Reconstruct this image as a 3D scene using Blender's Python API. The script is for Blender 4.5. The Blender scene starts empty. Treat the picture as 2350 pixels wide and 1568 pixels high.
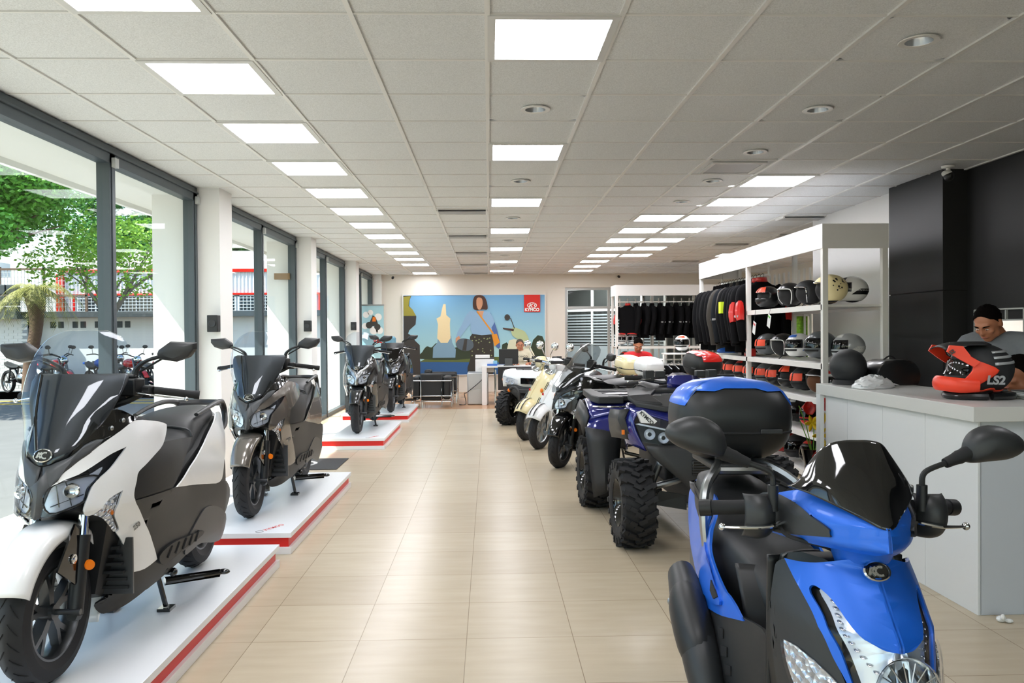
import bpy, bmesh, math, random
from mathutils import Vector, Matrix
random.seed(7)
S = bpy.context.scene
COL = S.collection
# ---------------------------------------------------------------- camera
cam_d = bpy.data.cameras.new('camera'); cam = bpy.data.objects.new('camera', cam_d); COL.objects.link(cam)
cam_d.sensor_width = 36.0; cam_d.sensor_fit = 'HORIZONTAL'
cam_d.lens = 36.0 * 1837.5 / 2350; cam_d.clip_start = 0.05; cam_d.clip_end = 300
_ya, _pi, _ro = 0.0286, -0.0113, -0.0069
_fw = Vector((math.sin(_ya), math.cos(_ya), 0)); _rt = Vector((math.cos(_ya), -math.sin(_ya), 0)); _up = Vector((0, 0, 1))
_f2 = _fw*math.cos(_pi) + _up*math.sin(_pi); _u2 = -_fw*math.sin(_pi) + _up*math.cos(_pi)
_c, _s = math.cos(_ro), math.sin(_ro)
_r3 = _rt*_c - _u2*(-_s)*-1 if False else (_rt*_c + _u2*_s)
_u3 = (_u2*_c - _rt*_s)
cam.matrix_world = Matrix(((_r3.x, _u3.x, -_f2.x, 0), (_r3.y, _u3.y, -_f2.y, 0), (_r3.z, _u3.z, -_f2.z, 1.436), (0, 0, 0, 1)))
S.camera = cam
# ---------------------------------------------------------------- exposure, sky, sun
S.view_settings.view_transform = 'Standard'; S.view_settings.look = 'None'
S.view_settings.gamma = 1.0; S.view_settings.use_curve_mapping = False
S.view_settings.exposure = 1.25
S.cycles.max_bounces = 8; S.cycles.diffuse_bounces = 4; S.cycles.glossy_bounces = 4
S.cycles.transparent_max_bounces = 24; S.cycles.transmission_bounces = 6
S.cycles.caustics_reflective = False; S.cycles.caustics_refractive = False
S.cycles.sample_clamp_indirect = 6.0; S.cycles.use_adaptive_sampling = True; S.cycles.adaptive_threshold = 0.02
W = bpy.data.worlds.new('sky'); S.world = W; W.use_nodes = True
_n = W.node_tree.nodes; _l = W.node_tree.links; _bg = _n['Background']
_sky = _n.new('ShaderNodeTexSky'); _sky.sky_type = 'NISHITA'; _sky.sun_disc = False
_sky.sun_elevation = math.radians(50); _sky.sun_rotation = math.radians(210); _sky.air_density = 1.2; _sky.dust_density = 0.6
_l.new(_sky.outputs[0], _bg.inputs[0]); _bg.inputs[1].default_value = 0.15
sun_d = bpy.data.lights.new('sun', 'SUN'); sun_d.energy = 5.0; sun_d.angle = 0.01; sun_d.color = (1.0, 0.95, 0.87)
sun = bpy.data.objects.new('sun', sun_d); COL.objects.link(sun)
sun.rotation_mode = 'QUATERNION'; sun.rotation_quaternion = Vector((1.0, 0.55, -1.4)).to_track_quat('-Z', 'Y')
PANEL_E = 7.0       # emission of the ceiling light panels

# ---------------------------------------------------------------- materials
MATS = {}
def lin(c):
    if isinstance(c, str):
        c = [int(c[i:i+2], 16)/255 for i in (0, 2, 4)]
    return tuple((v/12.92 if v <= .04045 else ((v+.055)/1.055)**2.4) for v in c)
def mat(name, col, rough=.5, metal=0.0, coat=0.0, spec=.5, noise=0, bump=0, bscale=80, emit=0, trans=0, alpha=1, sheen=0):
    if name in MATS: return MATS[name]
    m = bpy.data.materials.new(name); m.use_nodes = True
    nt = m.node_tree; b = nt.nodes['Principled BSDF']; c = lin(col)
    b.inputs['Base Color'].default_value = (*c, 1); b.inputs['Roughness'].default_value = rough
    b.inputs['Metallic'].default_value = metal; b.inputs['Specular IOR Level'].default_value = spec
    b.inputs['Coat Weight'].default_value = coat; b.inputs['Coat Roughness'].default_value = .05
    b.inputs['Transmission Weight'].default_value = trans; b.inputs['Alpha'].default_value = alpha
    b.inputs['Sheen Weight'].default_value = sheen
    if emit:
        b.inputs['Emission Color'].default_value = (*c, 1); b.inputs['Emission Strength'].default_value = emit
    if noise or bump:
        tc = nt.nodes.new('ShaderNodeTexCoord'); nz = nt.nodes.new('ShaderNodeTexNoise')
        nz.inputs['Scale'].default_value = bscale; nz.inputs['Detail'].default_value = 4
        nt.links.new(tc.outputs['Object'], nz.inputs['Vector'])
        if noise:
            mx = nt.nodes.new('ShaderNodeMix'); mx.data_type = 'RGBA'
            mx.inputs[6].default_value = (*[v*(1-noise) for v in c], 1); mx.inputs[7].default_value = (*[min(1, v*(1+noise)) for v in c], 1)
            nt.links.new(nz.outputs['Fac'], mx.inputs[0]); nt.links.new(mx.outputs[2], b.inputs['Base Color'])
        if bump:
            bp = nt.nodes.new('ShaderNodeBump'); bp.inputs['Strength'].default_value = bump; bp.inputs['Distance'].default_value = .002
            nt.links.new(nz.outputs['Fac'], bp.inputs['Height']); nt.links.new(bp.outputs['Normal'], b.inputs['Normal'])
    MATS[name] = m; return m
def glassmat(name, tint=(1, 1, 1), rough=.0, ior=1.45, refl=1.0):
    m = bpy.data.materials.new(name); m.use_nodes = True; nt = m.node_tree; nt.nodes.clear()
    o = nt.nodes.new('ShaderNodeOutputMaterial'); mx = nt.nodes.new('ShaderNodeMixShader')
    t = nt.nodes.new('ShaderNodeBsdfTransparent'); g = nt.nodes.new('ShaderNodeBsdfGlossy'); fr = nt.nodes.new('ShaderNodeLayerWeight')
    t.inputs[0].default_value = (*tint, 1); g.inputs['Roughness'].default_value = rough; fr.inputs[0].default_value = .5
    pw = nt.nodes.new('ShaderNodeMath'); pw.operation = 'POWER'; pw.inputs[1].default_value = 5.0; nt.links.new(fr.outputs['Facing'], pw.inputs[0])
    ma = nt.nodes.new('ShaderNodeMath'); ma.operation = 'MULTIPLY_ADD'; f0 = ((ior-1)/(ior+1))**2
    ma.inputs[1].default_value = (1-f0)*refl; ma.inputs[2].default_value = f0*refl; nt.links.new(pw.outputs[0], ma.inputs[0]); nt.links.new(ma.outputs[0], mx.inputs[0])
    nt.links.new(t.outputs[0], mx.inputs[1]); nt.links.new(g.outputs[0], mx.inputs[2]); nt.links.new(mx.outputs[0], o.inputs[0])
    MATS[name] = m; return m
# paints and plastics shared by many things
mat('wall_white', 'ecebe9', .75); mat('wall_warm', 'e3ded4', .75); mat('white_laminate', 'e6e6e6', .32)
mat('white_metal', 'e4e3e0', .35); mat('black_laminate', '1b1b1d', .5); mat('black_matte', '111113', .6)
mat('frame_grey', '4b545a', .4, .3); mat('frame_light', 'b9bcbb', .4, .2); mat('red_strip', 'd81f1a', .4)
mat('black_plastic', '1a1b1d', .45); mat('dark_plastic', '2a2b2d', .45); mat('gloss_black', '08090b', .07, coat=.6)
mat('rubber', '17171a', .7); mat('chrome', 'd8dadb', .08, 1.0); mat('alu', 'a9acae', .28, 1.0); mat('steel_dark', '5d5f62', .35, .9)
mat('white_paint', 'f0f1f2', .22, coat=.5); mat('titan_paint', '77716b', .2, .55, coat=.7); mat('dark_paint', '2b2d30', .18, .4, coat=.7)
mat('blue_paint', '1866d8', .38, .2, coat=.2); mat('navy_paint', '1c2375', .16, .2, coat=.9); mat('cream_paint', 'e9dcae', .22, coat=.5)
mat('red_paint', 'cf1a16', .2, coat=.6); mat('seat_vinyl', '1d1e20', .5); mat('orange', 'f07d13', .3)
mat('red_matte', 'e2321c', .45); mat('skin', 'b98062', .55); mat('hair', '15110f', .6); mat('orange_red', 'f2452a', .4)
glassmat('window_glass', (.93, .97, .96), ior=1.5, refl=.22); glassmat('screen_clear', (.86, .89, .92), ior=1.45); glassmat('lens_clear', (.95, .96, .98), ior=1.35)
glassmat('screen_tour', (.66, .68, .70), ior=1.5); glassmat('screen_smoke', (.16, .16, .17), ior=1.5)

# ---------------------------------------------------------------- mesh helpers
def cr(p0, p1, p2, p3, t):
    return [0.5*((2*b)+(-a+c)*t+(2*a-5*b+4*c-d)*t*t+(-a+3*b-3*c+d)*t**3) for a, b, c, d in zip(p0, p1, p2, p3)]
def spline(pts, n=4, closed=False):
    """Catmull-Rom through the points; a point given twice is a corner."""
    P = [tuple(p) for p in pts]; N = len(P); out = []
    rng = range(N) if closed else range(N-1)
    for i in rng:
        p1, p2 = P[i], P[(i+1) % N]
        if p1 == p2: continue
        p0 = P[(i-1) % N] if (closed or i > 0) else p1
        p3 = P[(i+2) % N] if (closed or i+2 < N) else p2
        if p0 == p1: p0 = p1
        for k in range(n): out.append(tuple(cr(p0, p1, p2, p3, k/n)))
    if not closed: out.append(P[-1])
    return out
class MB:
    def __init__(s): s.v = []; s.f = []
    def add(s, v, f):
        o = len(s.v); s.v += [tuple(p) for p in v]; s.f += [tuple(i+o for i in q) for q in f]; return s
    def box(s, x0, x1, y0, y1, z0, z1):
        return s.add([(x, y, z) for z in (z0, z1) for y in (y0, y1) for x in (x0, x1)],
                     [(0, 2, 3, 1), (4, 5, 7, 6), (0, 1, 5, 4), (1, 3, 7, 5), (3, 2, 6, 7), (2, 0, 4, 6)])
    def obox(s, c, dx, dy, dz, rz=0, M=None):
        """box of full sizes dx dy dz centred at c, turned by rz (or by matrix M)"""
        M = M or Matrix.Rotation(rz, 3, 'Z')
        v = [Vector(c)+M @ Vector((x*dx/2, y*dy/2, z*dz/2)) for z in (-1, 1) for y in (-1, 1) for x in (-1, 1)]
        return s.add(v, [(0, 2, 3, 1), (4, 5, 7, 6), (0, 1, 5, 4), (1, 3, 7, 5), (3, 2, 6, 7), (2, 0, 4, 6)])
    def tube(s, pts, r, n=8, sm=0, cap=True, flat=1.0):
        if sm: 
            q = [(*p, (r[i] if isinstance(r, (list, tuple)) else r)) for i, p in enumerate(pts)]
            q = spline(q, sm); pts = [p[:3] for p in q]; r = [p[3] for p in q]
        P = [Vector(p) for p in pts]; R = r if isinstance(r, (list, tuple)) else [r]*len(P)
        o = len(s.v); up = None
        for i, p in enumerate(P):
            d = (P[min(i+1, len(P)-1)]-P[max(i-1, 0)])
            d = d.normalized() if d.length > 1e-9 else Vector((0, 0, 1))
            if up is None:
                up = Vector((0, 0, 1)) if abs(d.z) < .95 else Vector((0, 1, 0))
            a = d.cross(up); a = a.normalized() if a.length > 1e-6 else d.orthogonal().normalized()
            b = a.cross(d).normalized(); up = b
            for k in range(n):
                t = 2*math.pi*k/n; s.v.append(tuple(p+a*(math.cos(t)*R[i])+b*(math.sin(t)*R[i]*flat)))
        for i in range(len(P)-1):
            for k in range(n):
                a0 = o+i*n+k; b0 = o+i*n+(k+1) % n; s.f.append((a0, b0, b0+n, a0+n))
        if cap:
            s.f.append(tuple(o+k for k in range(n))[::-1]); s.f.append(tuple(o+(len(P)-1)*n+k for k in range(n)))
        return s
    def lathe(s, prof, c=(0, 0, 0), axis='Z', n=24, M=None, a0=0, a1=2*math.pi):
        """prof: (radius, height) pairs turned about the axis through c"""
        if M is None:
            M = {'Z': Matrix.Identity(3), 'X': Matrix.Rotation(math.pi/2, 3, 'Y'), 'Y': Matrix.Rotation(-math.pi/2, 3, 'X')}[axis]
        o = len(s.v); full = abs(a1-a0-2*math.pi) < 1e-6; m = n if full else n+1
        for r, h in prof:
            for k in range(m):
                t = a0+(a1-a0)*k/n; s.v.append(tuple(Vector(c)+M @ Vector((r*math.cos(t), r*math.sin(t), h))))
        for i in range(len(prof)-1):
            for k in range(n):
                k2 = (k+1) % m
                s.f.append((o+i*m+k, o+i*m+k2, o+(i+1)*m+k2, o+(i+1)*m+k))
        return s
    def ball(s, c, r, n=16, m=10, M=None):
        r = r if isinstance(r, (tuple, list)) else (r, r, r); M = M or Matrix.Identity(3); o = len(s.v)
        for i in range(m+1):
            ph = math.pi*i/m
            for k in range(n):
                t = 2*math.pi*k/n
                s.v.append(tuple(Vector(c)+M @ Vector((r[0]*math.sin(ph)*math.cos(t), r[1]*math.sin(ph)*math.sin(t), r[2]*math.cos(ph)))))
        for i in range(m):
            for k in range(n):
                a = o+i*n+k; b = o+i*n+(k+1) % n; s.f.append((a, a+n, b+n, b))
        return s
    def prism(s, pts, d):
        """polygon of 3D points extruded by vector d"""
        o = len(s.v); N = len(pts); s.v += [tuple(p) for p in pts]+[tuple(Vector(p)+Vector(d)) for p in pts]
        s.f.append(tuple(range(o, o+N))); s.f.append(tuple(range(o+2*N-1, o+N-1, -1)))
        for i in range(N): s.f.append((o+i, o+N+i, o+N+(i+1) % N, o+(i+1) % N))
        return s
    def grid(s, rows, up=0, closed=False, caps=False):
        """surface through rows of points, smoothed by Catmull-Rom"""
        if up:
            rows = [spline(r, up, closed) for r in rows]
            cols = [spline(c, up) for c in zip(*rows)]; rows = list(zip(*cols))
        o = len(s.v); m = len(rows[0])
        for r in rows: s.v += [tuple(p) for p in r]
        for i in range(len(rows)-1):
            for k in range(m if closed else m-1):
                k2 = (k+1) % m; s.f.append((o+i*m+k, o+i*m+k2, o+(i+1)*m+k2, o+(i+1)*m+k))
        if caps:
            s.f.append(tuple(range(o, o+m))[::-1]); b = o+(len(rows)-1)*m; s.f.append(tuple(range(b, b+m)))
        return s
    def mirror(s, ax=0):
        o = len(s.v); nf = len(s.f)
        s.v += [tuple(-c if i == ax else c for i, c in enumerate(v)) for v in s.v]
        s.f += [tuple(i+o for i in f[::-1]) for f in s.f[:nf]]; return s
    def xf(s, M):
        s.v = [tuple(M @ Vector(v)) for v in s.v]; return s
    def build_lr(s, name, m, parent=None, **kw):
        """as build(), but the pieces left and right of x = 0 become two objects"""
        par = list(range(len(s.v)))
        def fd(i):
            while par[i] != i: par[i] = par[par[i]]; i = par[i]
            return i
        for f in s.f:
            for i in f[1:]: par[fd(i)] = fd(f[0])
        sm = {}
        for i, v in enumerate(s.v): r = fd(i); a = sm.setdefault(r, [0, 0]); a[0] += v[0]; a[1] += 1
        for sg in (-1, 1):
            q = MB(); ix = {}
            for i, v in enumerate(s.v):
                a = sm[fd(i)]
                if (a[0]/a[1] >= 0) == (sg > 0): ix[i] = len(q.v); q.v.append(v)
            q.f = [tuple(ix[i] for i in f) for f in s.f if f[0] in ix]
            o = q.build(name, m, parent, **kw)
        return o
    def build(s, name, m, parent=None, smooth=None, bev=0, solid=0, off=0, angle=35, sub=0, kind=None, loc=None, rotz=0, extra=None):
        me = bpy.data.meshes.new(name); nf = len(s.f)
        if extra: s.add(extra[0].v, extra[0].f)
        me.from_pydata(s.v, [], s.f)
        if extra:
            for p in me.polygons: p.material_index = 1 if p.index >= nf else 0
        bm = bmesh.new(); bm.from_mesh(me); bmesh.ops.remove_doubles(bm, verts=bm.verts, dist=1e-5)
        bmesh.ops.recalc_face_normals(bm, faces=bm.faces)
        if not bm.faces: pass
        if smooth is None: smooth = True
        if smooth:
            ca = math.radians(angle)
            for f in bm.faces: f.smooth = True
            for e in bm.edges:
                if len(e.link_faces) == 2 and e.calc_face_angle(0) > ca: e.smooth = False
        bm.to_mesh(me); bm.free()
        me.materials.append(MATS[m] if isinstance(m, str) else m)
        if extra: me.materials.append(MATS[extra[1]])
        o = bpy.data.objects.new(name, me); COL.objects.link(o)
        if parent is not None: o.parent = parent
        if loc is not None: o.location = loc; o.rotation_euler.z = rotz
        if solid:
            d = o.modifiers.new('solid', 'SOLIDIFY'); d.thickness = solid; d.offset = off
        if bev:
            d = o.modifiers.new('bevel', 'BEVEL'); d.width = bev; d.segments = 2; d.limit_method = 'ANGLE'; d.angle_limit = math.radians(40)
        if sub:
            d = o.modifiers.new('sub', 'SUBSURF'); d.levels = sub; d.render_levels = sub
        if kind: o['kind'] = kind
        return o
def thing(name, label, cat, loc=(0, 0, 0), rotz=0, group=None):
    o = bpy.data.objects.new(name, None); COL.objects.link(o); o.empty_display_size = .1
    o.location = loc; o.rotation_euler.z = rotz; o['label'] = label; o['category'] = cat
    if group: o['group'] = group
    return o
def tag(o, label, cat, group=None, kind=None):
    o['label'] = label; o['category'] = cat
    if group: o['group'] = group
    if kind: o['kind'] = kind
    return o
def struct(o): o['kind'] = 'structure'; return o
def dup(root, loc, rotz=None, label=None, group=None):
    r = root.copy(); COL.objects.link(r); r.location = loc
    if rotz is not None: r.rotation_euler.z = rotz
    if label: r['label'] = label
    if group: r['group'] = group
    for ch in list(root.children):
        c = ch.copy(); COL.objects.link(c); c.parent = r
        for g in list(ch.children):
            d = g.copy(); COL.objects.link(d); d.parent = c
    return r
def text(name, s, size, m, parent, M, ext=.0006, align='CENTER', bold=0, sx=1):
    cu = bpy.data.curves.new(name, 'FONT'); cu.body = s; cu.size = size; cu.extrude = ext; cu.align_x = align; cu.align_y = 'CENTER'; cu.offset = bold
    cu.materials.append(MATS[m]); o = bpy.data.objects.new(name, cu); COL.objects.link(o); o.parent = parent
    bpy.context.view_layer.update(); me = bpy.data.meshes.new_from_object(o); bpy.data.objects.remove(o); bpy.data.curves.remove(cu)
    o = bpy.data.objects.new(name, me); COL.objects.link(o); o.parent = parent
    o.matrix_local = M @ Matrix.Diagonal((sx, 1, 1, 1)); return o
def face_mat(loc, nrm, up=(0, 0, 1), roll=0):
    """matrix whose +Z looks along nrm and whose +Y is up: for flat things laid on a surface"""
    z = Vector(nrm).normalized(); x = Vector(up).cross(z).normalized(); y = z.cross(x)
    R = Matrix((x, y, z)).transposed().to_4x4()
    return Matrix.Translation(loc) @ R @ Matrix.Rotation(roll, 4, 'Z')
def poly_cells(outline, cell=.05):
    """2D polygon cut into cells of a grid: returns verts2d, faces"""
    bm = bmesh.new(); vs = [bm.verts.new((p[0], p[1], 0)) for p in outline]
    f = bm.faces.new(vs); bmesh.ops.triangulate(bm, faces=[f], ngon_method='EAR_CLIP')
    for ax in (0, 1):
        lo = min(p[ax] for p in outline); hi = max(p[ax] for p in outline); k = math.floor(lo/cell)+1
        while k*cell < hi:
            co = [0, 0, 0]; no = [0, 0, 0]; co[ax] = k*cell+.00013; no[ax] = 1
            bmesh.ops.bisect_plane(bm, geom=bm.verts[:]+bm.edges[:]+bm.faces[:], dist=1e-6, plane_co=co, plane_no=no); k += 1
    bm.verts.index_update(); v = [(q.co.x, q.co.y) for q in bm.verts]; fc = [tuple(q.index for q in g.verts) for g in bm.faces]
    bm.free(); return v, fc
def skin_panel(name, outline, wf, m, parent, off=0.0, thick=.004, both=True, cell=.045, sm=3, side=1, bev=0, split=False):
    """body panel: side-view outline (y,z) laid on the surface x = wf(y,z); a repeated point is a corner"""
    ol = spline(outline, sm, True) if sm else outline
    v2, fc = poly_cells(ol, cell); mb = MB()
    V = [(side*(wf(y, z)+off), y, z) for y, z in v2]
    # inner skin along the local normal
    e = 1e-3; Vi = []
    for (y, z), p in zip(v2, V):
        gy = (wf(y+e, z)-wf(y-e, z))/(2*e); gz = (wf(y, z+e)-wf(y, z-e))/(2*e)
        nv = Vector((1, -gy, -gz)).normalized()*thick; Vi.append((p[0]-side*nv.x, p[1]-nv.y, p[2]-nv.z))
    N = len(V); faces = list(fc)+[tuple(i+N for i in f[::-1]) for f in fc]
    cnt = {}
    for f in fc:
        for a, b in zip(f, f[1:]+f[:1]): cnt[(a, b)] = 1
    for (a, b) in list(cnt):
        if (b, a) not in cnt: faces.append((b, a, a+N, b+N))
    mb.add(V+Vi, faces)
    if both and split:
        m2 = MB(); m2.add([(-x, y, z) for x, y, z in mb.v], [f[::-1] for f in mb.f]); m2.build(name, m, parent, angle=40, bev=bev)
    elif both: mb.mirror()
    return mb.build(name, m, parent, angle=40, bev=bev)
def lerp_table(xs, ys, x):
    if x <= xs[0]: return ys[0]
    for i in range(len(xs)-1):
        if x <= xs[i+1]:
            t = (x-xs[i])/(xs[i+1]-xs[i]); return ys[i]+(ys[i+1]-ys[i])*t
    return ys[-1]
# ================================================================ the building
XW, XR, YB, HC = -2.84, 4.2, 19.45, 2.84
def tilemat():
    m = bpy.data.materials.new('floor_tiles'); m.use_nodes = True; nt = m.node_tree; b = nt.nodes['Principled BSDF']; L = nt.links.new
    tc = nt.nodes.new('ShaderNodeTexCoord'); mp = nt.nodes.new('ShaderNodeMapping'); L(tc.outputs['Object'], mp.inputs[0])
    mp.inputs['Location'].default_value = (0.115+.25*0, -3.747, 0)
    br = nt.nodes.new('ShaderNodeTexBrick'); br.offset = 0; br.squash = 1
    br.inputs['Scale'].default_value = 1; br.inputs['Brick Width'].default_value = .5; br.inputs['Row Height'].default_value = .5
    br.inputs['Mortar Size'].default_value = .0018; br.inputs['Mortar Smooth'].default_value = .1; br.inputs['Bias'].default_value = 0
    br.inputs['Color1'].default_value = (*lin('c2b49c'), 1); br.inputs['Color2'].default_value = (*lin('bbac94'), 1); br.inputs['Mortar'].default_value = (*lin('8f7f69'), 1)
    L(mp.outputs[0], br.inputs['Vector'])
    nz = nt.nodes.new('ShaderNodeTexNoise'); nz.inputs['Scale'].default_value = 3; nz.inputs['Detail'].default_value = 6
    st = nt.nodes.new('ShaderNodeMapping'); st.inputs['Scale'].default_value = (1, 6, 1); L(tc.outputs['Object'], st.inputs[0]); L(st.outputs[0], nz.inputs['Vector'])
    mx = nt.nodes.new('ShaderNodeMix'); mx.data_type = 'RGBA'; mx.blend_type = 'MULTIPLY'; mx.inputs[0].default_value = .35
    cr_ = nt.nodes.new('ShaderNodeValToRGB'); cr_.color_ramp.elements[0].color = (.78, .76, .72, 1); cr_.color_ramp.elements[0].position = .3; cr_.color_ramp.elements[1].color = (1, 1, 1, 1); cr_.color_ramp.elements[1].position = .7
    L(nz.outputs['Fac'], cr_.inputs[0]); L(br.outputs['Color'], mx.inputs[6]); L(cr_.outputs[0], mx.inputs[7]); L(mx.outputs[2], b.inputs['Base Color'])
    b.inputs['Roughness'].default_value = .27; b.inputs['Specular IOR Level'].default_value = .36
    bp = nt.nodes.new('ShaderNodeBump'); bp.inputs['Strength'].default_value = .3; bp.inputs['Distance'].default_value = .001; bp.invert = True
    L(br.outputs['Fac'], bp.inputs['Height']); L(bp.outputs['Normal'], b.inputs['Normal']); MATS['floor_tiles'] = m
tilemat()
def ceilmat():
    m = bpy.data.materials.new('ceiling_tile'); m.use_nodes = True; nt = m.node_tree; b = nt.nodes['Principled BSDF']; L = nt.links.new
    tc = nt.nodes.new('ShaderNodeTexCoord'); nz = nt.nodes.new('ShaderNodeTexNoise'); nz.inputs['Scale'].default_value = 160; nz.inputs['Detail'].default_value = 3
    L(tc.outputs['Object'], nz.inputs['Vector']); r = nt.nodes.new('ShaderNodeValToRGB')
    r.color_ramp.elements[0].position = .3; r.color_ramp.elements[0].color = (*lin('d0d2d2'), 1); r.color_ramp.elements[1].position = .65; r.color_ramp.elements[1].color = (*lin('e8eaeb'), 1)
    L(nz.outputs['Fac'], r.inputs[0]); L(r.outputs[0], b.inputs['Base Color']); b.inputs['Roughness'].default_value = .9
    bp = nt.nodes.new('ShaderNodeBump'); bp.inputs['Strength'].default_value = .35; bp.inputs['Distance'].default_value = .002
    L(nz.outputs['Fac'], bp.inputs['Height']); L(bp.outputs['Normal'], b.inputs['Normal']); MATS['ceiling_tile'] = m
ceilmat()
mat('wood_floor', 'b98a62', .22, noise=.12, bscale=6); mat('panel_frame', 'd5d5d3', .4); mat('vent_metal', 'aeb0b0', .45, .3)
struct(MB().box(XW-.1, 6.6, -4.2, 15.1, -.1, 0).build('floor', 'floor_tiles'))
struct(MB().box(XW-.1, 6.6, 15.1, YB+.15, -.1, -.0).build('floor_back', 'wood_floor'))
# lay-in ceiling: cells 0.6 m; panels and fittings fill some cells
CX, CY = .0015, 4.154
def cell(a, b): return CX+.6*a, CX+.6*(a+1), CY+.6*b, CY+.6*(b+1)
panels = [(-3, b) for b in (-6, -4, -2, 0, 2, 4, 6, 8, 10, 12, 14, 16, 18, 20, 24)] + [(0, b) for b in (-5, -1, 3, 7, 11, 15, 19, 23)] + \
         [(4, b) for b in (-3, 5, 7)] + [(a, b) for b in (9, 11, 13, 15, 17) for a in (3, 4)] + [(3, b) for b in (19, 21, 23)] + [(7, 17)]
spots = [(0, b) for b in (1, 5, 9, 13, 17, 21)] + [(3, b) for b in (-1, 1, 3, 5, 7)]
diffs = [(-1, 8), (-1, 12), (-1, 16), (-1, 20), (-1, 24)]
darkv = [(6, 9), (7, 12), (6, 14), (6, 19)]
cm = MB()
for a in range(-5, 12):
    for b in range(-14, 26):
        if (a, b) in panels or (a, b) in spots: continue
        x0, x1, y0, y1 = cell(a, b); x0 = max(x0, XW); y1 = min(y1, YB)
        if x1 <= x0 or y1 <= y0: continue
        cm.box(x0, x1, y0, y1, HC+.008, HC+.02)
for (a, b) in spots:       # tiles with a round hole for the spot light
    x0, x1, y0, y1 = cell(a, b); cx, cy = (x0+x1)/2, (y0+y1)/2; n = 24; o = len(cm.v)
    for k in range(n):
        t = 2*math.pi*(k+.5)/n; c_, s_ = math.cos(t), math.sin(t); q = .3/max(abs(c_), abs(s_))
        cm.v.append((cx+.072*c_, cy+.072*s_, HC+.008)); cm.v.append((cx+q*c_, cy+q*s_, HC+.008))
    for k in range(n): cm.f.append((o+2*k, o+2*k+1, o+(2*k+3) % (2*n), o+(2*k+2) % (2*n)))
struct(cm.build('ceiling', 'ceiling_tile', smooth=False))
g = MB()
for a in range(-4, 12):
    x = CX+.6*a; g.box(x-.012, x+.012, -4, YB, HC-.002, HC+.012)
for b in range(-13, 26):
    y = CY+.6*b; g.box(XW, 6.6, y-.007, y+.007, HC+.001, HC+.012)
struct(g.build('trim_1', 'white_metal', smooth=False))
struct(MB().box(XW-.3, 6.7, -4.2, YB+.2, HC+.12, HC+.3).build('ceiling_slab', 'wall_white'))
# recessed LED panels
mat('led', 'fafaff', .5, emit=PANEL_E)
lp = thing('ceiling_light_panel', 'square white LED panel recessed in the ceiling', 'ceiling light')
MB().box(-.262, .262, -.262, .262, -.002, .004).build('diffuser', 'led', lp, smooth=False)
fr = MB()
for s in (-1, 1):
    fr.box(min(s*.262, s*.298), max(s*.262, s*.298), -.298, .298, -.006, .008); fr.box(-.262, .262, min(s*.262, s*.298), max(s*.262, s*.298), -.006, .008)
fr.build('frame', 'panel_frame', lp, smooth=False)
ordn = ['nearest', 'second', 'third', 'fourth', 'fifth', 'sixth', 'seventh', 'eighth', 'ninth', 'tenth', 'eleventh', 'twelfth', 'thirteenth', 'fourteenth']
vis_rows = {-3: [b for a, b in panels if a == -3 and b >= -2], 0: [b for a, b in panels if a == 0 and b >= -1], 3: [b for a, b in panels if a == 3], 4: [b for a, b in panels if a == 4 and b >= 5], 7: [17]}
rowname = {-3: 'row along the shop windows', 0: 'row down the middle of the aisle', 3: 'row right of the aisle over the vehicles', 4: 'row beside the clothing shelves', 7: 'ceiling beyond the shelf unit'}
for i, (a, b) in enumerate(panels):
    x0, x1, y0, y1 = cell(a, b)
    if b in vis_rows[a]:
        lab = 'square LED ceiling panel, %s from the camera in the %s' % (ordn[min(vis_rows[a].index(b), 13)], rowname[a])
    else: lab = 'square LED ceiling panel above and behind the camera'
    loc = ((x0+x1)/2, (y0+y1)/2, HC)
    if i == 0: lp.location = loc; lp['label'] = lab; lp['group'] = 'ceiling light panels'
    else: dup(lp, loc, label=lab, group='ceiling light panels')
# round spot lights
mat('bulb', 'fff3e0', .5, emit=6.0)
sp = thing('recessed_spotlight', 'round spot', 'spotlight')
MB().lathe([(.072, .012), (.095, -.004), (.092, -.008), (.064, -.006), (.07, .0)], n=32).build('rim', 'white_metal', sp)
MB().lathe([(.066, -.005), (.06, .02), (.03, .075), (.0, .08)], n=32).build('reflector', 'alu', sp)
MB().ball((0, 0, .035), (.016, .016, .02), 12, 8).build('bulb', 'bulb', sp)
sr = {0: [1, 5, 9, 13, 17, 21], 3: [-1, 1, 3, 5, 7]}
for i, (a, b) in enumerate(spots):
    x0, x1, y0, y1 = cell(a, b); lab = 'round recessed ceiling spotlight, %s from the camera %s' % (ordn[sr[a].index(b)], 'between the middle light panels' if a == 0 else 'in the right-hand line of spots')
    loc = ((x0+x1)/2, (y0+y1)/2, HC+.003)
    if i == 0: sp.location = loc; sp['label'] = lab; sp['group'] = 'ceiling spotlights'
    else: dup(sp, loc, label=lab, group='ceiling spotlights')
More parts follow.
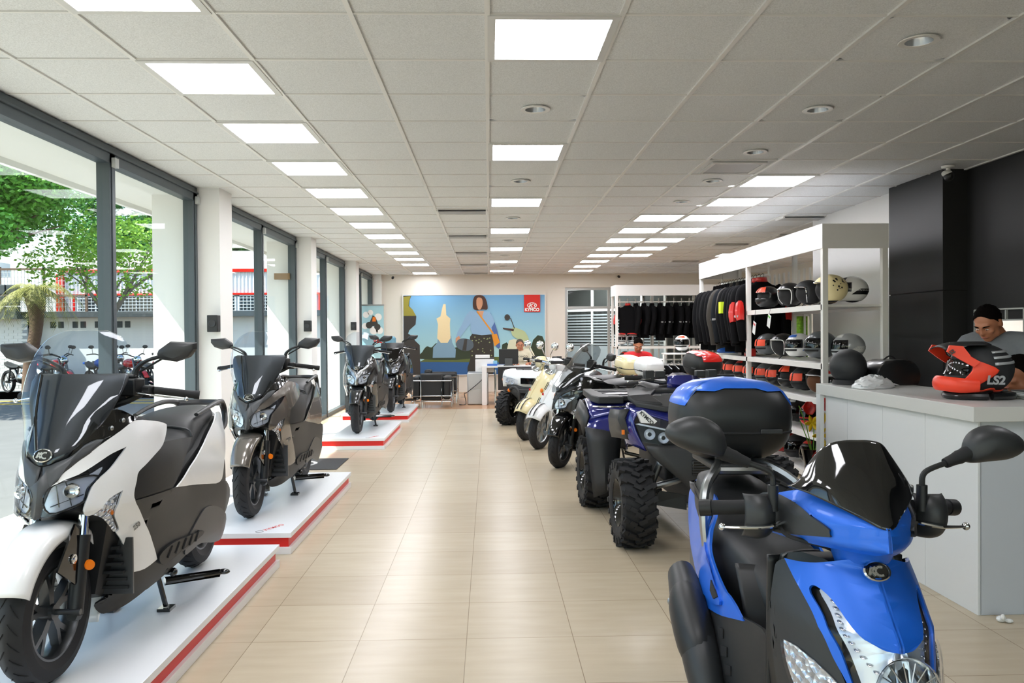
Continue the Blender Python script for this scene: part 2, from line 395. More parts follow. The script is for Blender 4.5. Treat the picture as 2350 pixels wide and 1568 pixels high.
# slot diffusers
vt = thing('air_diffuser', 'slot', 'ceiling vent')
MB().box(-.27, .27, -.1, .1, -.03, -.026).build('plate', 'vent_metal', vt, smooth=False)
fr = MB()
for s in (-1, 1): fr.box(-.29, .29, min(s*.13, s*.15), max(s*.13, s*.15), -.012, .006); fr.box(min(s*.27, s*.29), max(s*.27, s*.29), -.13, .13, -.03, .006)
fr.build('frame', 'white_metal', vt, smooth=False)
for i, (a, b) in enumerate(diffs+darkv):
    x0, x1, y0, y1 = cell(a, b)
    lab = ('grey slot air diffuser, %s from the camera in the line left of the middle lights' % ordn[i]) if i < 5 else 'grey air diffuser in the ceiling over the helmet shelves, %s from the camera' % ordn[i-5]
    loc = ((x0+x1)/2, (y0+y1)/2, HC+.006)
    if i == 0: vt.location = loc; vt['label'] = lab; vt['group'] = 'air diffusers'
    else: dup(vt, loc, label=lab, group='air diffusers')
x0, x1, y0, y1 = cell(3, 4)
ah = thing('ceiling_hatch', 'flat grey access hatch in the ceiling between two spotlights', 'hatch', ((x0+x1)/2, (y0+y1)/2, HC))
MB().box(-.2, .2, -.2, .2, -.004, .006).build('cover', 'vent_metal', ah, smooth=False)
fr = MB()
for s in (-1, 1): fr.box(min(s*.2, s*.23), max(s*.2, s*.23), -.23, .23, -.009, .006); fr.box(-.2, .2, min(s*.2, s*.23), max(s*.2, s*.23), -.009, .006)
fr.build('frame', 'panel_frame', ah, smooth=False)
# walls
struct(MB().box(XW-.3, 1.855, YB, YB+.15, 0, HC+.1).box(1.855, 6.6, YB, YB+.15, 2.52, HC+.1).build('wall_back', 'wall_warm', smooth=False))
struct(MB().box(XW-.3, 6.7, -4.2, -4.0, 2.7, HC+.1).box(XW-.3, -2.5, -4.2, -4.0, 0, 2.7).box(4.0, 6.7, -4.2, -4.0, 0, 2.7).build('wall_front', 'wall_white', smooth=False))  # unseen end wall, opened up for the added fill glazing
struct(MB().box(-2.5, 4.0, -4.1, -4.09, 0, 2.7).build('window_7', 'window_glass', smooth=False))  # glazing added behind the camera so daylight fills from the front
# right side: black clad wall with a hatch, black pier, white wall, deep bay beyond
hy0, hy1, hz0, hz1 = 6.18, 6.82, .95, 1.51
struct(MB().box(XR+.02, XR+.15, -4, hy0, 0, HC+.05).box(XR+.02, XR+.15, hy1, 6.98, 0, HC+.05).box(XR+.02, XR+.15, hy0, hy1, 0, hz0).box(XR+.02, XR+.15, hy0, hy1, hz1, HC+.05).build('wall_right', 'black_matte', smooth=False))
p = MB().box(4.0, XR+.12, 6.95, 7.9, 1.785, HC+.02).box(4.0, XR+.12, 6.95, 7.9, 0, 1.775).build('trim_2', 'black_laminate', smooth=False, bev=.002); struct(p)
struct(MB().box(4.012, XR+.1, 6.96, 7.89, 1.77, 1.79).build('trim_3', 'black_matte', smooth=False))
struct(MB().box(4.14, 4.3, 7.9, 10.12, 0, HC+.05).build('wall_right_white', 'wall_white', smooth=False))
struct(MB().box(4.3, 6.7, 10.0, 10.12, 0, HC+.05).box(6.6, 6.75, 10.0, YB+.1, 0, HC+.05).build('wall_bay', 'wall_warm', smooth=False))
# room behind the hatch
struct(MB().box(6.9, 7.0, 3, 10, 0, HC).box(4.36, 7, 9.9, 9.99, 0, HC).box(4.36, 7, 3, 3.1, 0, HC).box(4.36, 7, 3, 10, -.1, 0).box(4.36, 7, 3, 10, HC, HC+.1).build('wall_office', 'wall_warm', smooth=False))
ol = MB().box(4.8, 5.8, 6.6, 9.2, HC-.03, HC-.01).build('office_ceiling_light', 'led', smooth=False); tag(ol, 'bright ceiling light in the small room behind the black wall hatch', 'ceiling light')
hf = MB()
for z in (hz1, hz1+.09): hf.box(XR-.0, XR+.03, hy0, hy1, z-.006, z+.006)
for y in (hy0, hy0+.22, hy0+.43, hy1): hf.box(XR, XR+.03, y-.006, y+.006, hz1, hz1+.09)
hf.box(XR, XR+.03, hy0-.006, hy0+.006, hz0, hz1).box(XR, XR+.03, hy1-.006, hy1+.006, hz0, hz1)
struct(hf.build('window_5', 'frame_light', smooth=False))
# window wall on the left: piers, glass, frames
piers = [(3.93, 4.3), (7.78, 8.15), (11.74, 12.1), (15.66, 16.03)]
piers = [(0.05-3.9*1, .42-3.9), (0.0, .37), ] + [(7.78, 8.15), (11.74, 12.1), (15.66, 16.03)]
w = MB()
for y0, y1 in piers: w.box(-3.22, -2.58, y0, y1, -.1, HC+.02)
w.box(-3.22, -2.58, 19.3, YB+.1, -.1, HC+.02).box(-3.22, XW+.0, -4.2, -3.9, -.1, HC+.02)
struct(w.build('wall_left', 'wall_white', smooth=False))
struct(MB().box(-3.85, -3.05, -6, 22, HC+.02, HC+.14).box(-3.9, -3.85, -6, 22, HC-.03, HC+.3).box(-3.22, -2.9, -6, 22, HC-.06, HC+.3).build('ceiling_canopy', 'wall_white', smooth=False))
bays = [(.37, 7.78, [3.2, 6.05]), (8.15, 11.74, [10.0]), (12.1, 15.66, [13.85]), (16.03, 19.3, [17.6])]
for i, (y0, y1, mu) in enumerate(bays):
    f = MB()
    f.box(XW-.05, XW+.05, y0, y1, HC-.13, HC).box(XW-.03, XW+.065, y0, y1, HC-.06, HC-.045).box(XW-.05, XW+.05, y0, y1, 0, .06)
    for y, wd in [(y0+.05, .05), (y1-.05, .05)]+[(q, .045) for q in mu]:
        f.box(XW-.05, XW+.05, y-wd, y+wd, 0, HC-.05); f.box(XW+.05, XW+.058, y-wd*.5, y+wd*.5, 0, HC-.1)
    o = f.build('window_%d' % (i+1), 'frame_grey', smooth=False, bev=.003); struct(o)
    MB().box(XW-.008, XW+.0, y0+.05, y1-.05, .05, HC-.12).build('glass', 'window_glass', o, smooth=False)
    cl = MB()
    for q in mu+[y1-.05]: cl.box(XW+.058, XW+.085, q-.03, q+.03, HC-.16, HC-.09)
    cl.build('clip', 'frame_light', o, smooth=False)
struct(MB().box(XW-.01, XW+.0, -3.9, 0.0, 0, HC).build('window_6', 'window_glass', smooth=False))
# light comes in through the shop windows: sampling portals in the glass
for y0, y1, mu in bays+[(-3.9, 0, [])]:
    ld = bpy.data.lights.new('window_portal', 'AREA'); ld.shape = 'RECTANGLE'; ld.size = y1-y0; ld.size_y = HC; ld.cycles.is_portal = True
    lo = bpy.data.objects.new('window_portal', ld); COL.objects.link(lo)
    lo.matrix_world = Matrix.Translation((XW-.06, (y0+y1)/2, HC/2)) @ Matrix(((0, 0, -1, 0), (1, 0, 0, 0), (0, -1, 0, 0), (0, 0, 0, 1)))
ld = bpy.data.lights.new('window_portal', 'AREA'); ld.shape = 'RECTANGLE'; ld.size = 6.5; ld.size_y = 2.7; ld.cycles.is_portal = True  # portal for the added glazing behind the camera
lo = bpy.data.objects.new('window_portal', ld); COL.objects.link(lo)
lo.matrix_world = Matrix.Translation((.75, -4.15, 1.35)) @ Matrix(((1, 0, 0, 0), (0, 0, -1, 0), (0, 1, 0, 0), (0, 0, 0, 1)))
# display platforms
mat('platform_top', 'e9ebee', .3)
def platform(y0, y1, label, x0=-2.38, x1=-1.3):
    t = thing('display_platform', label, 'platform', ((x0+x1)/2, (y0+y1)/2, 0), group='low display platforms')
    hx, hy = (x1-x0)/2, (y1-y0)/2
    MB().box(-hx, hx, -hy, hy, .0, .045).build('base', 'white_laminate', t, smooth=False, bev=.0015)
    MB().box(-hx+.02, hx-.02, -hy+.02, hy-.02, .045, .108).build('red_band', 'red_strip', t, smooth=False)
    MB().box(-hx, hx, -hy, hy, .108, .14).build('deck', 'platform_top', t, smooth=False, bev=.0015)
    M = face_mat((hx-.22, -hy+.09, .1405), (0, 0, 1), up=(1, 0, 0))
    text('lettering', 'KYMCO', .05, 'red_strip', t, Matrix.Translation((hx-.15, -hy+.155, .1405)) @ Matrix.Rotation(math.radians(62), 4, 'Z'), .0003, bold=.0006)
    e = MB().lathe([(.022, 0), (.022, .0008), (.026, .0008), (.026, 0)], (hx-.215, -hy+.045, .1401), n=24); e.build('emblem', 'steel_dark', t)
    return t
platform(2.62, 4.96, 'low white display platform with red band under the white scooter')
platform(5.24, 7.52, 'low white display platform with red band under the grey scooter')
platform(9.92, 11.86, 'low white and red display platform under the dark scooter with sunlit front edge')
platform(12.9, 14.7, 'farthest low white and red display platform beside the black armchairs')
# ================================================================ outside the windows
mat('asphalt', '777674', .8, noise=.15, bscale=3); mat('brick_white', 'e3e2de', .8); mat('bark', '6b5646', .85, noise=.3, bscale=20); mat('bark_grey', '7d776e', .85, noise=.3, bscale=20)
mat('leaf_a', '5c9a2e', .5); mat('leaf_b', '8dbb3e', .5); mat('leaf_c', '3f7a2b', .5); mat('palm_leaf', '9a9a50', .6); mat('corrugated', 'dfe2e4', .5); mat('dark_slab', '3c4347', .6); mat('louver', 'cfd4d8', .4); mat('dark_glass', '3a444b', .15)
struct(MB().box(-60, XW-.1, -20, 60, -.2, -.1).box(-60, 8, YB+.3, 60, -.2, -.1).box(XW-.1, 60, -30, -4.2, -.2, -.1).build('ground', 'asphalt', smooth=False))
struct(MB().box(-3.9, XW-.1, -6, 21, -.1, -.02).build('ground_walkway', 'wall_warm', smooth=False))
mat('yellow_line', 'd9b44a', .7)
for y in (18.2, 19.0):
    tag(MB().box(-24, -7, y, y+.12, -.1, -.09).build('road_marking', 'yellow_line', smooth=False), 'faint yellow line painted on the yard outside, %s the parked motorcycles' % ('farther from' if y < 18.5 else 'closer to'), 'road marking')
# low white wall with pairs of small vents
YW = 23.0
def bpx(u, Y): return (u-1122)/1837.0*Y
t = thing('garden_wall', 'low white wall with small dark vents across the yard', 'wall', (-11.5, YW, -.1))
MB().box(-3.0, 6.9, 0, .3, 0, 2.05).build('masonry', 'wall_white', t, smooth=False)
MB().box(-3.2, 6.9, -.35, .5, 2.05, 2.2).build('eave', 'dark_slab', t, smooth=False)
for k in range(7):
    v = MB()
    for q in (0, .22): v.box(-2.75+k*.62+q, -2.6+k*.62+q, -.01, .05, 1.75, 1.93)
    v.build('vent', 'dark_slab', t, smooth=False)
t = thing('brick_wall', 'white painted brick wall under a dark slab at the left edge', 'wall', (-14.1, YW-.6, -.1))
m = MB(); m.box(-8, 1.25, 0, .3, 0, 2.0)
for r in range(24):
    for k in range(12): m.box(-1.7+k*.25+(r % 2)*.12, -1.47+k*.25+(r % 2)*.12, -.012, .0, .02+r*.08, .085+r*.08)
m.build('masonry', 'brick_white', t, smooth=False)
MB().box(-8, 1.3, -.3, .6, 2.0, 2.1).build('slab', 'dark_slab', t, smooth=False)
pl = MB()
for k in range(16):
    for j in range(3): pl.obox((-3.4+k*.3, -.1, 2.2+j*.3), .27, .22, .27)
pl.build('planter', 'dark_slab', t, smooth=False, bev=.02)
# workshop building
t = thing('workshop_building', 'white corrugated workshop with red trim and louvred windows', 'building', (-10, 25.5, -.1))
m = MB(); x = -4.0
pts = []
for k in range(82): pts += [(-3.35+k*.115, -.0, 0), (-3.35+k*.115+.07, 0, 0), (-3.35+k*.115+.085, -.03, 0), (-3.35+k*.115+.105, -.03, 0)]
m.grid([[(p[0], p[1], z) for p in pts] for z in (2.0, 3.5)]); m.box(-3.35, 5.9, .02, 4, 0, 3.5)
m.build('cladding', 'corrugated', t, smooth=False)
MB().box(-3.4, 6, -.08, .1, 3.5, 3.6).box(-3.0, 4.7, -.09, .02, 2.78, 2.84).box(-3.0, 4.7, -.09, .02, 1.96, 2.08).box(-3.0, -2.93, -.09, .02, 2.0, 2.8).box(4.63, 4.7, -.09, .02, 2.0, 2.8).build('red_trim', 'red_paint', t, smooth=False)
MB().box(-3.5, -3.28, -.1, .2, 1.9, 3.45).build('red_column', 'red_paint', t, smooth=False)
MB().box(-3.35, 6, .3, 6, 3.55, 4.2).build('roof_parapet', 'corrugated', t, smooth=False)
for k in range(6):
    x0 = -2.9+k*1.25
    f = MB(); f.box(x0, x0+1.2, -.06, -.02, 2.1, 2.13).box(x0, x0+1.2, -.06, -.02, 2.74, 2.77).box(x0, x0+.05, -.06, -.02, 2.1, 2.77).box(x0+1.15, x0+1.2, -.06, -.02, 2.1, 2.77).box(x0+.59, x0+.61, -.06, -.02, 2.1, 2.77)
    o = f.build('window_frame', 'louver', t, smooth=False)
    MB().box(x0, x0+1.2, -.018, -.01, 2.1, 2.77).build('pane', 'dark_glass', o, smooth=False)
    lv = MB()
    for j in range(6): lv.obox((x0+.6, -.05, 2.18+j*.1), 1.1, .05, .02)
    lv.build('louvre', 'louver', o, smooth=False)
MB().box(1.65, 3.1, -.14, -.05, 1.68, 1.92).build('sign_board', 'red_paint', t, smooth=False)
text('sign_lettering', 'SERVICIO TÉCNICO', .15, 'white_paint', t, face_mat((2.35, -.145, 1.8), (0, -1, 0)), .002, bold=.004)
f = MB()
for k in range(5): f.box(1.6+k*.72, 1.66+k*.72, -.1, -.02, 0, 1.65)
f.box(1.6, 4.55, -.1, -.02, 1.58, 1.65); f.build('entrance_frame', 'louver', t, smooth=False)
MB().box(1.6, 4.5, -.03, -.01, 0, 1.6).build('entrance_glass', 'dark_glass', t, smooth=False)
t = thing('mesh_fence', 'white mesh fence panels with brown rails beside the red column', 'fence', (-13.7, 24.4, 1.9))
f = MB()
for k in range(26): f.box(-.9+k*.1, -.885+k*.1, 0, .015, 0, 1.55)
for k in range(12): f.box(-.9, 1.6, -.005, .01, k*.13, k*.13+.012)
f.build('mesh', 'frame_light', t, smooth=False)
f = MB(); f.box(-.95, 1.65, -.02, .03, .7, .76).box(-.95, 1.65, -.02, .03, 1.5, 1.56)
for x in (-.95, .35, 1.6): f.box(x, x+.06, -.02, .04, -.1, 1.6)
f.build('rail', 'bark', t, smooth=False)
struct(MB().box(-40, -17, 28, 29, -.1, 4).box(-17.2, -14.2, 27.5, 28, -.1, 3.4).build('wall_far', 'wall_white', smooth=False))
# trees
def leaves(n, c, r, sz, seed, shell=.5, droop=0):
    rd = random.Random(seed); m = MB()
    lobes = [(rd.uniform(-.6, .6)*r[0], rd.uniform(-.6, .6)*r[1], rd.uniform(-.6, .6)*r[2], rd.uniform(.3, .55)) for _ in range(12)]
    for i in range(n):
        lx, ly, lz, lr = rd.choice(lobes); d = Vector((rd.gauss(0, 1), rd.gauss(0, 1), rd.gauss(0, 1))).normalized()*rd.uniform(shell, 1)*lr
        p = Vector(c)+Vector((lx+d.x*r[0], ly+d.y*r[1], lz+d.z*r[2]))
        a = Vector((rd.uniform(-1, 1), rd.uniform(-1, 1), rd.uniform(-.6, .6))).normalized()*sz*rd.uniform(.6, 1.3)
        b = a.cross(Vector((rd.uniform(-1, 1), rd.uniform(-1, 1), rd.uniform(-1, 1)))).normalized()*sz*.5
        m.add([p-a, p+b, p+a, p-b], [(0, 1, 2, 3)])
    return m
def leaftree(name, label, loc, h, r, n, sz, lm, bm_, seed, trunk_r=.12, lean=0.0, sparse=False):
    t = thing(name, label, 'tree', loc, group='trees beyond the shop windows'); rd = random.Random(seed)
    m = MB(); m.tube([(0, 0, 0), (lean*.5, 0, h*.35), (lean, 0, h*.6)], [trunk_r, trunk_r*.8, trunk_r*.7], 10, 4)
    for k in range(14):
        a = rd.uniform(0, 6.28); q = rd.uniform(.5, 1.0)
        m.tube([(lean, 0, h*.55), (lean+math.cos(a)*r[0]*.35*q, math.sin(a)*r[1]*.35*q, h*.75), (lean+math.cos(a+.3)*r[0]*.8*q, math.sin(a+.3)*r[1]*.8*q, h*(.8+.35*rd.random()))], [trunk_r*.5, trunk_r*.25, trunk_r*.08], 6, 3)
    m.build('trunk', bm_, t)
    leaves(n, (lean, 0, h), r, sz, seed).build('foliage', lm, t, smooth=False); return t
leaftree('leafy_tree', 'big bright green tree filling the top of the first window', (-11.6, 16.6, -.1), 4.35, (3.6, 3.0, 1.9), 60000, .065, 'leaf_a', 'bark', 3, .16)
leaftree('street_tree', 'thin bare-branched young tree with pale leaves beside the window mullion', (-8.9, 19.3, -.1), 3.5, (1.7, 1.5, 1.1), 3800, .06, 'leaf_b', 'bark_grey', 5, .11, -.1)
leaftree('background_tree', 'dark green round tree rising behind the workshop roof', (-14.0, 33, -.1), 5.8, (2.9, 2.6, 1.8), 16000, .1, 'leaf_c', 'bark', 8, .2)
leaftree('conifer_tree', 'small dark tree top seen over the roof in the second window', (-11.7, 38, -.1), 5.6, (1.4, 1.4, .8), 2500, .13, 'leaf_c', 'bark', 9, .15)
t = thing('palm_tree', 'leaning palm with a brown shaggy trunk in front of the white wall', 'tree', (-11.5, 20.3, -.1))
m = MB(); m.tube([(0, 0, 0), (.06, 0, .9), (.22, 0, 1.8), (.18, 0, 2.6)], [.16, .15, .15, .24], 12, 5); m.build('trunk', 'bark', t)
rd = random.Random(4); m = MB()
for k in range(26):
    a = 2*math.pi*k/26+rd.uniform(-.1, .1); L = rd.uniform(.8, 1.15); up = rd.uniform(.1, .9); P = []
    for j in range(9):
        s_ = j/8; P.append(Vector((.18+math.cos(a)*L*s_, math.sin(a)*L*s_, 2.7+up*s_-1.1*s_*s_)))
    sd = Vector((-math.sin(a), math.cos(a), 0))
    for j in range(1, 9):
        for q in range(4):
            p = P[j-1].lerp(P[j], q/4); dr = (P[j]-P[j-1]).normalized(); 
            for s_ in (-1, 1):
                e = p+sd*s_*.28*(1-.4*j/8)+dr*.12+Vector((0, 0, -.16)); m.add([p, p+dr*.02, e], [(0, 1, 2)])
m.build('frond', 'palm_leaf', t, smooth=False)
# parked motorcycles
def motorcycle(label, loc, rz, paint, seat='black_plastic'):
    t = thing('motorcycle', label, 'motorcycle', loc, rz, 'motorcycles parked in the yard')
    for y in (-.65, .65):
        w = MB().lathe([(.24, -.03), (.29, -.045), (.31, 0), (.29, .045), (.24, .03)], (0, y, .31), 'X', 24); o = w.build('wheel', 'rubber', t)
        r = MB().lathe([(.24, -.02), (.225, 0), (.24, .02)], (0, y, .31), 'X', 24).lathe([(.04, -.05), (.04, .05)], (0, y, .31), 'X', 10)
        for k in range(6):
            a = k*math.pi/3; r.tube([(0, y, .31), (0, y+.23*math.cos(a), .31+.23*math.sin(a))], .01, 5)
        r.build('spokes', 'alu', o)
    f = MB()
    for s in (-1, 1): f.tube([(s*.08, -.65, .31), (s*.08, -.42, .95)], .022, 8).tube([(s*.07, .65, .31), (s*.07, .05, .42)], .022, 6).tube([(s*.1, .45, .3), (s*.1, .35, .68)], .025, 8)
    f.tube([(0, -.42, .85), (0, -.25, .45), (0, .1, .35), (0, .3, .65)], .025, 8); f.build('frame', 'steel_dark', t)
    MB().ball((0, -.05, .42), (.13, .2, .15)).ball((0, -.12, .58), (.08, .1, .12)).build('engine', 'alu', t)
    MB().tube([(.13, -.15, .35), (.13, .1, .25), (.15, .5, .33), (.15, .85, .42)], [.02, .025, .045, .045], 10, 4).build('exhaust', 'chrome', t)
    MB().ball((0, -.15, .82), (.14, .26, .12)).build('fuel_tank', paint, t)
    MB().grid([[(x*wd, y, z-abs(x)*.04) for x in (-1, -.5, 0, .5, 1)] for y, z, wd in ((.0, .78, .1), (.2, .76, .13), (.45, .8, .14), (.7, .86, .1))], 3).build('seat', seat, t, solid=.07, off=-1)
    MB().grid([[(x*.07, y, z) for x in (-1, 0, 1)] for y, z in ((.4, .66), (.7, .78), (.9, .8))], 2).build('tail_panel', paint, t, solid=.05, off=0)
    MB().grid([[(x, -.65-.36*math.cos(a), .31+.36*math.sin(a)) for x in (-.06, 0, .06)] for a in (.5, 1, 1.5, 2.0)], 2).build('fender', paint, t, solid=.01)
    MB().ball((0, -.52, .92), (.1, .09, .1)).build('headlight', 'chrome', t)
    MB().tube([(-.36, -.2, 1.04), (-.2, -.35, 1.06), (0, -.42, .98), (.2, -.35, 1.06), (.36, -.2, 1.04)], .014, 8, 3).build('handlebar', 'black_plastic', t)
    for s in (-1, 1):
        MB().tube([(s*.25, -.32, 1.05), (s*.28, -.34, 1.2)], .006, 5).ball((s*.3, -.34, 1.24), (.07, .015, .045)).build('mirror', 'black_plastic', t)
    return t
bk = [('white and black motorcycle parked outside, nearest the left edge of the first window', -12.35, 21.5, 1.0, 'white_paint'),
      ('dark red motorcycle parked side-on at the far left of the yard', -13.2, 19.6, -1.4, 'red_paint'),
      ('red motorcycle seen through the white scooter windscreen', -10.9, 20.4, .9, 'red_paint'), ('blue motorcycle parked behind the white scooter windscreen', -10.1, 21.0, .8, 'blue_paint'),
      ('bright red motorcycle parked just right of the window mullion', -9.2, 20.6, .9, 'red_paint'), ('red and white motorcycle parked near the right end of the first window', -8.5, 20.7, 1.2, 'red_paint'), ('black motorcycle at the right end of the parked row', -7.9, 20.9, 1.0, 'black_plastic'),
      ('silver motorcycle between the white one and the red one in the yard', -11.5, 21.4, 1.0, 'alu'), ('dark motorcycle close behind the blue one in the yard', -10.3, 22.1, .9, 'dark_paint'), ('red and black motorcycle directly behind the bright red one', -9.0, 22.0, 1.1, 'red_paint')]
for lb, x, y, rz, pm in bk: motorcycle(lb, (x, y, -.1), rz, pm)
MX = {'fairing': [(-.04, .734), (-.04, .734), (-.008, .779), (.041, .82), (.112, .865), (.215, .908), (.305, .94), (.366, .94), (.403, .935), (.533, .914), (.607, .895), (.607, .895), (.589, .874), (.499, .819), (.401, .789), (.335, .767), (.269, .74), (.254, .704), (.238, .66), (.244, .626), (.298, .572), (.396, .472), (.465, .381), (.508, .314), (.508, .314), (.423, .297), (.345, .305), (.345, .305), (.323, .357), (.295, .403), (.255, .461), (.213, .507), (.213, .507), (.22, .517), (.191, .551), (.164, .582), (.152, .612), (.158, .641), (.18, .681), (.18, .681), (.116, .661), (.066, .611), (.066, .611), (.047, .61), (.026, .625), (.025, .644), (.049, .702), (.076, .739), (.136, .777), (.191, .817), (.229, .847), (.229, .847), (.156, .831), (.097, .805), (.028, .772), (-.013, .757)], 'headlight': [(-.041, .731), (-.013, .757), (.028, .772), (.097, .805), (.156, .831), (.229, .847), (.229, .847), (.191, .817), (.136, .777), (.076, .739), (.054, .711), (.027, .654), (-.012, .642), (-.042, .631), (-.056, .625), (-.064, .633), (-.054, .683)], 'hl_chrome': [(-.042, .716), (-.029, .734), (.007, .745), (.051, .741), (.045, .703), (.029, .672), (-.009, .662), (-.05, .659)], 'projector': [(.009, .713)], 'indicator': [(.18, .681), (.18, .681), (.158, .641), (.152, .612), (.164, .582), (.191, .551), (.22, .517), (.212, .509), (.167, .549), (.117, .588), (.066, .611), (.066, .611), (.116, .661)], 'nose_outer': [(.14, .889), (.112, .865), (.041, .82), (-.008, .779), (-.04, .734), (-.054, .683), (-.064, .632)], 'nose_inner': [(.14, .889), (.114, .892), (.075, .878), (.025, .839), (-.004, .823), (-.021, .808)], 'cowl_side': [(.022, .836), (.063, .885), (.116, .937), (.157, .971), (.245, .997), (.319, .964), (.345, .95), (.215, .908), (.14, .889), (.114, .892), (.075, .878)], 'belly': [(.242, .209), (.253, .171), (.279, .161), (.369, .17), (.48, .202), (.609, .228), (.764, .252), (.772, .282), (.697, .292), (.559, .274), (.525, .319), (.508, .314), (.423, .297), (.345, .305), (.323, .271), (.297, .223), (.271, .199)], 'foot_board': [(.509, .326), (.559, .274), (.677, .287), (.762, .301), (.951, .307), (.946, .331), (.803, .344), (.613, .356)], 'seat_side': [(.265, .739), (.238, .66), (.244, .626), (.283, .601), (.455, .582), (.586, .616), (.726, .691), (.895, .781), (.881, .799), (.543, .823), (.493, .81), (.335, .767)], 'side_body': [(.244, .626), (.298, .572), (.396, .472), (.465, .381), (.508, .329), (.613, .356), (.801, .356), (.939, .361), (1.097, .346), (1.289, .338), (1.467, .401), (1.308, .508), (1.127, .524), (.831, .572), (.6, .612), (.539, .595), (.455, .582), (.342, .589)], 'tail': [(.6, .612), (.6, .612), (.71, .64), (.893, .697), (1.059, .764), (1.251, .83), (1.347, .87), (1.436, .867), (1.442, .828), (1.371, .71), (1.27, .625), (1.215, .537), (1.127, .529), (1.127, .529), (.86, .574)], 'engine': [(.901, .404), (1.013, .435), (1.226, .377), (1.393, .252), (1.366, .196), (1.217, .203), (.98, .26), (.866, .256), (.786, .256), (.782, .323)], 'badge': [(.279, .502), (.326, .518)], 'screws': [(.188, .927), (.253, .951)], 'stand': [(.781, .056), (.739, .232), (.672, .186), (1.469, -.059)]}
def _tab(xs, ys, x):
    if x <= xs[0]: return ys[0]
    for i in range(len(xs)-1):
        if x <= xs[i+1]:
            t = (x-xs[i])/(xs[i+1]-xs[i]); return ys[i]+(ys[i+1]-ys[i])*t
    return ys[-1]
WZ=[.15,.3,.45,.6,.75,.9,1.05]
WC={.3:[.17,.22,.26,.30,.31,.26,.19],.8:[.19,.235,.25,.25,.23,.18,.13],1.3:[.19,.235,.25,.245,.22,.17,.12],1.7:[.12,.15,.17,.17,.15,.12,.07]}
def noseY(z):
    return _tab([.2,.4,.5,.60,.63,.756,.808,.85,1.0,1.31],[.22,.14,.08,-.03,-.066,-.045,-.021,-.009,.09,.297],z)
def w_maxi(y,z):
    ks=sorted(WC); B=_tab(ks,[_tab(WZ,WC[k],z) for k in ks],y)
    d=max(y-noseY(z),0)
    n=.50*d**.6
    return B*math.tanh(1.15*n/B)
# ================================================================ wheels and scooter parts
mat('reflector_chrome', 'dfe6f0', .22, .45)
def facetmat():
    m = bpy.data.materials.new('facet_chrome'); m.use_nodes = True; nt = m.node_tree; b = nt.nodes['Principled BSDF']
    b.inputs['Base Color'].default_value = (.82, .85, .9, 1); b.inputs['Metallic'].default_value = .75; b.inputs['Roughness'].default_value = .14
    tc = nt.nodes.new('ShaderNodeTexCoord'); v = nt.nodes.new('ShaderNodeTexVoronoi'); v.inputs['Scale'].default_value = 55; bp = nt.nodes.new('ShaderNodeBump'); bp.inputs['Strength'].default_value = .9; bp.inputs['Distance'].default_value = .012
    nt.links.new(tc.outputs['Object'], v.inputs['Vector']); nt.links.new(v.outputs['Distance'], bp.inputs['Height']); nt.links.new(bp.outputs[0], b.inputs['Normal']); MATS['facet_chrome'] = m
facetmat()
mat('lamp_dark', '1d1f22', .15, coat=.5); mat('engine_grey', '47484a', .4, .3); mat('nose_grey', '45474a', .4); mat('tread_dark', '0f0f11', .85)
def wheel(parent, loc, R=.262, r=.172, wd=.11, spokes=5, rim='steel_dark', name='wheel', tread=True, disc=True):
    """front or rear wheel turning about the local X axis"""
    x, y, z = loc; h = wd/2
    prof = [(r, -h*.72), (r+(R-r)*.35, -h), (r+(R-r)*.75, -h*.86), (R-.012, -h*.5), (R-.002, -h*.22), (R, 0), (R-.002, h*.22), (R-.012, h*.5), (r+(R-r)*.75, h*.86), (r+(R-r)*.35, h), (r, h*.72)]
    t = MB()
    if tread:
        for k in range(26):
            for s in (-1, 1):
                a = 2*math.pi*(k+(.25 if s > 0 else -.25))/26
                for j in range(3):
                    a2 = a+j*.07; rr = (R+.0006, R-.004, R-.0125)[j]; xx = s*h*(.12+.2*j)
                    a3 = a2+.07; r3 = (R-.003, R-.0115, R-.022)[j]; x3 = s*h*(.12+.2*(j+1))
                    t.tube([(x+xx, y+rr*math.cos(a2), z+rr*math.sin(a2)), (x+x3, y+r3*math.cos(a3), z+r3*math.sin(a3))], .0022, 4)
    o = MB().lathe(prof, loc, 'X', 48).build(name, 'rubber', parent, extra=(t, 'tread_dark'))
    q = MB().lathe([(r+.004, -h*.74), (r-.006, -h*.74), (r-.014, -h*.55), (r-.02, 0), (r-.014, h*.55), (r-.006, h*.74), (r+.004, h*.74)], loc, 'X', 48)
    q.lathe([(0, -h*.6), (.03, -h*.6), (.034, 0), (.03, h*.6), (0, h*.6)], loc, 'X', 20)
    for k in range(spokes):
        a = 2*math.pi*k/spokes+.3
        for da in (-.16, .16):
            c, s = math.cos(a), math.sin(a); c2, s2 = math.cos(a+da*1.3), math.sin(a+da*1.3)
            q.grid([[(x+sx, y+rr*cc-sn*ww, z+rr*sn+cc*ww) for sx, ww in ((-.018*f_, -.012*g_), (.018*f_, -.012*g_), (.018*f_, .012*g_), (-.018*f_, .012*g_))]
                    for rr, cc, sn, f_, g_ in ((.02, c, s, 1.1, 1.1), (r*.5, math.cos(a+da*.5), math.sin(a+da*.5), 1, .9), (r-.012, c2, s2, .9, .8))], 0, closed=True)
    q.build('rim', rim, o)
    if disc:
        d = MB().lathe([(.07, -.002), (.125, -.002), (.125, .002), (.07, .002), (.07, -.002)], (x-h-.012, y, z), 'X', 40); d.build('brake_disc', 'alu', o)
    return o
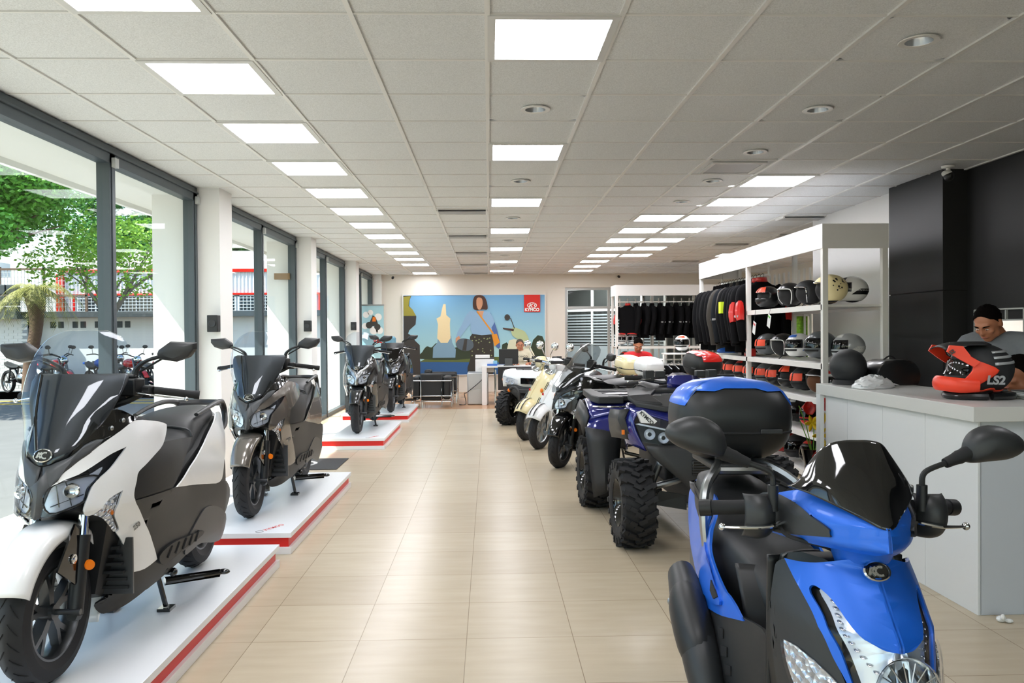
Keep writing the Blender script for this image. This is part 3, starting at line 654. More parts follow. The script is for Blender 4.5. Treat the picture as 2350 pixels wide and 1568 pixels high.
def emblem(parent, M, s=.03, name='emblem'):
    e = MB().lathe([(0, 0), (s*.82, 0), (s*.84, .002), (s, .002), (s, -.004)], n=32); e.v = [(a, b*.72, c) for a, b, c in e.v]
    o = e.build(name, 'gloss_black', parent); o.matrix_local = M
    r = MB().lathe([(s*.86, .001), (s*.92, .0045), (s*1.04, .002), (s*1.04, -.003)], n=32)
    r.v = [(a, b*.72, c) for a, b, c in r.v]
    def strip(pts, w): 
        for i in range(len(pts)-1):
            a, b = Vector((*pts[i], 0)), Vector((*pts[i+1], 0)); n = (b-a).orthogonal().normalized(); n = Vector((-(b-a).y, (b-a).x, 0)).normalized()*w
            r.prism([(a-n)+Vector((0, 0, .001)), (b-n)+Vector((0, 0, .001)), (b+n)+Vector((0, 0, .001)), (a+n)+Vector((0, 0, .001))], (0, 0, .002))
    strip([(-.62*s, -.25*s), (-.38*s, .35*s)], .11*s); strip([(-.45*s, -.02*s), (-.1*s, .34*s)], .09*s); strip([(-.4*s, 0), (-.15*s, -.3*s)], .09*s)
    arc = [(.25*s+.38*s*math.cos(a), .33*s*math.sin(a)) for a in [math.radians(60+30*k) for k in range(9)]]; strip(arc, .08*s)
    r.build('emblem_letter', 'chrome', o); return o
def lever(mb, s, p0, p1, sag=.02):
    a, b = Vector(p0), Vector(p1); m1 = a.lerp(b, .3)+Vector((0, -sag, 0)); m2 = a.lerp(b, .7)+Vector((0, -sag*.6, 0))
    mb.tube([a, m1, m2, b], [.009, .0075, .006, .005], 8, 4, flat=.6).ball(b, .0095, 10, 8)
def tabw(keys, z): return lerp_table([k[0] for k in keys], [k[1] for k in keys], z)
def steer(t, names, a, py=.1):
    """turn the front end about the steering axis"""
    M = Matrix.Translation((0, py, 0)) @ Matrix.Rotation(a, 4, 'Z') @ Matrix.Translation((0, -py, 0)); seen = set()
    for c in t.children:
        n = c.name.split('.')[0]
        if n in names and not (n == 'wheel' and 'wheel' in seen):
            c.matrix_local = M @ c.matrix_local; seen.add(n)
# ================================================================ maxi scooter
MXS = [(.81, -.015, .012, 0), (.86, -.0, .085, .03), (.95, .055, .15, .075), (1.05, .12, .19, .07), (1.15, .19, .2, .06), (1.22, .24, .19, .05), (1.28, .283, .155, .035), (1.315, .305, .085, .02)]
def shield_rows(dy=0.0, zmax=9, top=1.0, k=1.0, rk=1.0):
    rows = []
    for z, yc, hw, sw in MXS:
        if z > zmax: continue
        rows.append([(x*hw*k, yc*rk+dy+sw*abs(x)**2.2, z+.012*x*x*0) for x in (-1, -.8, -.5, -.2, 0, .2, .5, .8, 1)])
    return rows
def maxi(label, loc, paint, group, rotz=0, nose='nose_grey', shield='screen_clear', top=True, lean=0, cat='scooter', cowl=True, mirror_k=1.0, sk=1.0, sdy=0, srk=1.0, rear_screen=False, badge=None, amber='orange'):
    t = thing('maxi_scooter', label, cat, loc, rotz, group); w = w_maxi
    if lean: t.rotation_euler.y = lean
    # black inner body
    prof = [(-.03, .66, .75), (.03, .63, .81), (.1, .6, .86), (.17, .56, .9), (.24, .25, .93), (.32, .2, .96), (.42, .18, .95), (.52, .18, .9), (.6, .19, .62), (.8, .22, .68), (1.0, .26, .74), (1.2, .3, .82), (1.4, .42, .85)]
    rows = []
    for y, a, b in prof:
        r = []
        for k in range(9):
            z = a+(b-a)*k/8; r.append((max(.004, w(y, z)-.018), y, z))
        rows.append([(0, y, a)]+r+[(0, y, b)])
    c = MB().grid(rows, caps=False); c.mirror(); c.build('inner_body', 'black_plastic', t)
    skin_panel('front_fairing', MX['fairing'], w, paint, t, off=.004, thick=.008, split=True)
    skin_panel('headlight_housing', MX['headlight'], w, 'lamp_dark', t, off=-.02, thick=.003, split=True)
    skin_panel('headlight_reflector', [(-.05, .70), (-.03, .742), (.007, .757), (.06, .762), (.12, .785), (.09, .75), (.052, .715), (.035, .672), (-.009, .652), (-.05, .642)], w, 'reflector_chrome', t, off=-.010, thick=.004, split=True)
    fr_ = MB(); q_ = [(-.05, .70), (-.03, .742), (.007, .757), (.06, .762), (.09, .75), (.052, .715), (.035, .672), (-.009, .652), (-.05, .642)]
    for s in (-1, 1):
        fr_.tube([(s*(w(y, z)-.003), y, z) for y, z in spline(q_, 3, True)+[q_[0]]], .004, 6)
        for a, b_ in (((-.045, .665), (.035, .695)), ((-.03, .66), (-.025, .74)), ((-.002, .66), (-.005, .752))): fr_.tube([(s*(w(*a)-.004), *a), (s*(w(*b_)-.004), *b_)], .002, 5)
    fr_.build_lr('headlight_bezel', 'lamp_dark', t)
    pr = MB(); py, pz = MX['projector'][0]; px_ = w(py, pz)-.012
    for s in (-1, 1): pr.lathe([(0, .002), (.012, .004), (.014, .012), (.024, .014), (.03, .004)], (s*px_, py, pz), M=face_mat((0, 0, 0), (s*.55, -1, .1)).to_3x3(), n=20)
    pr.build_lr('projector_lamp', 'chrome', t)
    skin_panel('headlight_lens', MX['headlight'], w, 'lens_clear', t, off=.004, thick=.002, split=True)
    skin_panel('indicator_reflector', MX['indicator'], w, 'facet_chrome', t, off=-.006, thick=.003, cell=.02, split=True)
    skin_panel('indicator_lens', MX['indicator'], w, 'lens_clear', t, off=.004, thick=.002, split=True)
    b = MB()
    for s in (-1, 1): b.ball((s*(w(.15, .6)-.003), .15, .6), (.006, .008, .01), 10, 8)
    b.build_lr('indicator_bulb', 'orange', t)
    # grey V between the lamps
    no, ni = MX['nose_outer'], MX['nose_inner']; rows = []
    for k in range(13):
        u = k/12*(len(no)-1); i = min(int(u), len(no)-2); f = u-i; a = [no[i][j]+(no[i+1][j]-no[i][j])*f for j in (0, 1)]
        u = k/12*(len(ni)-1); i = min(int(u), len(ni)-2); f = u-i; bb = [ni[i][j]+(ni[i+1][j]-ni[i][j])*f for j in (0, 1)]
        rows.append([(w(*a)+.004, a[0], a[1]), ((w(*a)+w(*bb))/2+.008, (a[0]+bb[0])/2-.004, (a[1]+bb[1])/2), (w(*bb)+.004, bb[0], bb[1])])
    n = MB().grid(rows, 2)
    n.grid([[(w(*no[5])+.004, *no[5]), (0, -.058, .70)], [(w(*no[6])+.004, *no[6]), (0, -.074, .622)]])
    n.grid([[(w(*no[4])+.004, *no[4]), (0, -.05, .752)], [(w(*no[5])+.004, *no[5]), (0, -.058, .70)]])
    n.grid([[(.02, -.02, .80), (0, -.006, .79)], [(w(*no[4])+.004, *no[4]), (0, -.05, .752)]])
    n.mirror(); n.build('nose_panel', nose, t, solid=.006, off=-1)
    skin_panel('cowl_wing', MX['cowl_side'], w, 'gloss_black', t, off=.002, thick=.006, split=True)
    sc = MB()
    for y, z in MX['screws']:
        for s in (-1, 1): sc.ball((s*(w(y, z)+.006), y, z), (.007, .01, .01), 12, 8)
    sc.build('screw', 'alu', t)
    # windscreen and black cowl behind it
    if shield:
        r = shield_rows(sdy, 9 if top else 1.1, k=sk, rk=srk)
        MB().grid(r, 4).build('windscreen', shield, t, solid=.003, off=0)
    if cowl:
        rows = []
        for z, yc, hw, sw in MXS:
            if z < .85 or z > 1.16: continue
            rows.append([(x*(hw-.012), yc+.035+sw*abs(x)**2.2, min(z, 1.13)) for x in (-1, -.8, -.5, -.2, 0, .2, .5, .8, 1)])
        rows.insert(0, [(x*.05, .02+.03*x*x, .82) for x in (-1, -.8, -.5, -.2, 0, .2, .5, .8, 1)])
        rows.append([(x*.12, .26+.06*abs(x)**2.2, 1.125) for x in (-1, -.8, -.5, -.2, 0, .2, .5, .8, 1)])
        rows.append([(x*.12, .42, 1.02) for x in (-1, -.8, -.5, -.2, 0, .2, .5, .8, 1)])
        MB().grid(rows, 3).build('dash_cowl', 'dark_plastic', t, solid=.004)
        # strut seen through the screen
        MB().tube([(-.03, .0, .86), (-.07, .07, 1.0), (-.1, .17, 1.14)], .006, 6, 3).build('screen_strut', 'gloss_black', t)
    emblem(t, face_mat((0, -.012, .85), (0, -1, .35)), .034)
    # mudguard
    wy, wz = 0.0, .262; rows = []
    for k in range(10):
        a = math.radians(28+k*12.5); R_ = .305+.035*math.sin(min(1, k/7)*math.pi/2); hw = .062+.02*min(1, k/5)
        y, z = wy-R_*math.cos(a), wz+R_*math.sin(a); y2, z2 = wy-(R_-.06)*math.cos(a), wz+(R_-.06)*math.sin(a)
        rows.append([(-hw, y2, z2), (-hw*.98, wy-(R_-.025)*math.cos(a), wz+(R_-.025)*math.sin(a)), (-hw*.6, wy-(R_-.004)*math.cos(a), wz+(R_-.004)*math.sin(a)), (0, y, z), (hw*.6, wy-(R_-.004)*math.cos(a), wz+(R_-.004)*math.sin(a)), (hw*.98, wy-(R_-.025)*math.cos(a), wz+(R_-.025)*math.sin(a)), (hw, y2, z2)])
    fd = MB().grid(rows, 3)
    rr = []
    for k in range(4):
        a = math.radians(165+k*14); R_ = .30; rr.append([(x*.07, wy-(R_-.02*x*x)*math.cos(a), wz+(R_-.02*x*x)*math.sin(a)) for x in (-1, -.5, 0, .5, 1)])
    fd.grid(rr, 2); fd.build('mudguard', paint, t, solid=.005, off=-1)
    pn = MB()
    for s in (-1, 1):
        pn.prism([(s*.088, -.1, .44), (s*.088, .03, .585), (s*.088, .06, .57), (s*.095, .04, .38), (s*.095, .01, .36)], (s*.008, 0, 0))
    pn.build_lr('mudguard_side', 'gloss_black', t)
    MB().lathe([(0, .006), (.008, .006), (.012, .003), (.018, .003), (.018, -.002)], (.103, .0, .46), 'X', 20).build('bolt', 'chrome', t)
    # fork
    f = MB()
    for s in (-1, 1): f.tube([(s*.092, .02, .245), (s*.092, .055, .40), (s*.092, .085, .53)], [.029, .03, .03], 14).tube([(s*.092, -.0, .245), (s*.092, .04, .235)], .02, 8)
    f.build_lr('fork_leg', 'black_plastic', t)
    f = MB()
    for s in (-1, 1): f.tube([(s*.092, .085, .53), (s*.092, .125, .72)], .02, 14)
    f.build_lr('fork_tube', 'chrome', t)
    ax = MB().lathe([(0, -.125), (.011, -.125), (.011, .125), (0, .125)], (0, 0, .262), 'X', 12).box(-.13, -.11, .02, .08, .3, .42); ax.build('axle', 'steel_dark', t)
    rf = MB().lathe([(0, .008), (.018, .006), (.02, -.006), (0, -.006)], (.13, .06, .42), M=face_mat((0, 0, 0), (.8, -.6, 0)).to_3x3(), n=24); rf.build('side_reflector', amber, t)
    wheel(t, (0, 0, .262)); wheel(t, (0, 1.5, .262), R=.262, r=.165, wd=.13)
    # radiator slats
    g = MB()
    for k in range(6):
        z = .27+k*.033
        for s in (-1, 1): g.obox((s*.11, .25+.02*(k < 2), z), .15-.012*k, .02, .012)
    g.build('radiator_grille', 'black_plastic', t); MB().box(-.2, .2, .27, .28, .24, .47).build('radiator', 'steel_dark', t)
    skin_panel('belly_panel', MX['belly'], w, 'dark_plastic', t, off=.0, thick=.01, split=True)
    skin_panel('side_body', MX['side_body'], w, 'dark_plastic', t, off=.0, thick=.008, split=True)
    fb = skin_panel('foot_board', MX['foot_board'], w, 'black_plastic', t, off=.012, thick=.02, split=True)
    for k in range(5):
        for s in (-1, 1): MB().tube([(s*(w(.58+k*.07, .3)+.013), .58+k*.07, .3), (s*(w(.61+k*.07, .34)+.013), .61+k*.07, .345)], .005, 5).build('foot_rib', 'rubber', t)
    skin_panel('seat_side', MX['seat_side'], lambda y, z: w(y, z)-.006, 'seat_vinyl', t, off=.0, thick=.006, split=True)
    skin_panel('tail_panel', MX['tail'], w, paint, t, off=.006, thick=.008, split=True)
    en = skin_panel('engine_case', MX['engine'], w, 'engine_grey', t, off=.006, thick=.03, split=True)
    MB().tube([(-.2, .6, .2), (-.2, 1.0, .24), (-.22, 1.25, .34), (-.22, 1.6, .46)], [.02, .025, .06, .07], 14, 4).build('muffler', 'steel_dark', t)
    MB().box(-.11, .12, 1.0, 1.45, .2, .36).build('transmission', 'dark_plastic', t, bev=.03)
    # lofted tail end, lamp
    rows = []
    for y, a, b, hw in ((1.2, .62, .85, .17), (1.35, .66, .87, .155), (1.5, .72, .88, .12), (1.6, .78, .87, .07)):
        rows.append([(x*hw*(1 if abs(q) < .5 else .8), y, (a+b)/2+q*(b-a)) for x, q in ((-.3, -.5), (-1, -.2), (-1, .3), (-.6, .5), (.6, .5), (1, .3), (1, -.2), (.3, -.5))])
    MB().grid(rows, 2, closed=True, caps=True).build('tail_unit', paint, t); MB().box(-.1, .1, 1.55, 1.6, .74, .8).build('tail_lamp', 'red_paint', t, bev=.01)
    # seat
    SX = [(.5, .64, .1), (.56, .71, .13), (.66, .755, .155), (.8, .775, .17), (.93, .785, .18), (.99, .815, .178), (1.04, .862, .172), (1.12, .888, .165), (1.3, .905, .15), (1.45, .905, .125), (1.55, .895, .08)]
    rows = []
    for y, z, hw in SX:
        rows.append([(hw*x, y, z-d) for x, d in ((-1.0, .15), (-1.02, .07), (-.9, .022), (-.55, .004), (0, 0), (.55, .004), (.9, .022), (1.02, .07), (1.0, .15))])
    st = MB().grid(rows, 3); st.build('seat', 'seat_vinyl', t, solid=.02, off=-1)
    MB().tube([(-.178, .99, .79), (-.15, 1.0, .826), (0, 1.01, .842), (.15, 1.0, .826), (.178, .99, .79)], .006, 6, 4).build('seat_piping', 'dark_plastic', t)
    gr = MB()
    for s in (-1, 1): gr.tube([(s*.155, 1.12, .885), (s*.16, 1.3, .91), (s*.15, 1.48, .922), (s*.125, 1.6, .905), (s*.13, 1.63, .85), (s*.155, 1.56, .79), (s*.165, 1.48, .765)], [.012, .015, .018, .02, .018, .016, .014], 10, 4, flat=.75)
    gr.tube([(-.125, 1.6, .905), (0, 1.64, .905), (.125, 1.6, .905)], .018, 8, 3); gr.build('grab_rail', 'black_plastic', t)
    # bars, switch boxes, levers, mirrors
    hb = MB().tube([(-.2, .45, 1.06), (-.08, .38, 1.0), (.08, .38, 1.0), (.2, .45, 1.06)], .014, 10, 3).box(-.05, .05, .34, .44, .9, 1.03)
    hb.build('handlebar', 'black_plastic', t)
    for s in (-1, 1):
        sb = MB().obox((s*.135, .42, 1.075), .085, .08, .075, -s*.15).obox((s*.19, .45, 1.055), .05, .05, .05).obox((s*.13, .42, 1.12), .06, .05, .02); sb.build('switch_box', 'black_plastic', t, bev=.008)
        MB().tube([(s*.215, .46, 1.058), (s*.37, .52, 1.032)], [.0165, .0175], 14).tube([(s*.365, .518, 1.033), (s*.385, .526, 1.03)], .019, 14).build('grip', 'rubber', t)
        lv = MB(); lever(lv, s, (s*.15, .4, 1.055), (s*.36, .44, 1.02)); lv.build('brake_lever', 'chrome', t)
        if mirror_k:
            MB().tube([(s*.15, .43, 1.11), (s*.155, .43, 1.15), (s*.2, .42, 1.185), (s*.265, .42, 1.205)], [.013, .012, .0075, .009], 8, 3).tube([(s*.165, .445, 1.14), (s*.21, .44, 1.165), (s*.265, .43, 1.195)], .005, 6).build('mirror_arm', 'black_plastic', t)
            o2 = [(.242, 1.212), (.25, 1.232), (.30, 1.268), (.412, 1.262), (.412, 1.235), (.385, 1.2), (.325, 1.18), (.262, 1.19)]
            m = MB().grid([[(s*((x-.32)*k+.32), .42+d, (z-1.222)*k+1.222) for x, z in o2] for d, k in ((-.022, .6), (-.012, .9), (.012, 1), (.02, .97))], 0, closed=True, caps=True)
            m.build('mirror_housing', 'dark_plastic', t, bev=.003)
            MB().prism([(s*((x-.32)*.9+.32), .4405, (z-1.222)*.9+1.222) for x, z in o2], (0, .002, 0)).build('mirror_glass', 'chrome', t, smooth=False)
    # stands
    sd = MB()
    for s in (-1, 1): sd.tube([(s*.1, .72, .24), (s*.13, .77, .02)], .012, 8).obox((s*.13, .775, .008), .06, .07, .014)
    sd.tube([(-.12, .735, .19), (.17, .735, .19)], .013, 8).ball((.18, .735, .19), .02, 10, 8)
    sd.grid([[(x, y-.002, z-.02), (x, y+.02, z), (x, y-.002, z+.02)] for x, y, z in ((.13, .76, .14), (.33, .93, .125))], 0).tube([(.13, .76, .14), (.34, .94, .125)], [.018, .01], 8).ball((.345, .945, .127), (.03, .018, .014), 10, 8)
    sd.build('centre_stand', 'gloss_black', t)
    if badge: 
        y, z = .3, .51; text('badge', badge, .028, 'alu', t, face_mat((w(y, z)+.0125, y, z), (1, -.25, 0), roll=.35), .0006, bold=.0008)
    return t
maxi('big white maxi scooter with clear windscreen on the nearest platform', (-1.66, 3.03, .14), 'white_paint', 'maxi scooters on the platforms', badge='250')
maxi('bronze grey maxi scooter with clear windscreen on the second platform', (-1.70, 5.71, .14), 'titan_paint', 'maxi scooters on the platforms', badge='250')
def w_apron(y,z):
    nz=lerp_table([.45,.6,.774,.896,.93,1.0],[-.10,-.09,-.048,.064,.075,.12],z)
    d=max(y-nz,0); B=lerp_table([.5,.7,.85,1.0],[.21,.25,.23,.19],z)
    return B*math.tanh(1.12*.5*d**.62/B)
def w_cover(y,z):
    nz=lerp_table([.9,.954,1.004,1.03,1.10],[.06,-.003,.006,.04,.14],z)
    d=max(y-nz,0); return .21*math.tanh(1.08*.62*d**.8/.21)
def w_rear(y,z):
    a=lerp_table([.35,.55,.8,1.0,1.2,1.45],[.15,.2,.19,.15,.12,.08],y); b=lerp_table([.25,.45,.65,.8,.9],[.9,1,1,.85,.6],z); return a*b
# ================================================================ top box
def top_box(parent, c, lid, k=1.0, face=-1, name='top_box', body='black_plastic'):
    """rounded luggage box; face = -1 puts the hinge side towards local -y"""
    cx, cy, cz = c; prof = [(0, .11, .08), (.012, .14, .115), (.05, .185, .15), (.1, .203, .168), (.15, .207, .175), (.2, .198, .166), (.245, .168, .14), (.268, .12, .1), (.281, .05, .04)]
    def ring(z, a, b, n=36, e=.62, g=0.0):
        r = []
        for i in range(n):
            t = 2*math.pi*i/n; c_, s_ = math.cos(t), math.sin(t)
            r.append((cx+k*(a+g)*math.copysign(abs(c_)**e, c_), cy+k*(b+g)*math.copysign(abs(s_)**e, s_), cz+k*z))
        return r
    o = MB().grid([ring(*p) for p in prof], 2, closed=True, caps=True).build(name, body, parent)
    n = 36; rows = []
    for j in range(7):
        r = []
        for i in range(n):
            t = 2*math.pi*i/n; c_, s_ = math.cos(t), math.sin(t); front = max(0, face*s_)**2
            zlo = .188+.052*(front > .35)+.01*(abs(c_) < .3); z = zlo+(.284-zlo)*(j/6)
            a = lerp_table([p[0] for p in prof], [p[1] for p in prof], z)+.004; b = lerp_table([p[0] for p in prof], [p[2] for p in prof], z)+.004
            if j == 6: a, b = .02, .02
            r.append((cx+k*a*math.copysign(abs(c_)**.62, c_), cy+k*b*math.copysign(abs(s_)**.62, s_), cz+k*(z+.003)))
        rows.append(r)
    MB().grid(rows, 0, closed=True, caps=False).build('lid_cover', lid, o, angle=50)
    MB().grid([ring(z, a, b, g=.001) for z, a, b in ((.096, .203, .168), (.099, .206, .171), (.103, .206, .171), (.106, .203, .168))], 0, closed=True).build('seam', 'rubber', o)
    MB().box(cx+k*.06, cx+k*.135, cy+face*k*.16, cy+face*k*.176, cz+k*.1, cz+k*.116).build('hinge', 'dark_plastic', o, bev=.003)
    return o
# ================================================================ blue scooter in the foreground
BS = thing('scooter', 'bright blue scooter with black top box standing in the right foreground', 'scooter', (.85, 1.70, 0)); BS.rotation_euler.y = .012
def bs_nose(name, poly, m, off, th, split=False, cell=.03): return skin_panel(name, poly, w_apron, m, BS, off=off, thick=th, cell=cell, split=split)
rows = []
for y, a, b in [(-.08, .6, .7), (-.03, .6, .76), (.03, .55, .83), (.09, .5, .88), (.15, .45, .9), (.21, .3, .9), (.27, .25, .88)]:
    rows.append([(0, y, a)]+[(max(.004, w_apron(y, a+(b-a)*k/7)-.03), y, a+(b-a)*k/7) for k in range(8)]+[(0, y, b)])
MB().grid(rows).mirror().build('apron_core', 'black_plastic', BS)
bs_nose('front_apron', [(.208, .885), (.208, .885), (.164, .854), (.126, .828), (.082, .796), (.046, .762), (.018, .721), (-.013, .679), (-.03, .64), (-.045, .6), (-.055, .6), (-.035, .65), (-.009, .706), (.017, .751), (.063, .8), (.11, .834), (.115, .848), (.099, .848), (.062, .831), (.005, .79), (-.031, .769), (-.046, .759), (-.056, .757), (-.056, .757), (-.052, .774), (-.024, .804), (.004, .835), (.032, .866), (.058, .896), (.068, .925), (.068, .925), (.12, .9), (.157, .89)], 'blue_paint', .006, .008)
hl = [(.11, .838), (.064, .802), (.017, .751), (-.009, .706), (-.035, .65), (-.055, .6), (-.09, .6), (-.075, .68), (-.062, .72), (-.052, .757), (-.046, .762), (-.03, .771), (.006, .792), (.062, .831), (.091, .842)]
bs_nose('headlight_reflector', hl, 'reflector_chrome', -.014, .003); bs_nose('headlight_lens', hl, 'lens_clear', .002, .002)
rb = MB()
for k in range(11):
    y, z = .085-.011*k, .826-.0115*k
    for s in (-1, 1): rb.ball((s*(w_apron(y-.012, z)-.012), y-.012, z), (.005, .012, .003), 8, 6)
rb.build('headlight_rib', 'chrome', BS)
Mf = face_mat((0, 0, 0), (0, -1, .12)).to_3x3()
MB().lathe([(0, -.03), (.03, -.025), (.055, -.005), (.068, .022), (.071, .024)], (0, -.062, .685), M=Mf, n=36).ball((0, -.085, .69), (.016, .02, .016), 12, 8).build('headlight_bowl', 'chrome', BS)
g = MB()
for a in range(8): 
    t = a*math.pi/8+.2; g.tube([(.066*math.cos(t), -.086, .685+.066*math.sin(t)), (-.066*math.cos(t), -.09, .685-.066*math.sin(t))], .0015, 4)
g.build('headlight_flute', 'chrome', BS)
MB().lathe([(.071, .02), (.06, .035), (.035, .046), (0, .05)], (0, -.062, .685), M=Mf, n=36).build('headlight_glass', 'lens_clear', BS)
skin_panel('leg_shield', [(.208, .885), (.208, .885), (.164, .854), (.126, .828), (.082, .796), (.046, .762), (.018, .721), (-.016, .658), (-.03, .6), (.05, .5), (.14, .5), (.16, .6), (.17, .68), (.189, .766), (.219, .828), (.232, .862), (.222, .877)], w_apron, 'dark_plastic', BS, off=.002, thick=.012, split=True, cell=.03)
tn = [(.139, .714), (.139, .714), (.102, .713), (.059, .701), (.022, .685), (-.003, .666), (-.012, .635), (.0, .61), (.06, .6), (.1, .63), (.127, .672)]
skin_panel('indicator_reflector', tn, w_apron, 'facet_chrome', BS, off=.008, thick=.004, split=True, cell=.02); skin_panel('indicator_lens', tn, w_apron, 'lens_clear', BS, off=.016, thick=.002, split=True)
emblem(BS, face_mat((0, .056, .897), (0, -1, .55)), .03)
# handlebar cover
skin_panel('handlebar_cover', [(.247, 1.036), (.247, 1.036), (.21, 1.049), (.18, 1.055), (.141, 1.052), (.095, 1.036), (.053, 1.016), (.02, 1.012), (.004, 1.004), (.004, 1.004), (-.002, .98), (-.006, .954), (-.006, .954), (.02, .942), (.048, .943), (.081, .943), (.124, .942), (.178, .939), (.257, .935), (.251, .942), (.121, .966), (.079, .968), (.083, .984), (.126, 1.006), (.179, 1.025)], w_cover, 'blue_paint', BS, off=.004, thick=.007, cell=.025)
skin_panel('hand_guard', [(.3, 1.02), (.246, 1.035), (.179, 1.025), (.126, 1.006), (.083, .985), (.087, .977), (.079, .968), (.12, .966), (.211, .945), (.26, .95), (.3, .975)], w_cover, 'dark_plastic', BS, off=.014, thick=.018, cell=.025, split=True)
rows = []
for y, a, b in [(.02, .95, 1.0), (.08, .945, 1.03), (.15, .94, 1.05), (.22, .94, 1.045), (.3, .95, 1.02)]:
    rows.append([(0, y, a)]+[(max(.004, w_cover(y, a+(b-a)*k/5)-.012), y, a+(b-a)*k/5) for k in range(6)]+[(0, y, b)])
MB().grid(rows, caps=True).mirror().build('handlebar_core', 'black_plastic', BS)
MB().lathe([(.055, .86), (.06, .9), (.075, .94), (.09, .96)], (0, .13, 0), n=28).build('steering_neck', 'blue_paint', BS)
def sym(r): return [(-x, y, z) for x, y, z in r[::-1] if x > 0]+r
r0 = sym([(0, .004, 1.0), (.05, .05, 1.022), (.092, .095, 1.042), (.125, .141, 1.056), (.152, .19, 1.062)])
r1 = sym([(0, .055, 1.065), (.05, .078, 1.07), (.088, .105, 1.078), (.112, .142, 1.083), (.126, .185, 1.078)])
r2 = sym([(0, .112, 1.13), (.042, .12, 1.13), (.075, .137, 1.124), (.096, .16, 1.118), (.105, .19, 1.112)])
r3 = sym([(0, .158, 1.176), (.03, .16, 1.175), (.058, .166, 1.168), (.078, .176, 1.152), (.084, .188, 1.14)])
MB().grid([r0, r1, r2, r3], 5).build('fly_screen', 'gloss_black', BS, solid=.004, off=0)
for s in (-1, 1):
    MB().tube([(s*.18, .25, 1.0), (s*.3, .305, .986)], [.017, .0185], 18).build('grip', 'rubber', BS)
    MB().tube([(s*.302, .306, .986), (s*.329, .317, .983)], .021, 18).build('bar_end', 'black_plastic', BS)
    lv = MB(); lever(lv, s, (s*.16, .2, .975), (s*.3, .219, .958), .035); lv.build('brake_lever', 'chrome', BS)
    MB().tube([(s*.182, .205, 1.0), (s*.182, .205, 1.062)], .0125, 14).tube([(s*.182, .205, 1.06), (s*.184, .205, 1.085), (s*.2, .205, 1.1), (s*.245, .208, 1.116)], .0068, 10, 4).build('mirror_arm', 'black_plastic', BS)
    bt = MB().tube([(s*(.24+.009*j), .208+.001*j, 1.114+.0036*j) for j in range(9)], [.012, .013, .0135, .015, .017, .0165, .0185, .018, .0205], 16)
    bt.build('mirror_boot', 'rubber', BS)
    ol = [(.292, 1.122), (.293, 1.16), (.31, 1.188), (.345, 1.204), (.385, 1.202), (.425, 1.182), (.441, 1.158), (.43, 1.138), (.395, 1.122), (.34, 1.116), (.31, 1.113)]
    if s < 0: ol = [(x, z+.012+(x-.29)*.12) for x, z in ol]
    ol = spline(ol, 3, True)
    MB().grid([[(s*((x-.36)*k+.36), .215+d, (z-1.162)*k+1.162) for x, z in ol] for d, k in ((-.035, .15), (-.033, .45), (-.026, .72), (-.012, .93), (.006, 1.0), (.014, .985))], 0, closed=True, caps=True).build('mirror_housing', 'dark_plastic', BS, angle=50)
    MB().prism([(s*((x-.36)*.93+.36), .2285, (z-1.162)*.93+1.162) for x, z in ol], (0, .002, 0)).build('mirror_glass', 'chrome', BS, smooth=False)
for s in (-1, 1): MB().grid([[(s*(.212+.03*x), .235+dy-.03*(1-x*x), z) for x in (-1, -.5, 0, .5, .9)] for dy, z in ((.01, 1.03), (-.012, 1.01), (-.015, .975), (.0, .95), (.02, .94))], 3).build('switch_housing', 'dark_plastic', BS, solid=.012, off=1)
cb = MB().tube([(-.17, .2, .975), (-.16, .17, .95), (-.08, .14, .93), (-.03, .2, .9)], .005, 6, 5); cb.build('brake_cable', 'rubber', BS)
MB().grid([[(x, .275+.02*math.cos(x*8), z) for x in (-.17, -.1, 0, .1, .17)] for z in (.45, .65, .8, .875)], 3).build('inner_shield', 'black_plastic', BS, solid=.012, off=-1)
skin_panel('glove_lid', [(0, 0)], w_apron, 'dark_plastic', BS) if False else MB().prism(spline([(-.14, .262, .85), (-.13, .26, .885), (-.05, .255, .893), (-.035, .256, .86), (-.06, .26, .83), (-.13, .263, .83)], 4, True), (0, -.012, 0)).build('glove_lid', 'dark_plastic', BS)
# seat, flanks, floor
rows = []
for y, z, hw, zl in [(.48, .66, .07, .3), (.52, .72, .1, .3), (.6, .78, .125, .4), (.72, .8, .14, .5), (.86, .815, .145, .6), (.94, .87, .14, .7), (1.02, .905, .135, .75), (1.18, .92, .12, .8), (1.3, .91, .09, .82)]:
    rows.append([(hw*.96*x, y, q) for x, q in ((-1, zl), (-1.02, zl+(z-zl)*.6), (-.98, z-.05))]+[(-hw*.8, y, z-.012), (-hw*.4, y, z), (0, y, z+.002), (hw*.4, y, z), (hw*.8, y, z-.012)]+[(hw*.96*x, y, q) for x, q in ((.98, z-.05), (1.02, zl+(z-zl)*.6), (1, zl))])
MB().grid(rows, 3).build('seat', 'seat_vinyl', BS, solid=.02, off=-1)
rows = []
for y, z, hw in [(.40, .45, .1), (.44, .6, .12), (.5, .7, .135), (.6, .76, .15)]:
    rows.append([(-hw, y+.06, z-.2), (-hw*.9, y, z-.02), (-hw*.4, y-.02, z), (hw*.4, y-.02, z), (hw*.9, y, z-.02), (hw, y+.06, z-.2)])
MB().grid([[(hw*x, y-.01*(1-x*x)+.03*abs(x), z) for x in (-1, -.7, -.3, 0, .3, .7, 1)] for z, y, hw in ((.28, .42, .12), (.42, .44, .135), (.56, .47, .145), (.68, .51, .15), (.76, .57, .15))], 3).build('seat_front', 'black_plastic', BS, solid=.02, off=-1)
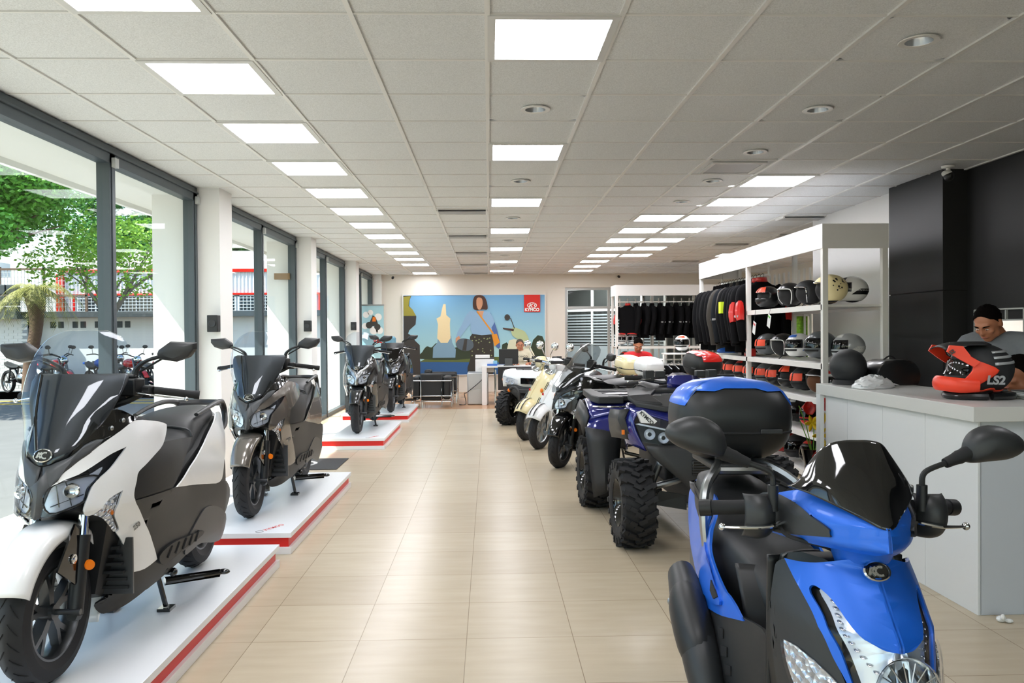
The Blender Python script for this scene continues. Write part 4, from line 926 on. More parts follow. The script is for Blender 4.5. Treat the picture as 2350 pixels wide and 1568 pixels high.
skin_panel('side_panel', [(.93, .87), (.87, .86), (.83, .701), (.772, .594), (.698, .594), (.437, .649), (.437, .649), (.519, .69), (.663, .719), (.762, .751), (.8, .8), (.86, .86), (1.05, .89), (1.3, .88), (1.42, .8), (1.35, .7), (1.1, .62), (.9, .59), (.84, .6), (.87, .7), (.9, .79)], w_rear, 'blue_paint', BS, off=.006, thick=.008, split=True)
skin_panel('side_panel_fin', [(.86, .76), (.7, .70), (.55, .665), (.6, .64), (.74, .625), (.83, .66)], w_rear, 'blue_paint', BS, off=.012, thick=.008, split=True)
skin_panel('vent_mesh', [(.663, .692), (.57, .672), (.603, .655), (.65, .664)], w_rear, 'rubber', BS, off=.016, thick=.004, split=True, sm=0)
skin_panel('lower_side', [(.766, .594), (.437, .652), (.34, .65), (.25, .6), (.22, .55), (.22, .3), (.9, .28), (1.2, .42), (1.3, .62), (1.1, .62), (.9, .592)], w_rear, 'dark_plastic', BS, off=.0, thick=.01, split=True)
for k in range(4):
    y, z = .57-.02*k, .57-.045*k; pts = [(y, z+.015), (y-.03, z+.02), (y-.03, z-.008), (y, z-.014)]
    skin_panel('side_slot', pts, w_rear, 'rubber', BS, off=.004, thick=.003, split=True, sm=0)
MB().box(-.19, .19, .12, .55, .24, .3).build('floor_board', 'rubber', BS, bev=.02)
wheel(BS, (0, .02, .27), R=.27, r=.2, wd=.1); wheel(BS, (0, 1.36, .27), R=.27, r=.19, wd=.11)
rows = []
for k in range(9):
    a = math.radians(20+k*17); rows.append([(x*.062, .02-(.3-.03*x*x)*math.cos(a), .27+(.3-.03*x*x)*math.sin(a)) for x in (-1, -.7, -.35, 0, .35, .7, 1)])
MB().grid(rows, 2).build('mudguard', 'blue_paint', BS, solid=.005)
for s in (-1, 1): MB().tube([(s*.075, .02, .27), (s*.075, .1, .55)], .017, 10).build('fork_leg', 'steel_dark', BS)
mf = MB().tube([(-.235, .52, .38), (-.24, .56, .42), (-.245, .63, .5), (-.24, .78, .59), (-.235, .9, .64)], [.035, .048, .054, .054, .042], 18, 4, flat=1.2); mo = mf.build('muffler', 'dark_plastic', BS); MB().lathe([(.02, .02), (.036, .01), (.04, -.03)], (-.235, .9, .64), M=face_mat((0, 0, 0), (0, 1, .35)).to_3x3(), n=20).build('muffler_tip', 'alu', mo)
MB().tube([(-.247, .6, .47), (-.25, .64, .51), (-.247, .76, .58), (-.24, .82, .61)], [.04, .056, .057, .045], 18, 3, flat=1.22).build('heat_shield', 'black_plastic', mo)
for y, z in ((.66, .53), (.79, .585)): MB().ball((-.298, y, z), (.006, .01, .01), 10, 6).build('bolt', 'alu', mo)
# rear carrier and box
cr_ = MB()
for s in (-1, 1): cr_.tube([(s*.165, .86, .74), (s*.17, .87, .83), (s*.155, .9, .92), (s*.1, .98, .965), (s*.06, 1.1, .972)], [.012, .014, .016, .017, .016], 8, 4, flat=1.6)
cr_.tube([(-.1, .98, .965), (0, .95, .97), (.1, .98, .965)], .015, 8, 3); cr_.build('carrier', 'alu', BS)
MB().box(-.1, .1, .98, 1.3, .955, .985).build('carrier_plate', 'black_plastic', BS, bev=.01)
tb = top_box(BS, (0, 1.17, .985), 'blue_paint', 1.0)
MB().box(-.07, .07, 1.42, 1.46, .66, .76).build('tail_lamp', 'red_paint', BS, bev=.01)
MB().tube([(.12, .75, .25), (.2, .8, .012)], .012, 8).build('side_stand', 'steel_dark', BS)
# ================================================================ quad bikes
mat('spring', '6d7072', .35, .8)
def knobby(parent, loc, R=.29, wd=.22, rim=.16, side=1):
    x, y, z = loc; h = wd/2
    m = MB()
    for k in range(20):
        for s in (-1, 1):
            a = 2*math.pi*(k+(.25*s))/20
            for x0, a0, w_, l_, r_ in ((.12, 0, .5, .055, R-.006), (.45, .12, .45, .05, R-.006), (.82, .18, .34, .06, R-.014)):
                aa = a+a0; M = Matrix.Rotation(-aa, 3, 'X') @ Matrix.Rotation(s*.5, 3, 'Z')
                c = (x+s*h*x0, y+r_*math.sin(aa), z+r_*math.cos(aa)); m.obox(c, h*w_, l_*.55, .026, M=M)
            c = (x+s*(h+.0), y+(R-.04)*math.sin(a+.2), z+(R-.04)*math.cos(a+.2)); m.obox(c, .012, .03, .04, M=Matrix.Rotation(-(a+.2), 3, 'X'))
    o = MB().lathe([(rim, -h*.9), (rim+.03, -h), (R-.05, -h), (R-.02, -h*.85), (R-.012, -h*.4), (R-.012, h*.4), (R-.02, h*.85), (R-.05, h), (rim+.03, h), (rim, h*.9)], loc, 'X', 40).build('wheel', 'rubber', parent, extra=(m, 'rubber'), angle=30)
    MB().lathe([(rim+.006, -h*.9), (rim-.01, -h*.7), (rim-.02, -h*.3), (.05, -h*.1), (.05, h*.1), (rim-.02, h*.3), (rim-.01, h*.7), (rim+.006, h*.9)], loc, 'X', 32).lathe([(0, -h*.5), (.035, -h*.5), (.035, h*.5), (0, h*.5)], loc, 'X', 16).build('rim', 'gloss_black', o)
    return o
def quad(label, loc, rotz, paint, scale=1.0, bumper=False, group='quad bikes'):
    t = thing('quad_bike', label, 'quad bike', loc, rotz, group); t.scale = (scale,)*3
    for s in (-1, 1): knobby(t, (s*.48, 0, .29)); knobby(t, (s*.505, 1.25, .29), wd=.25)
    H = [(.485, .832), (.461, .837), (.343, .811), (.2, .775), (.2, .69), (.264, .682), (.402, .708), (.442, .714), (.461, .763)]
    # nose block, hood
    n = MB()
    for s in (-1, 1):
        n.grid([[(s*x, y, z) for x, y, z in r] for r in (
            [(0, -.2, .79), (.17, -.18, .823), (.45, -.10, .905), (.515, -.02, .925)],
            [(0, -.1, .86), (.17, -.08, .88), (.42, -.0, .93), (.5, .08, .935)],
            [(0, .1, .92), (.17, .12, .93), (.36, .15, .94), (.44, .2, .93)],
            [(0, .42, .93), (.12, .42, .93), (.2, .42, .9), (.24, .42, .8)])], 3)
    n.build('hood', paint, t, solid=.012)
    n = MB()
    for s in (-1, 1):
        n.grid([[(s*x, y, z) for x, y, z in r] for r in (
            [(.451, -.11, .905), (.49, -.12, .85), (.47, -.14, .76), (.417, -.16, .657)],
            [(.515, -.02, .925), (.53, -.0, .85), (.53, .0, .76), (.50, .0, .68)],
            [(.5, .12, .9), (.5, .16, .82), (.48, .2, .7), (.46, .22, .6)])], 3)
    n.build_lr('front_fender', paint, t, solid=.01)
    n = MB()
    for s in (-1, 1):
        n.grid([[(s*x, y, z) for x, y, z in r] for r in (
            [(.507, -.06, .925), (.535, -.05, .86), (.515, -.07, .78), (.478, -.08, .705)],
            [(.56, -.02, .915), (.572, -.02, .85), (.55, -.03, .79), (.51, -.03, .72)],
            [(.58, .2, .9), (.59, .22, .84), (.58, .24, .76), (.56, .26, .7)])], 1)
    n.build_lr('fender_flare', 'dark_plastic', t, solid=.012)
    for s in (-1, 1):
        MB().prism([(s*x, -.135+.25*(x-.2)*.25, z) for x, z in H], (0, .03, 0)).build('headlight', 'tread_dark', t, smooth=False)
        for x, z, r in ((.39, .762, .034), (.298, .737, .034)):
            MB().lathe([(r*.4, .004), (r*.75, .0), (r*.9, .012), (r, .02), (r*1.1, .004)], (s*x, -.135, z), M=face_mat((0, 0, 0), (0, -1, 0)).to_3x3(), n=24).build('lamp', 'reflector_chrome', t)
        MB().prism([(s*.485, -.15, .832), (s*.461, -.15, .837), (s*.343, -.15, .811), (s*.2, -.15, .775), (s*.2, -.15, .765), (s*.343, -.15, .80), (s*.46, -.15, .825)], (0, .01, 0)).build('light_strip', 'reflector_chrome', t)
        MB().prism([(s*x, -.158, z) for x, z in H], (0, .004, 0)).build('headlight_lens', 'lens_clear', t, smooth=False)
        MB().lathe([(0, .002), (.02, .0), (.026, .012), (.032, .0)], (s*.309, -.15, .586), M=face_mat((0, 0, 0), (0, -1, 0)).to_3x3(), n=20).build('fog_lamp', 'reflector_chrome', t)
        MB().obox((s*.55, -.065, .77), .018, .012, .03).build('reflector', 'orange', t)
        MB().tube([(s*.34, .06, .38), (s*.27, .04, .56)], .024, 12).tube([(s*.27, .04, .56), (s*.25, .035, .7)], .034, 12).build('shock_absorber', 'spring', t)
        MB().tube([(s*.36, .02, .38), (s*.12, .0, .44)], .022, 10).tube([(s*.38, .0, .3), (s*.1, -.02, .27)], .02, 10).build('suspension_arm', 'alu', t)
        MB().prism([(s*.36, -.03, .28), (s*.12, -.05, .24), (s*.12, -.05, .34), (s*.3, -.04, .37)], (0, .02, 0)).build('arm_guard', 'black_plastic', t)
        # rear fender with front flap
        MB().grid([[(s*x, y, z) for x, y, z in r] for r in (
            [(.2, .86, .8), (.32, .87, .79), (.45, .88, .78), (.62, .9, .74)],
            [(.2, .9, .86), (.34, .92, .86), (.48, .94, .85), (.62, .96, .82)],
            [(.2, 1.25, .93), (.36, 1.25, .93), (.5, 1.25, .91), (.6, 1.25, .88)],
            [(.2, 1.6, .86), (.34, 1.6, .86), (.48, 1.6, .84), (.58, 1.6, .8)])], 3).build('rear_fender', paint, t, solid=.01)
        MB().grid([[(s*x, y, z) for x, y, z in r] for r in (
            [(.3, .87, .78), (.45, .88, .78), (.62, .9, .74)], [(.3, .85, .7), (.46, .84, .7), (.64, .86, .7)], [(.32, .83, .62), (.5, .80, .66), (.65, .84, .69)])], 2).build('fender_skirt', paint, t, solid=.01)
        MB().grid([[(s*x, y, z) for x, y, z in r] for r in (
            [(.38, .83, .64), (.52, .79, .68), (.66, .83, .70)], [(.40, .82, .42), (.52, .77, .44), (.63, .82, .44)], [(.42, .80, .26), (.52, .75, .2), (.60, .80, .16)])], 2).build('mud_flap', 'dark_plastic', t, solid=.015)
        MB().grid([[(s*x, y, z) for x, y, z in r] for r in (
            [(.62, .89, .78), (.66, .9, .62)], [(.63, .96, .84), (.67, .97, .70)], [(.63, 1.25, .88), (.67, 1.25, .74)], [(.6, 1.6, .8), (.63, 1.6, .68)])], 0).build('rear_flare', 'dark_plastic', t, solid=.015)
        MB().box(s*.3-.12, s*.3+.12, .35, .85, .27, .31).build('foot_well', 'black_plastic', t, bev=.01)
        MB().tube([(s*.41, .54, 1.095), (s*.28, .53, 1.095)], .018, 14).build('grip', 'rubber', t)
        MB().obox((s*.235, .52, 1.11), .07, .07, .08).obox((s*.15, .52, 1.12), .07, .06, .05).build('switch_box', 'dark_plastic', t, bev=.006)
        lv = MB(); lever(lv, s, (s*.23, .49, 1.09), (s*.4, .47, 1.07)); lv.build('brake_lever', 'chrome', t)
        MB().tube([(s*.12, .5, 1.1), (s*.1, .44, 1.03), (s*.12, .45, .93)], .007, 6, 4).build('cable', 'rubber', t)
    MB().grid([[(x, y, z) for x in (-hw, -hw*.5, 0, hw*.5, hw)] for y, z, hw in ((-.17, .69, .42), (-.19, .62, .38), (-.2, .5, .24), (-.18, .4, .14), (-.14, .27, .1))], 2).build('front_skid', 'dark_plastic', t, solid=.03)
    MB().box(-.13, .13, -.225, -.19, .5, .6).build('grille', 'gloss_black', t, bev=.005); gr = MB()
    for k in range(6): gr.box(-.13, .13, -.232, -.224, .505+k*.017, .511+k*.017)
    gr.build('grille_slats', 'dark_plastic', t, smooth=False)
    MB().box(-.2, .2, -.13, .35, .62, .84).box(-.1, .1, -.1, 1.45, .24, .6).box(-.16, .16, .35, .85, .35, .68).build('chassis', 'black_plastic', t, bev=.02)
    MB().tube([(0, .5, .7), (0, .52, 1.0)], .03, 10).tube([(-.3, .53, 1.095), (-.15, .5, 1.06), (.15, .5, 1.06), (.3, .53, 1.095)], .014, 10, 3).build('handlebar', 'steel_dark', t)
    MB().grid([[(x, y, z) for x, y, z in r] for r in (
        [(-.11, .46, 1.0), (-.05, .42, .995), (.05, .42, .995), (.12, .46, 1.0)], [(-.12, .43, 1.06), (-.05, .38, 1.05), (.05, .38, 1.05), (.13, .43, 1.06)], [(-.1, .48, 1.1), (-.05, .44, 1.11), (.05, .44, 1.11), (.11, .48, 1.1)], [(-.08, .58, 1.1), (-.04, .58, 1.12), (.04, .58, 1.12), (.09, .58, 1.1)])], 0).build('instrument_pod', paint, t, solid=.015, off=0)
    rows = []
    for y, z, hw in ((.5, .78, .1), (.62, .8, .13), (.8, .8, .15), (1.0, .85, .16), (1.25, .9, .17), (1.4, .9, .15)): rows.append([(x*hw, y, z-d) for x, d in ((-1, .12), (-.95, .03), (-.5, 0), (.5, 0), (.95, .03), (1, .12))])
    MB().grid(rows, 3).build('seat', 'seat_vinyl', t, solid=.03, off=-1)
    if not bumper:
        r = MB()
        for s in (-1, 1):
            r.prism([(s*.46, -.02, .94), (s*.50, .02, .98), (s*.42, .4, 1.0), (s*.26, .4, 1.0), (s*.24, .3, 1.0), (s*.34, .04, .98), (s*.28, -.06, .93)], (0, 0, .03))
        r.prism([(-.46, -.02, .93), (-.28, -.09, .9), (.28, -.09, .9), (.46, -.02, .93), (.36, .08, .97), (-.36, .08, .97)], (0, 0, .035)); r.prism([(-.4, .34, .99), (.4, .34, .99), (.36, .42, 1.0), (-.36, .42, 1.0)], (0, 0, .03)); r.box(-.22, .22, .16, .22, .97, 1.0)
        r.build('front_rack', 'dark_plastic', t, bev=.008)
        r = MB()
        for s in (-1, 1): r.prism([(s*.34, .9, .87), (s*.54, .92, .87), (s*.58, 1.0, .88), (s*.54, 1.7, .88), (s*.46, 1.7, .88), (s*.46, 1.05, .88), (s*.36, 1.0, .88)], (0, 0, .055))
        for y in (.93, 1.12, 1.3, 1.48, 1.64): r.box(-.46, .46, y, y+.07, .89, .93)
        r.build('rear_rack', 'dark_plastic', t, bev=.008)
        MB().tube([(-.58, .93, .85), (-.45, .87, .85), (-.3, .88, .85)], .008, 8, 3).build('grab_handle', 'chrome', t)
        for s in (-1,):
            text('lettering', 'KYMCO', .032, 'dark_plastic', t, face_mat((-.415, -.162, .872), (0, -1, 0), roll=-.75), .0015, bold=.0008)
            MB().prism([(-.475, -.16, .905), (-.43, -.16, .92), (-.345, -.16, .85), (-.36, -.16, .835), (-.45, -.16, .84)], (0, .04, .002)).build('white_patch', 'white_paint', t, smooth=False)
    else:
        for c_ in t.children:
            if c_.name.split('.')[0] in ('headlight', 'lamp', 'headlight_lens', 'light_strip'): c_.location.y = -.045
        for zz, yy in ((.95, .12), (.95, 1.2)):
            r = MB()
            r.tube([(-.28, yy-.2, zz), (.28, yy-.2, zz), (.34, yy, zz), (.28, yy+.28, zz), (-.28, yy+.28, zz), (-.34, yy, zz), (-.28, yy-.2, zz)], .011, 8, 2)
            for q in (-.15, 0, .15): r.tube([(q, yy-.2, zz), (q, yy+.28, zz)], .009, 6)
            r.tube([(-.15, yy-.2, zz), (-.15, yy-.27, zz-.08)], .011, 6).tube([(.15, yy-.2, zz), (.15, yy-.27, zz-.08)], .011, 6)
            r.build('rack', 'black_plastic', t)
        r = MB()
        for s in (-1, 1): r.tube([(s*.33, -.22, .62), (s*.22, -.3, .66), (s*.12, -.34, .6), (s*.1, -.3, .4), (s*.08, -.2, .28)], .025, 10, 4)
        r.obox((0, -.32, .6), .46, .05, .06).obox((0, -.31, .45), .2, .04, .05); r.build('bumper', 'dark_plastic', t, bev=.006)
        MB().grid([[(x, -.14-.06*(1-abs(x)/.5)+dy, z) for x in (-.5, -.3, -.15, 0, .15, .3, .5)] for z, dy in ((.93, .08), (.87, .0), (.78, -.02), (.66, .0))], 2).build('nose_panel', paint, t, solid=.01)
        MB().obox((0, -.225, .76), .26, .03, .1).build('front_grille', 'gloss_black', t, bev=.005)
        for s in (-1, 1): MB().ball((s*.36, -.2, .6), (.03, .025, .03), 12, 8).build('indicator', 'orange', t)
        text('lettering', 'KYMCO', .07, 'steel_dark', t, face_mat((0, -.19, .83), (0, -1, .6)), .002, bold=.001)
    return t
quad('dark blue quad bike with black racks and knobbly tyres, behind the blue scooter', (1.43, 5.36, 0), .04, 'navy_paint')
quad('white quad bike with tubular racks and black bumper, farthest in the right-hand row', (.68, 12.25, 0), -.5, 'white_paint', .92, True)
# ================================================================ retro scooters
mat('cream_seat', 'd8d2c4', .5)
def retro(label, loc, rotz, paint, lean=.1, stripe='gloss_black'):
    t = thing('retro_scooter', label, 'scooter', loc, rotz, 'retro scooters in the right-hand row'); t.rotation_euler.y = lean
    wheel(t, (0, 0, .245), R=.245, r=.155, wd=.1, rim='alu'); wheel(t, (0, 1.27, .245), R=.245, r=.15, wd=.11, rim='alu')
    rows = []
    for k in range(8):
        a = math.radians(35+k*17); w_ = .1+.02*math.sin(k/7*math.pi); rows.append([(x*w_, -(.3+.01*(1-x*x)-.07*x*x)*math.cos(a)+.0, .26+(.3+.01*(1-x*x)-.07*x*x)*math.sin(a)) for x in (-1, -.75, -.4, 0, .4, .75, 1)])
    mg = MB().grid(rows, 2).build('mudguard', paint, t, solid=.006)
    fs = MB()
    for q in (-.028, .028): fs.tube([(q, -.3165*math.cos(a), .26+.3165*math.sin(a)) for a in [math.radians(40+12*k) for k in range(9)]], .008, 6, flat=.4)
    fs.build('mudguard_stripe', stripe, mg)
    for s in (-1, 1): MB().tube([(s*.085, -.02, .245), (s*.085, .06, .52)], .02, 10).build('fork_leg', 'chrome', t)
    S_ = [(.16, .3, .12), (.05, .42, .15), (.08, .55, .165), (.16, .7, .175), (.25, .86, .17), (.31, .96, .12)]
    MB().grid([[(x*w_, y+.11*abs(x)**2.2-.035*(1-abs(x)), z) for x in (-1, -.8, -.5, -.2, 0, .2, .5, .8, 1)] for y, z, w_ in S_], 3).build('leg_shield', paint, t, solid=.02, off=-1)
    st = MB()
    MB().grid([[(x*(.05), y-.052-(.0), z) for x in (-1, 0, 1)] for y, z in ((.06, .42), (.11, .55), (.19, .7), (.27, .84))], 2).build('centre_trim', paint, t, solid=.03, off=0)
    for s in (-1, 1): st.tube([(s*.022, y-.08, z) for y, z in ((.06, .44), (.085, .53), (.13, .63))], .008, 6, 3, flat=.5).tube([(s*.022, y-.08, z) for y, z in ((.19, .73), (.24, .82))], .008, 6, 2, flat=.5)
    st.tube([(s_*.05, .0, .39) for s_ in (-1, 0, 1)], .008, 6); st.build('stripe', stripe, t)
    MB().obox((.03, .075, .68), .03, .012, .03, 0).build('badge', 'red_paint', t)
    MB().ball((0, .38, 1.0), (.13, .12, .1), 20, 12).build('headset', paint, t)
    Mf = face_mat((0, 0, 0), (0, -1, .15)).to_3x3()
    MB().lathe([(.03, -.01), (.07, .02), (.085, .045), (.09, .035)], (0, .265, .985), M=Mf, n=28).build('headlight', 'chrome', t); MB().lathe([(.084, .04), (.06, .055), (0, .064)], (0, .265, .985), M=Mf, n=28).build('headlight_glass', 'lens_clear', t)
    for s in (-1, 1):
        MB().tube([(s*.1, .4, 1.02), (s*.22, .45, 1.03)], .016, 10).build('handlebar', 'chrome', t); MB().tube([(s*.22, .45, 1.03), (s*.35, .5, 1.02)], .018, 12).build('grip', 'rubber', t)
        MB().tube([(s*.12, .38, 1.06), (s*.15, .35, 1.14), (s*.19, .34, 1.22)], .006, 6, 3).build('mirror_stem', 'chrome', t)
        MB().ball((s*.21, .34, 1.25), (.055, .03, .055), 18, 10).build('mirror', 'chrome', t)
        MB().grid([[(s*w_*math.sin(q), y, z+h*math.cos(q)) for q in (.1, .6, 1.1, 1.6, 2.1)] for y, z, w_, h in ((.62, .5, .12, .14), (.75, .52, .2, .2), (1.0, .53, .24, .23), (1.3, .54, .22, .22), (1.5, .58, .14, .17), (1.6, .62, .05, .1))], 3).build('side_cowl', paint, t, solid=.01)
        MB().ball((s*.15, .2, .68), (.018, .02, .03), 10, 8).build('indicator', 'orange', t)
    MB().box(-.14, .14, .3, .75, .26, .31).build('floor_board', 'rubber', t, bev=.01)
    MB().grid([[(x*.15, y, z) for x in (-1, -.5, 0, .5, 1)] for z, y in ((.3, .7), (.5, .62), (.72, .64))], 2).build('inner_panel', paint, t, solid=.02)
    rows = []
    for y, z, hw in ((.6, .76, .1), (.7, .8, .14), (.9, .8, .16), (1.05, .83, .155), (1.3, .84, .14), (1.48, .82, .1)): rows.append([(x*hw, y, z-d) for x, d in ((-1, .09), (-.95, .025), (-.5, 0), (.5, 0), (.95, .025), (1, .09))])
    MB().grid(rows, 3).build('seat', 'seat_vinyl', t, solid=.03, off=-1)
    MB().tube([(-.12, 1.3, .8), (-.12, 1.55, .86), (.12, 1.55, .86), (.12, 1.3, .8)], .011, 8, 3).build('rear_rack', 'chrome', t)
    MB().box(-.1, .1, .9, 1.35, .18, .36).build('engine', 'steel_dark', t, bev=.03)
    MB().tube([(.1, .6, .2), (.17, .62, .0)], .012, 8).build('side_stand', 'steel_dark', t)
    return t
WS = retro('white retro scooter with black stripes and round chrome mirrors', (.56, 9.93, 0), -1.3, 'white_paint')
CS = retro('cream retro scooter with black stripes, just behind the white retro one', (.44, 10.75, 0), -1.3, 'cream_paint')
for r_ in (WS, CS):
    steer(r_, ('wheel', 'mudguard', 'fork_leg', 'headset', 'headlight', 'headlight_glass', 'handlebar', 'grip', 'mirror_stem', 'mirror'), .75, .12)
top_box(WS, (0, 1.52, .85), 'white_paint', .95, body='white_paint'); top_box(CS, (0, 1.52, .85), 'cream_paint', .95, body='cream_paint')
# the dark scooters
maxi('dark charcoal maxi scooter on the sunlit third platform', (-1.72, 10.45, .14), 'dark_paint', 'maxi scooters on the platforms', nose='alu', cowl=True)
maxi('black scooter on the farthest platform by the armchairs', (-1.62, 13.2, .14), 'dark_paint', 'maxi scooters on the platforms', nose='gloss_black', shield='screen_smoke', top=False)
bk_ = maxi('black touring scooter with tall clear windscreen and a red-lidded top box', (.70, 8.55, 0), 'gloss_black', 'maxi scooters on the platforms', rotz=-1.25, lean=.13, nose='dark_plastic', cowl=False, shield='screen_tour', sk=1.3, sdy=-.05, srk=1.35)
bk_['group'] = 'touring scooters in the right-hand row'
steer(bk_, ('wheel', 'mudguard', 'mudguard_side', 'fork_leg', 'fork_tube', 'axle', 'side_reflector', 'bolt', 'handlebar', 'grip', 'brake_lever', 'switch_box'), .75)
top_box(bk_, (0, 1.75, .93), 'red_paint', 1.05)
#motorcycle('black motorcycle with red tank between the touring scooter and the retro scooters', (1.95, 10.4, 0), -1.1, 'red_paint')['group'] = 'motorcycles in the right-hand row'
# ================================================================ shelving
def shelf_unit(name, label, loc, rotz, L, bays, rail_bays, shelves, depth=.55, H=2.4):
    """open white metal unit; local x runs along the front, local y is depth"""
    t = thing(name, label, 'shelving', loc, rotz); xs = bays
    for x in xs:
        for y in (0, depth): MB().box(x-.025, x+.025, y-.025, y+.025, 0, H-.0).build('post', 'white_metal', t, smooth=False, bev=.002)
    MB().box(-.03, L+.03, -.03, -.005, 2.18, H+.002).box(-.03, -.005, -.005, depth+.03, 2.18, H+.002).box(L+.005, L+.03, -.005, depth+.03, 2.18, H+.002).build('header', 'white_laminate', t, smooth=False)
    MB().box(-.0, L, -.0, depth, H-.02, H).build('top', 'white_laminate', t, smooth=False)
    for z, x0, x1 in shelves:
        f = MB().box(x0, x1, -.02, depth, z-.02, z)
        f.box(x0, x1, -.025, .01, z-.05, z+.001).box(x0, x1, depth-.01, depth+.025, z-.05, z+.001)
        f.build('shelf', 'white_metal', t, smooth=False)
    for x0, x1, z, y in rail_bays:
        r = MB().tube([(x0+.06, y, z), (x1-.06, y, z)], .015, 10)
        for x in (x0+.08, x1-.08): r.tube([(x, y, z), (x, y, 2.3)], .012, 8)
        r.build('hanging_rail', 'white_metal', t)
    n = int(L/.16)
    b = MB()
    for k in range(n+1 if L < 4 else 16): b.box(k*L/n-.012, k*L/n+.012, depth+.03, depth+.05, .1, 2.15)
    b.box(0, L, depth+.05, depth+.055, .1, 2.15) if False else None
    b.build('back_slats', 'white_metal', t, smooth=False, kind=None)
    return t
# unit along the aisle: local x -> -Y world would flip, so build with rotz = -90deg (x -> -y, y -> +x)
UA = shelf_unit('helmet_shelving', 'tall white open shelving unit full of helmets and jackets along the right side', (3.05, 11.4, 0), -math.pi/2, 4.2,
    [0, 2.07, 4.2], [(0, 2.07, 2.1, .27)], [(1.67, 2.07, 4.2), (1.13, 0, 4.2), (.80, 0, 4.2), (.46, 0, 4.2), (.085, 0, 4.2)])
UB = shelf_unit('jacket_shelving', 'white shelving unit with a row of black jackets against the back', (2.64, 16.5, 0), 0, 3.5,
    [0, 1.75, 3.5], [(0, 3.5, 2.06, .27)], [(1.13, 0, 3.5), (.75, 0, 3.5), (.085, 0, 3.5)])
struct(MB().box(2.6, 6.6, 17.2, 17.3, 0, 2.5).build('wall_partition', 'wall_warm', smooth=False)) if False else None
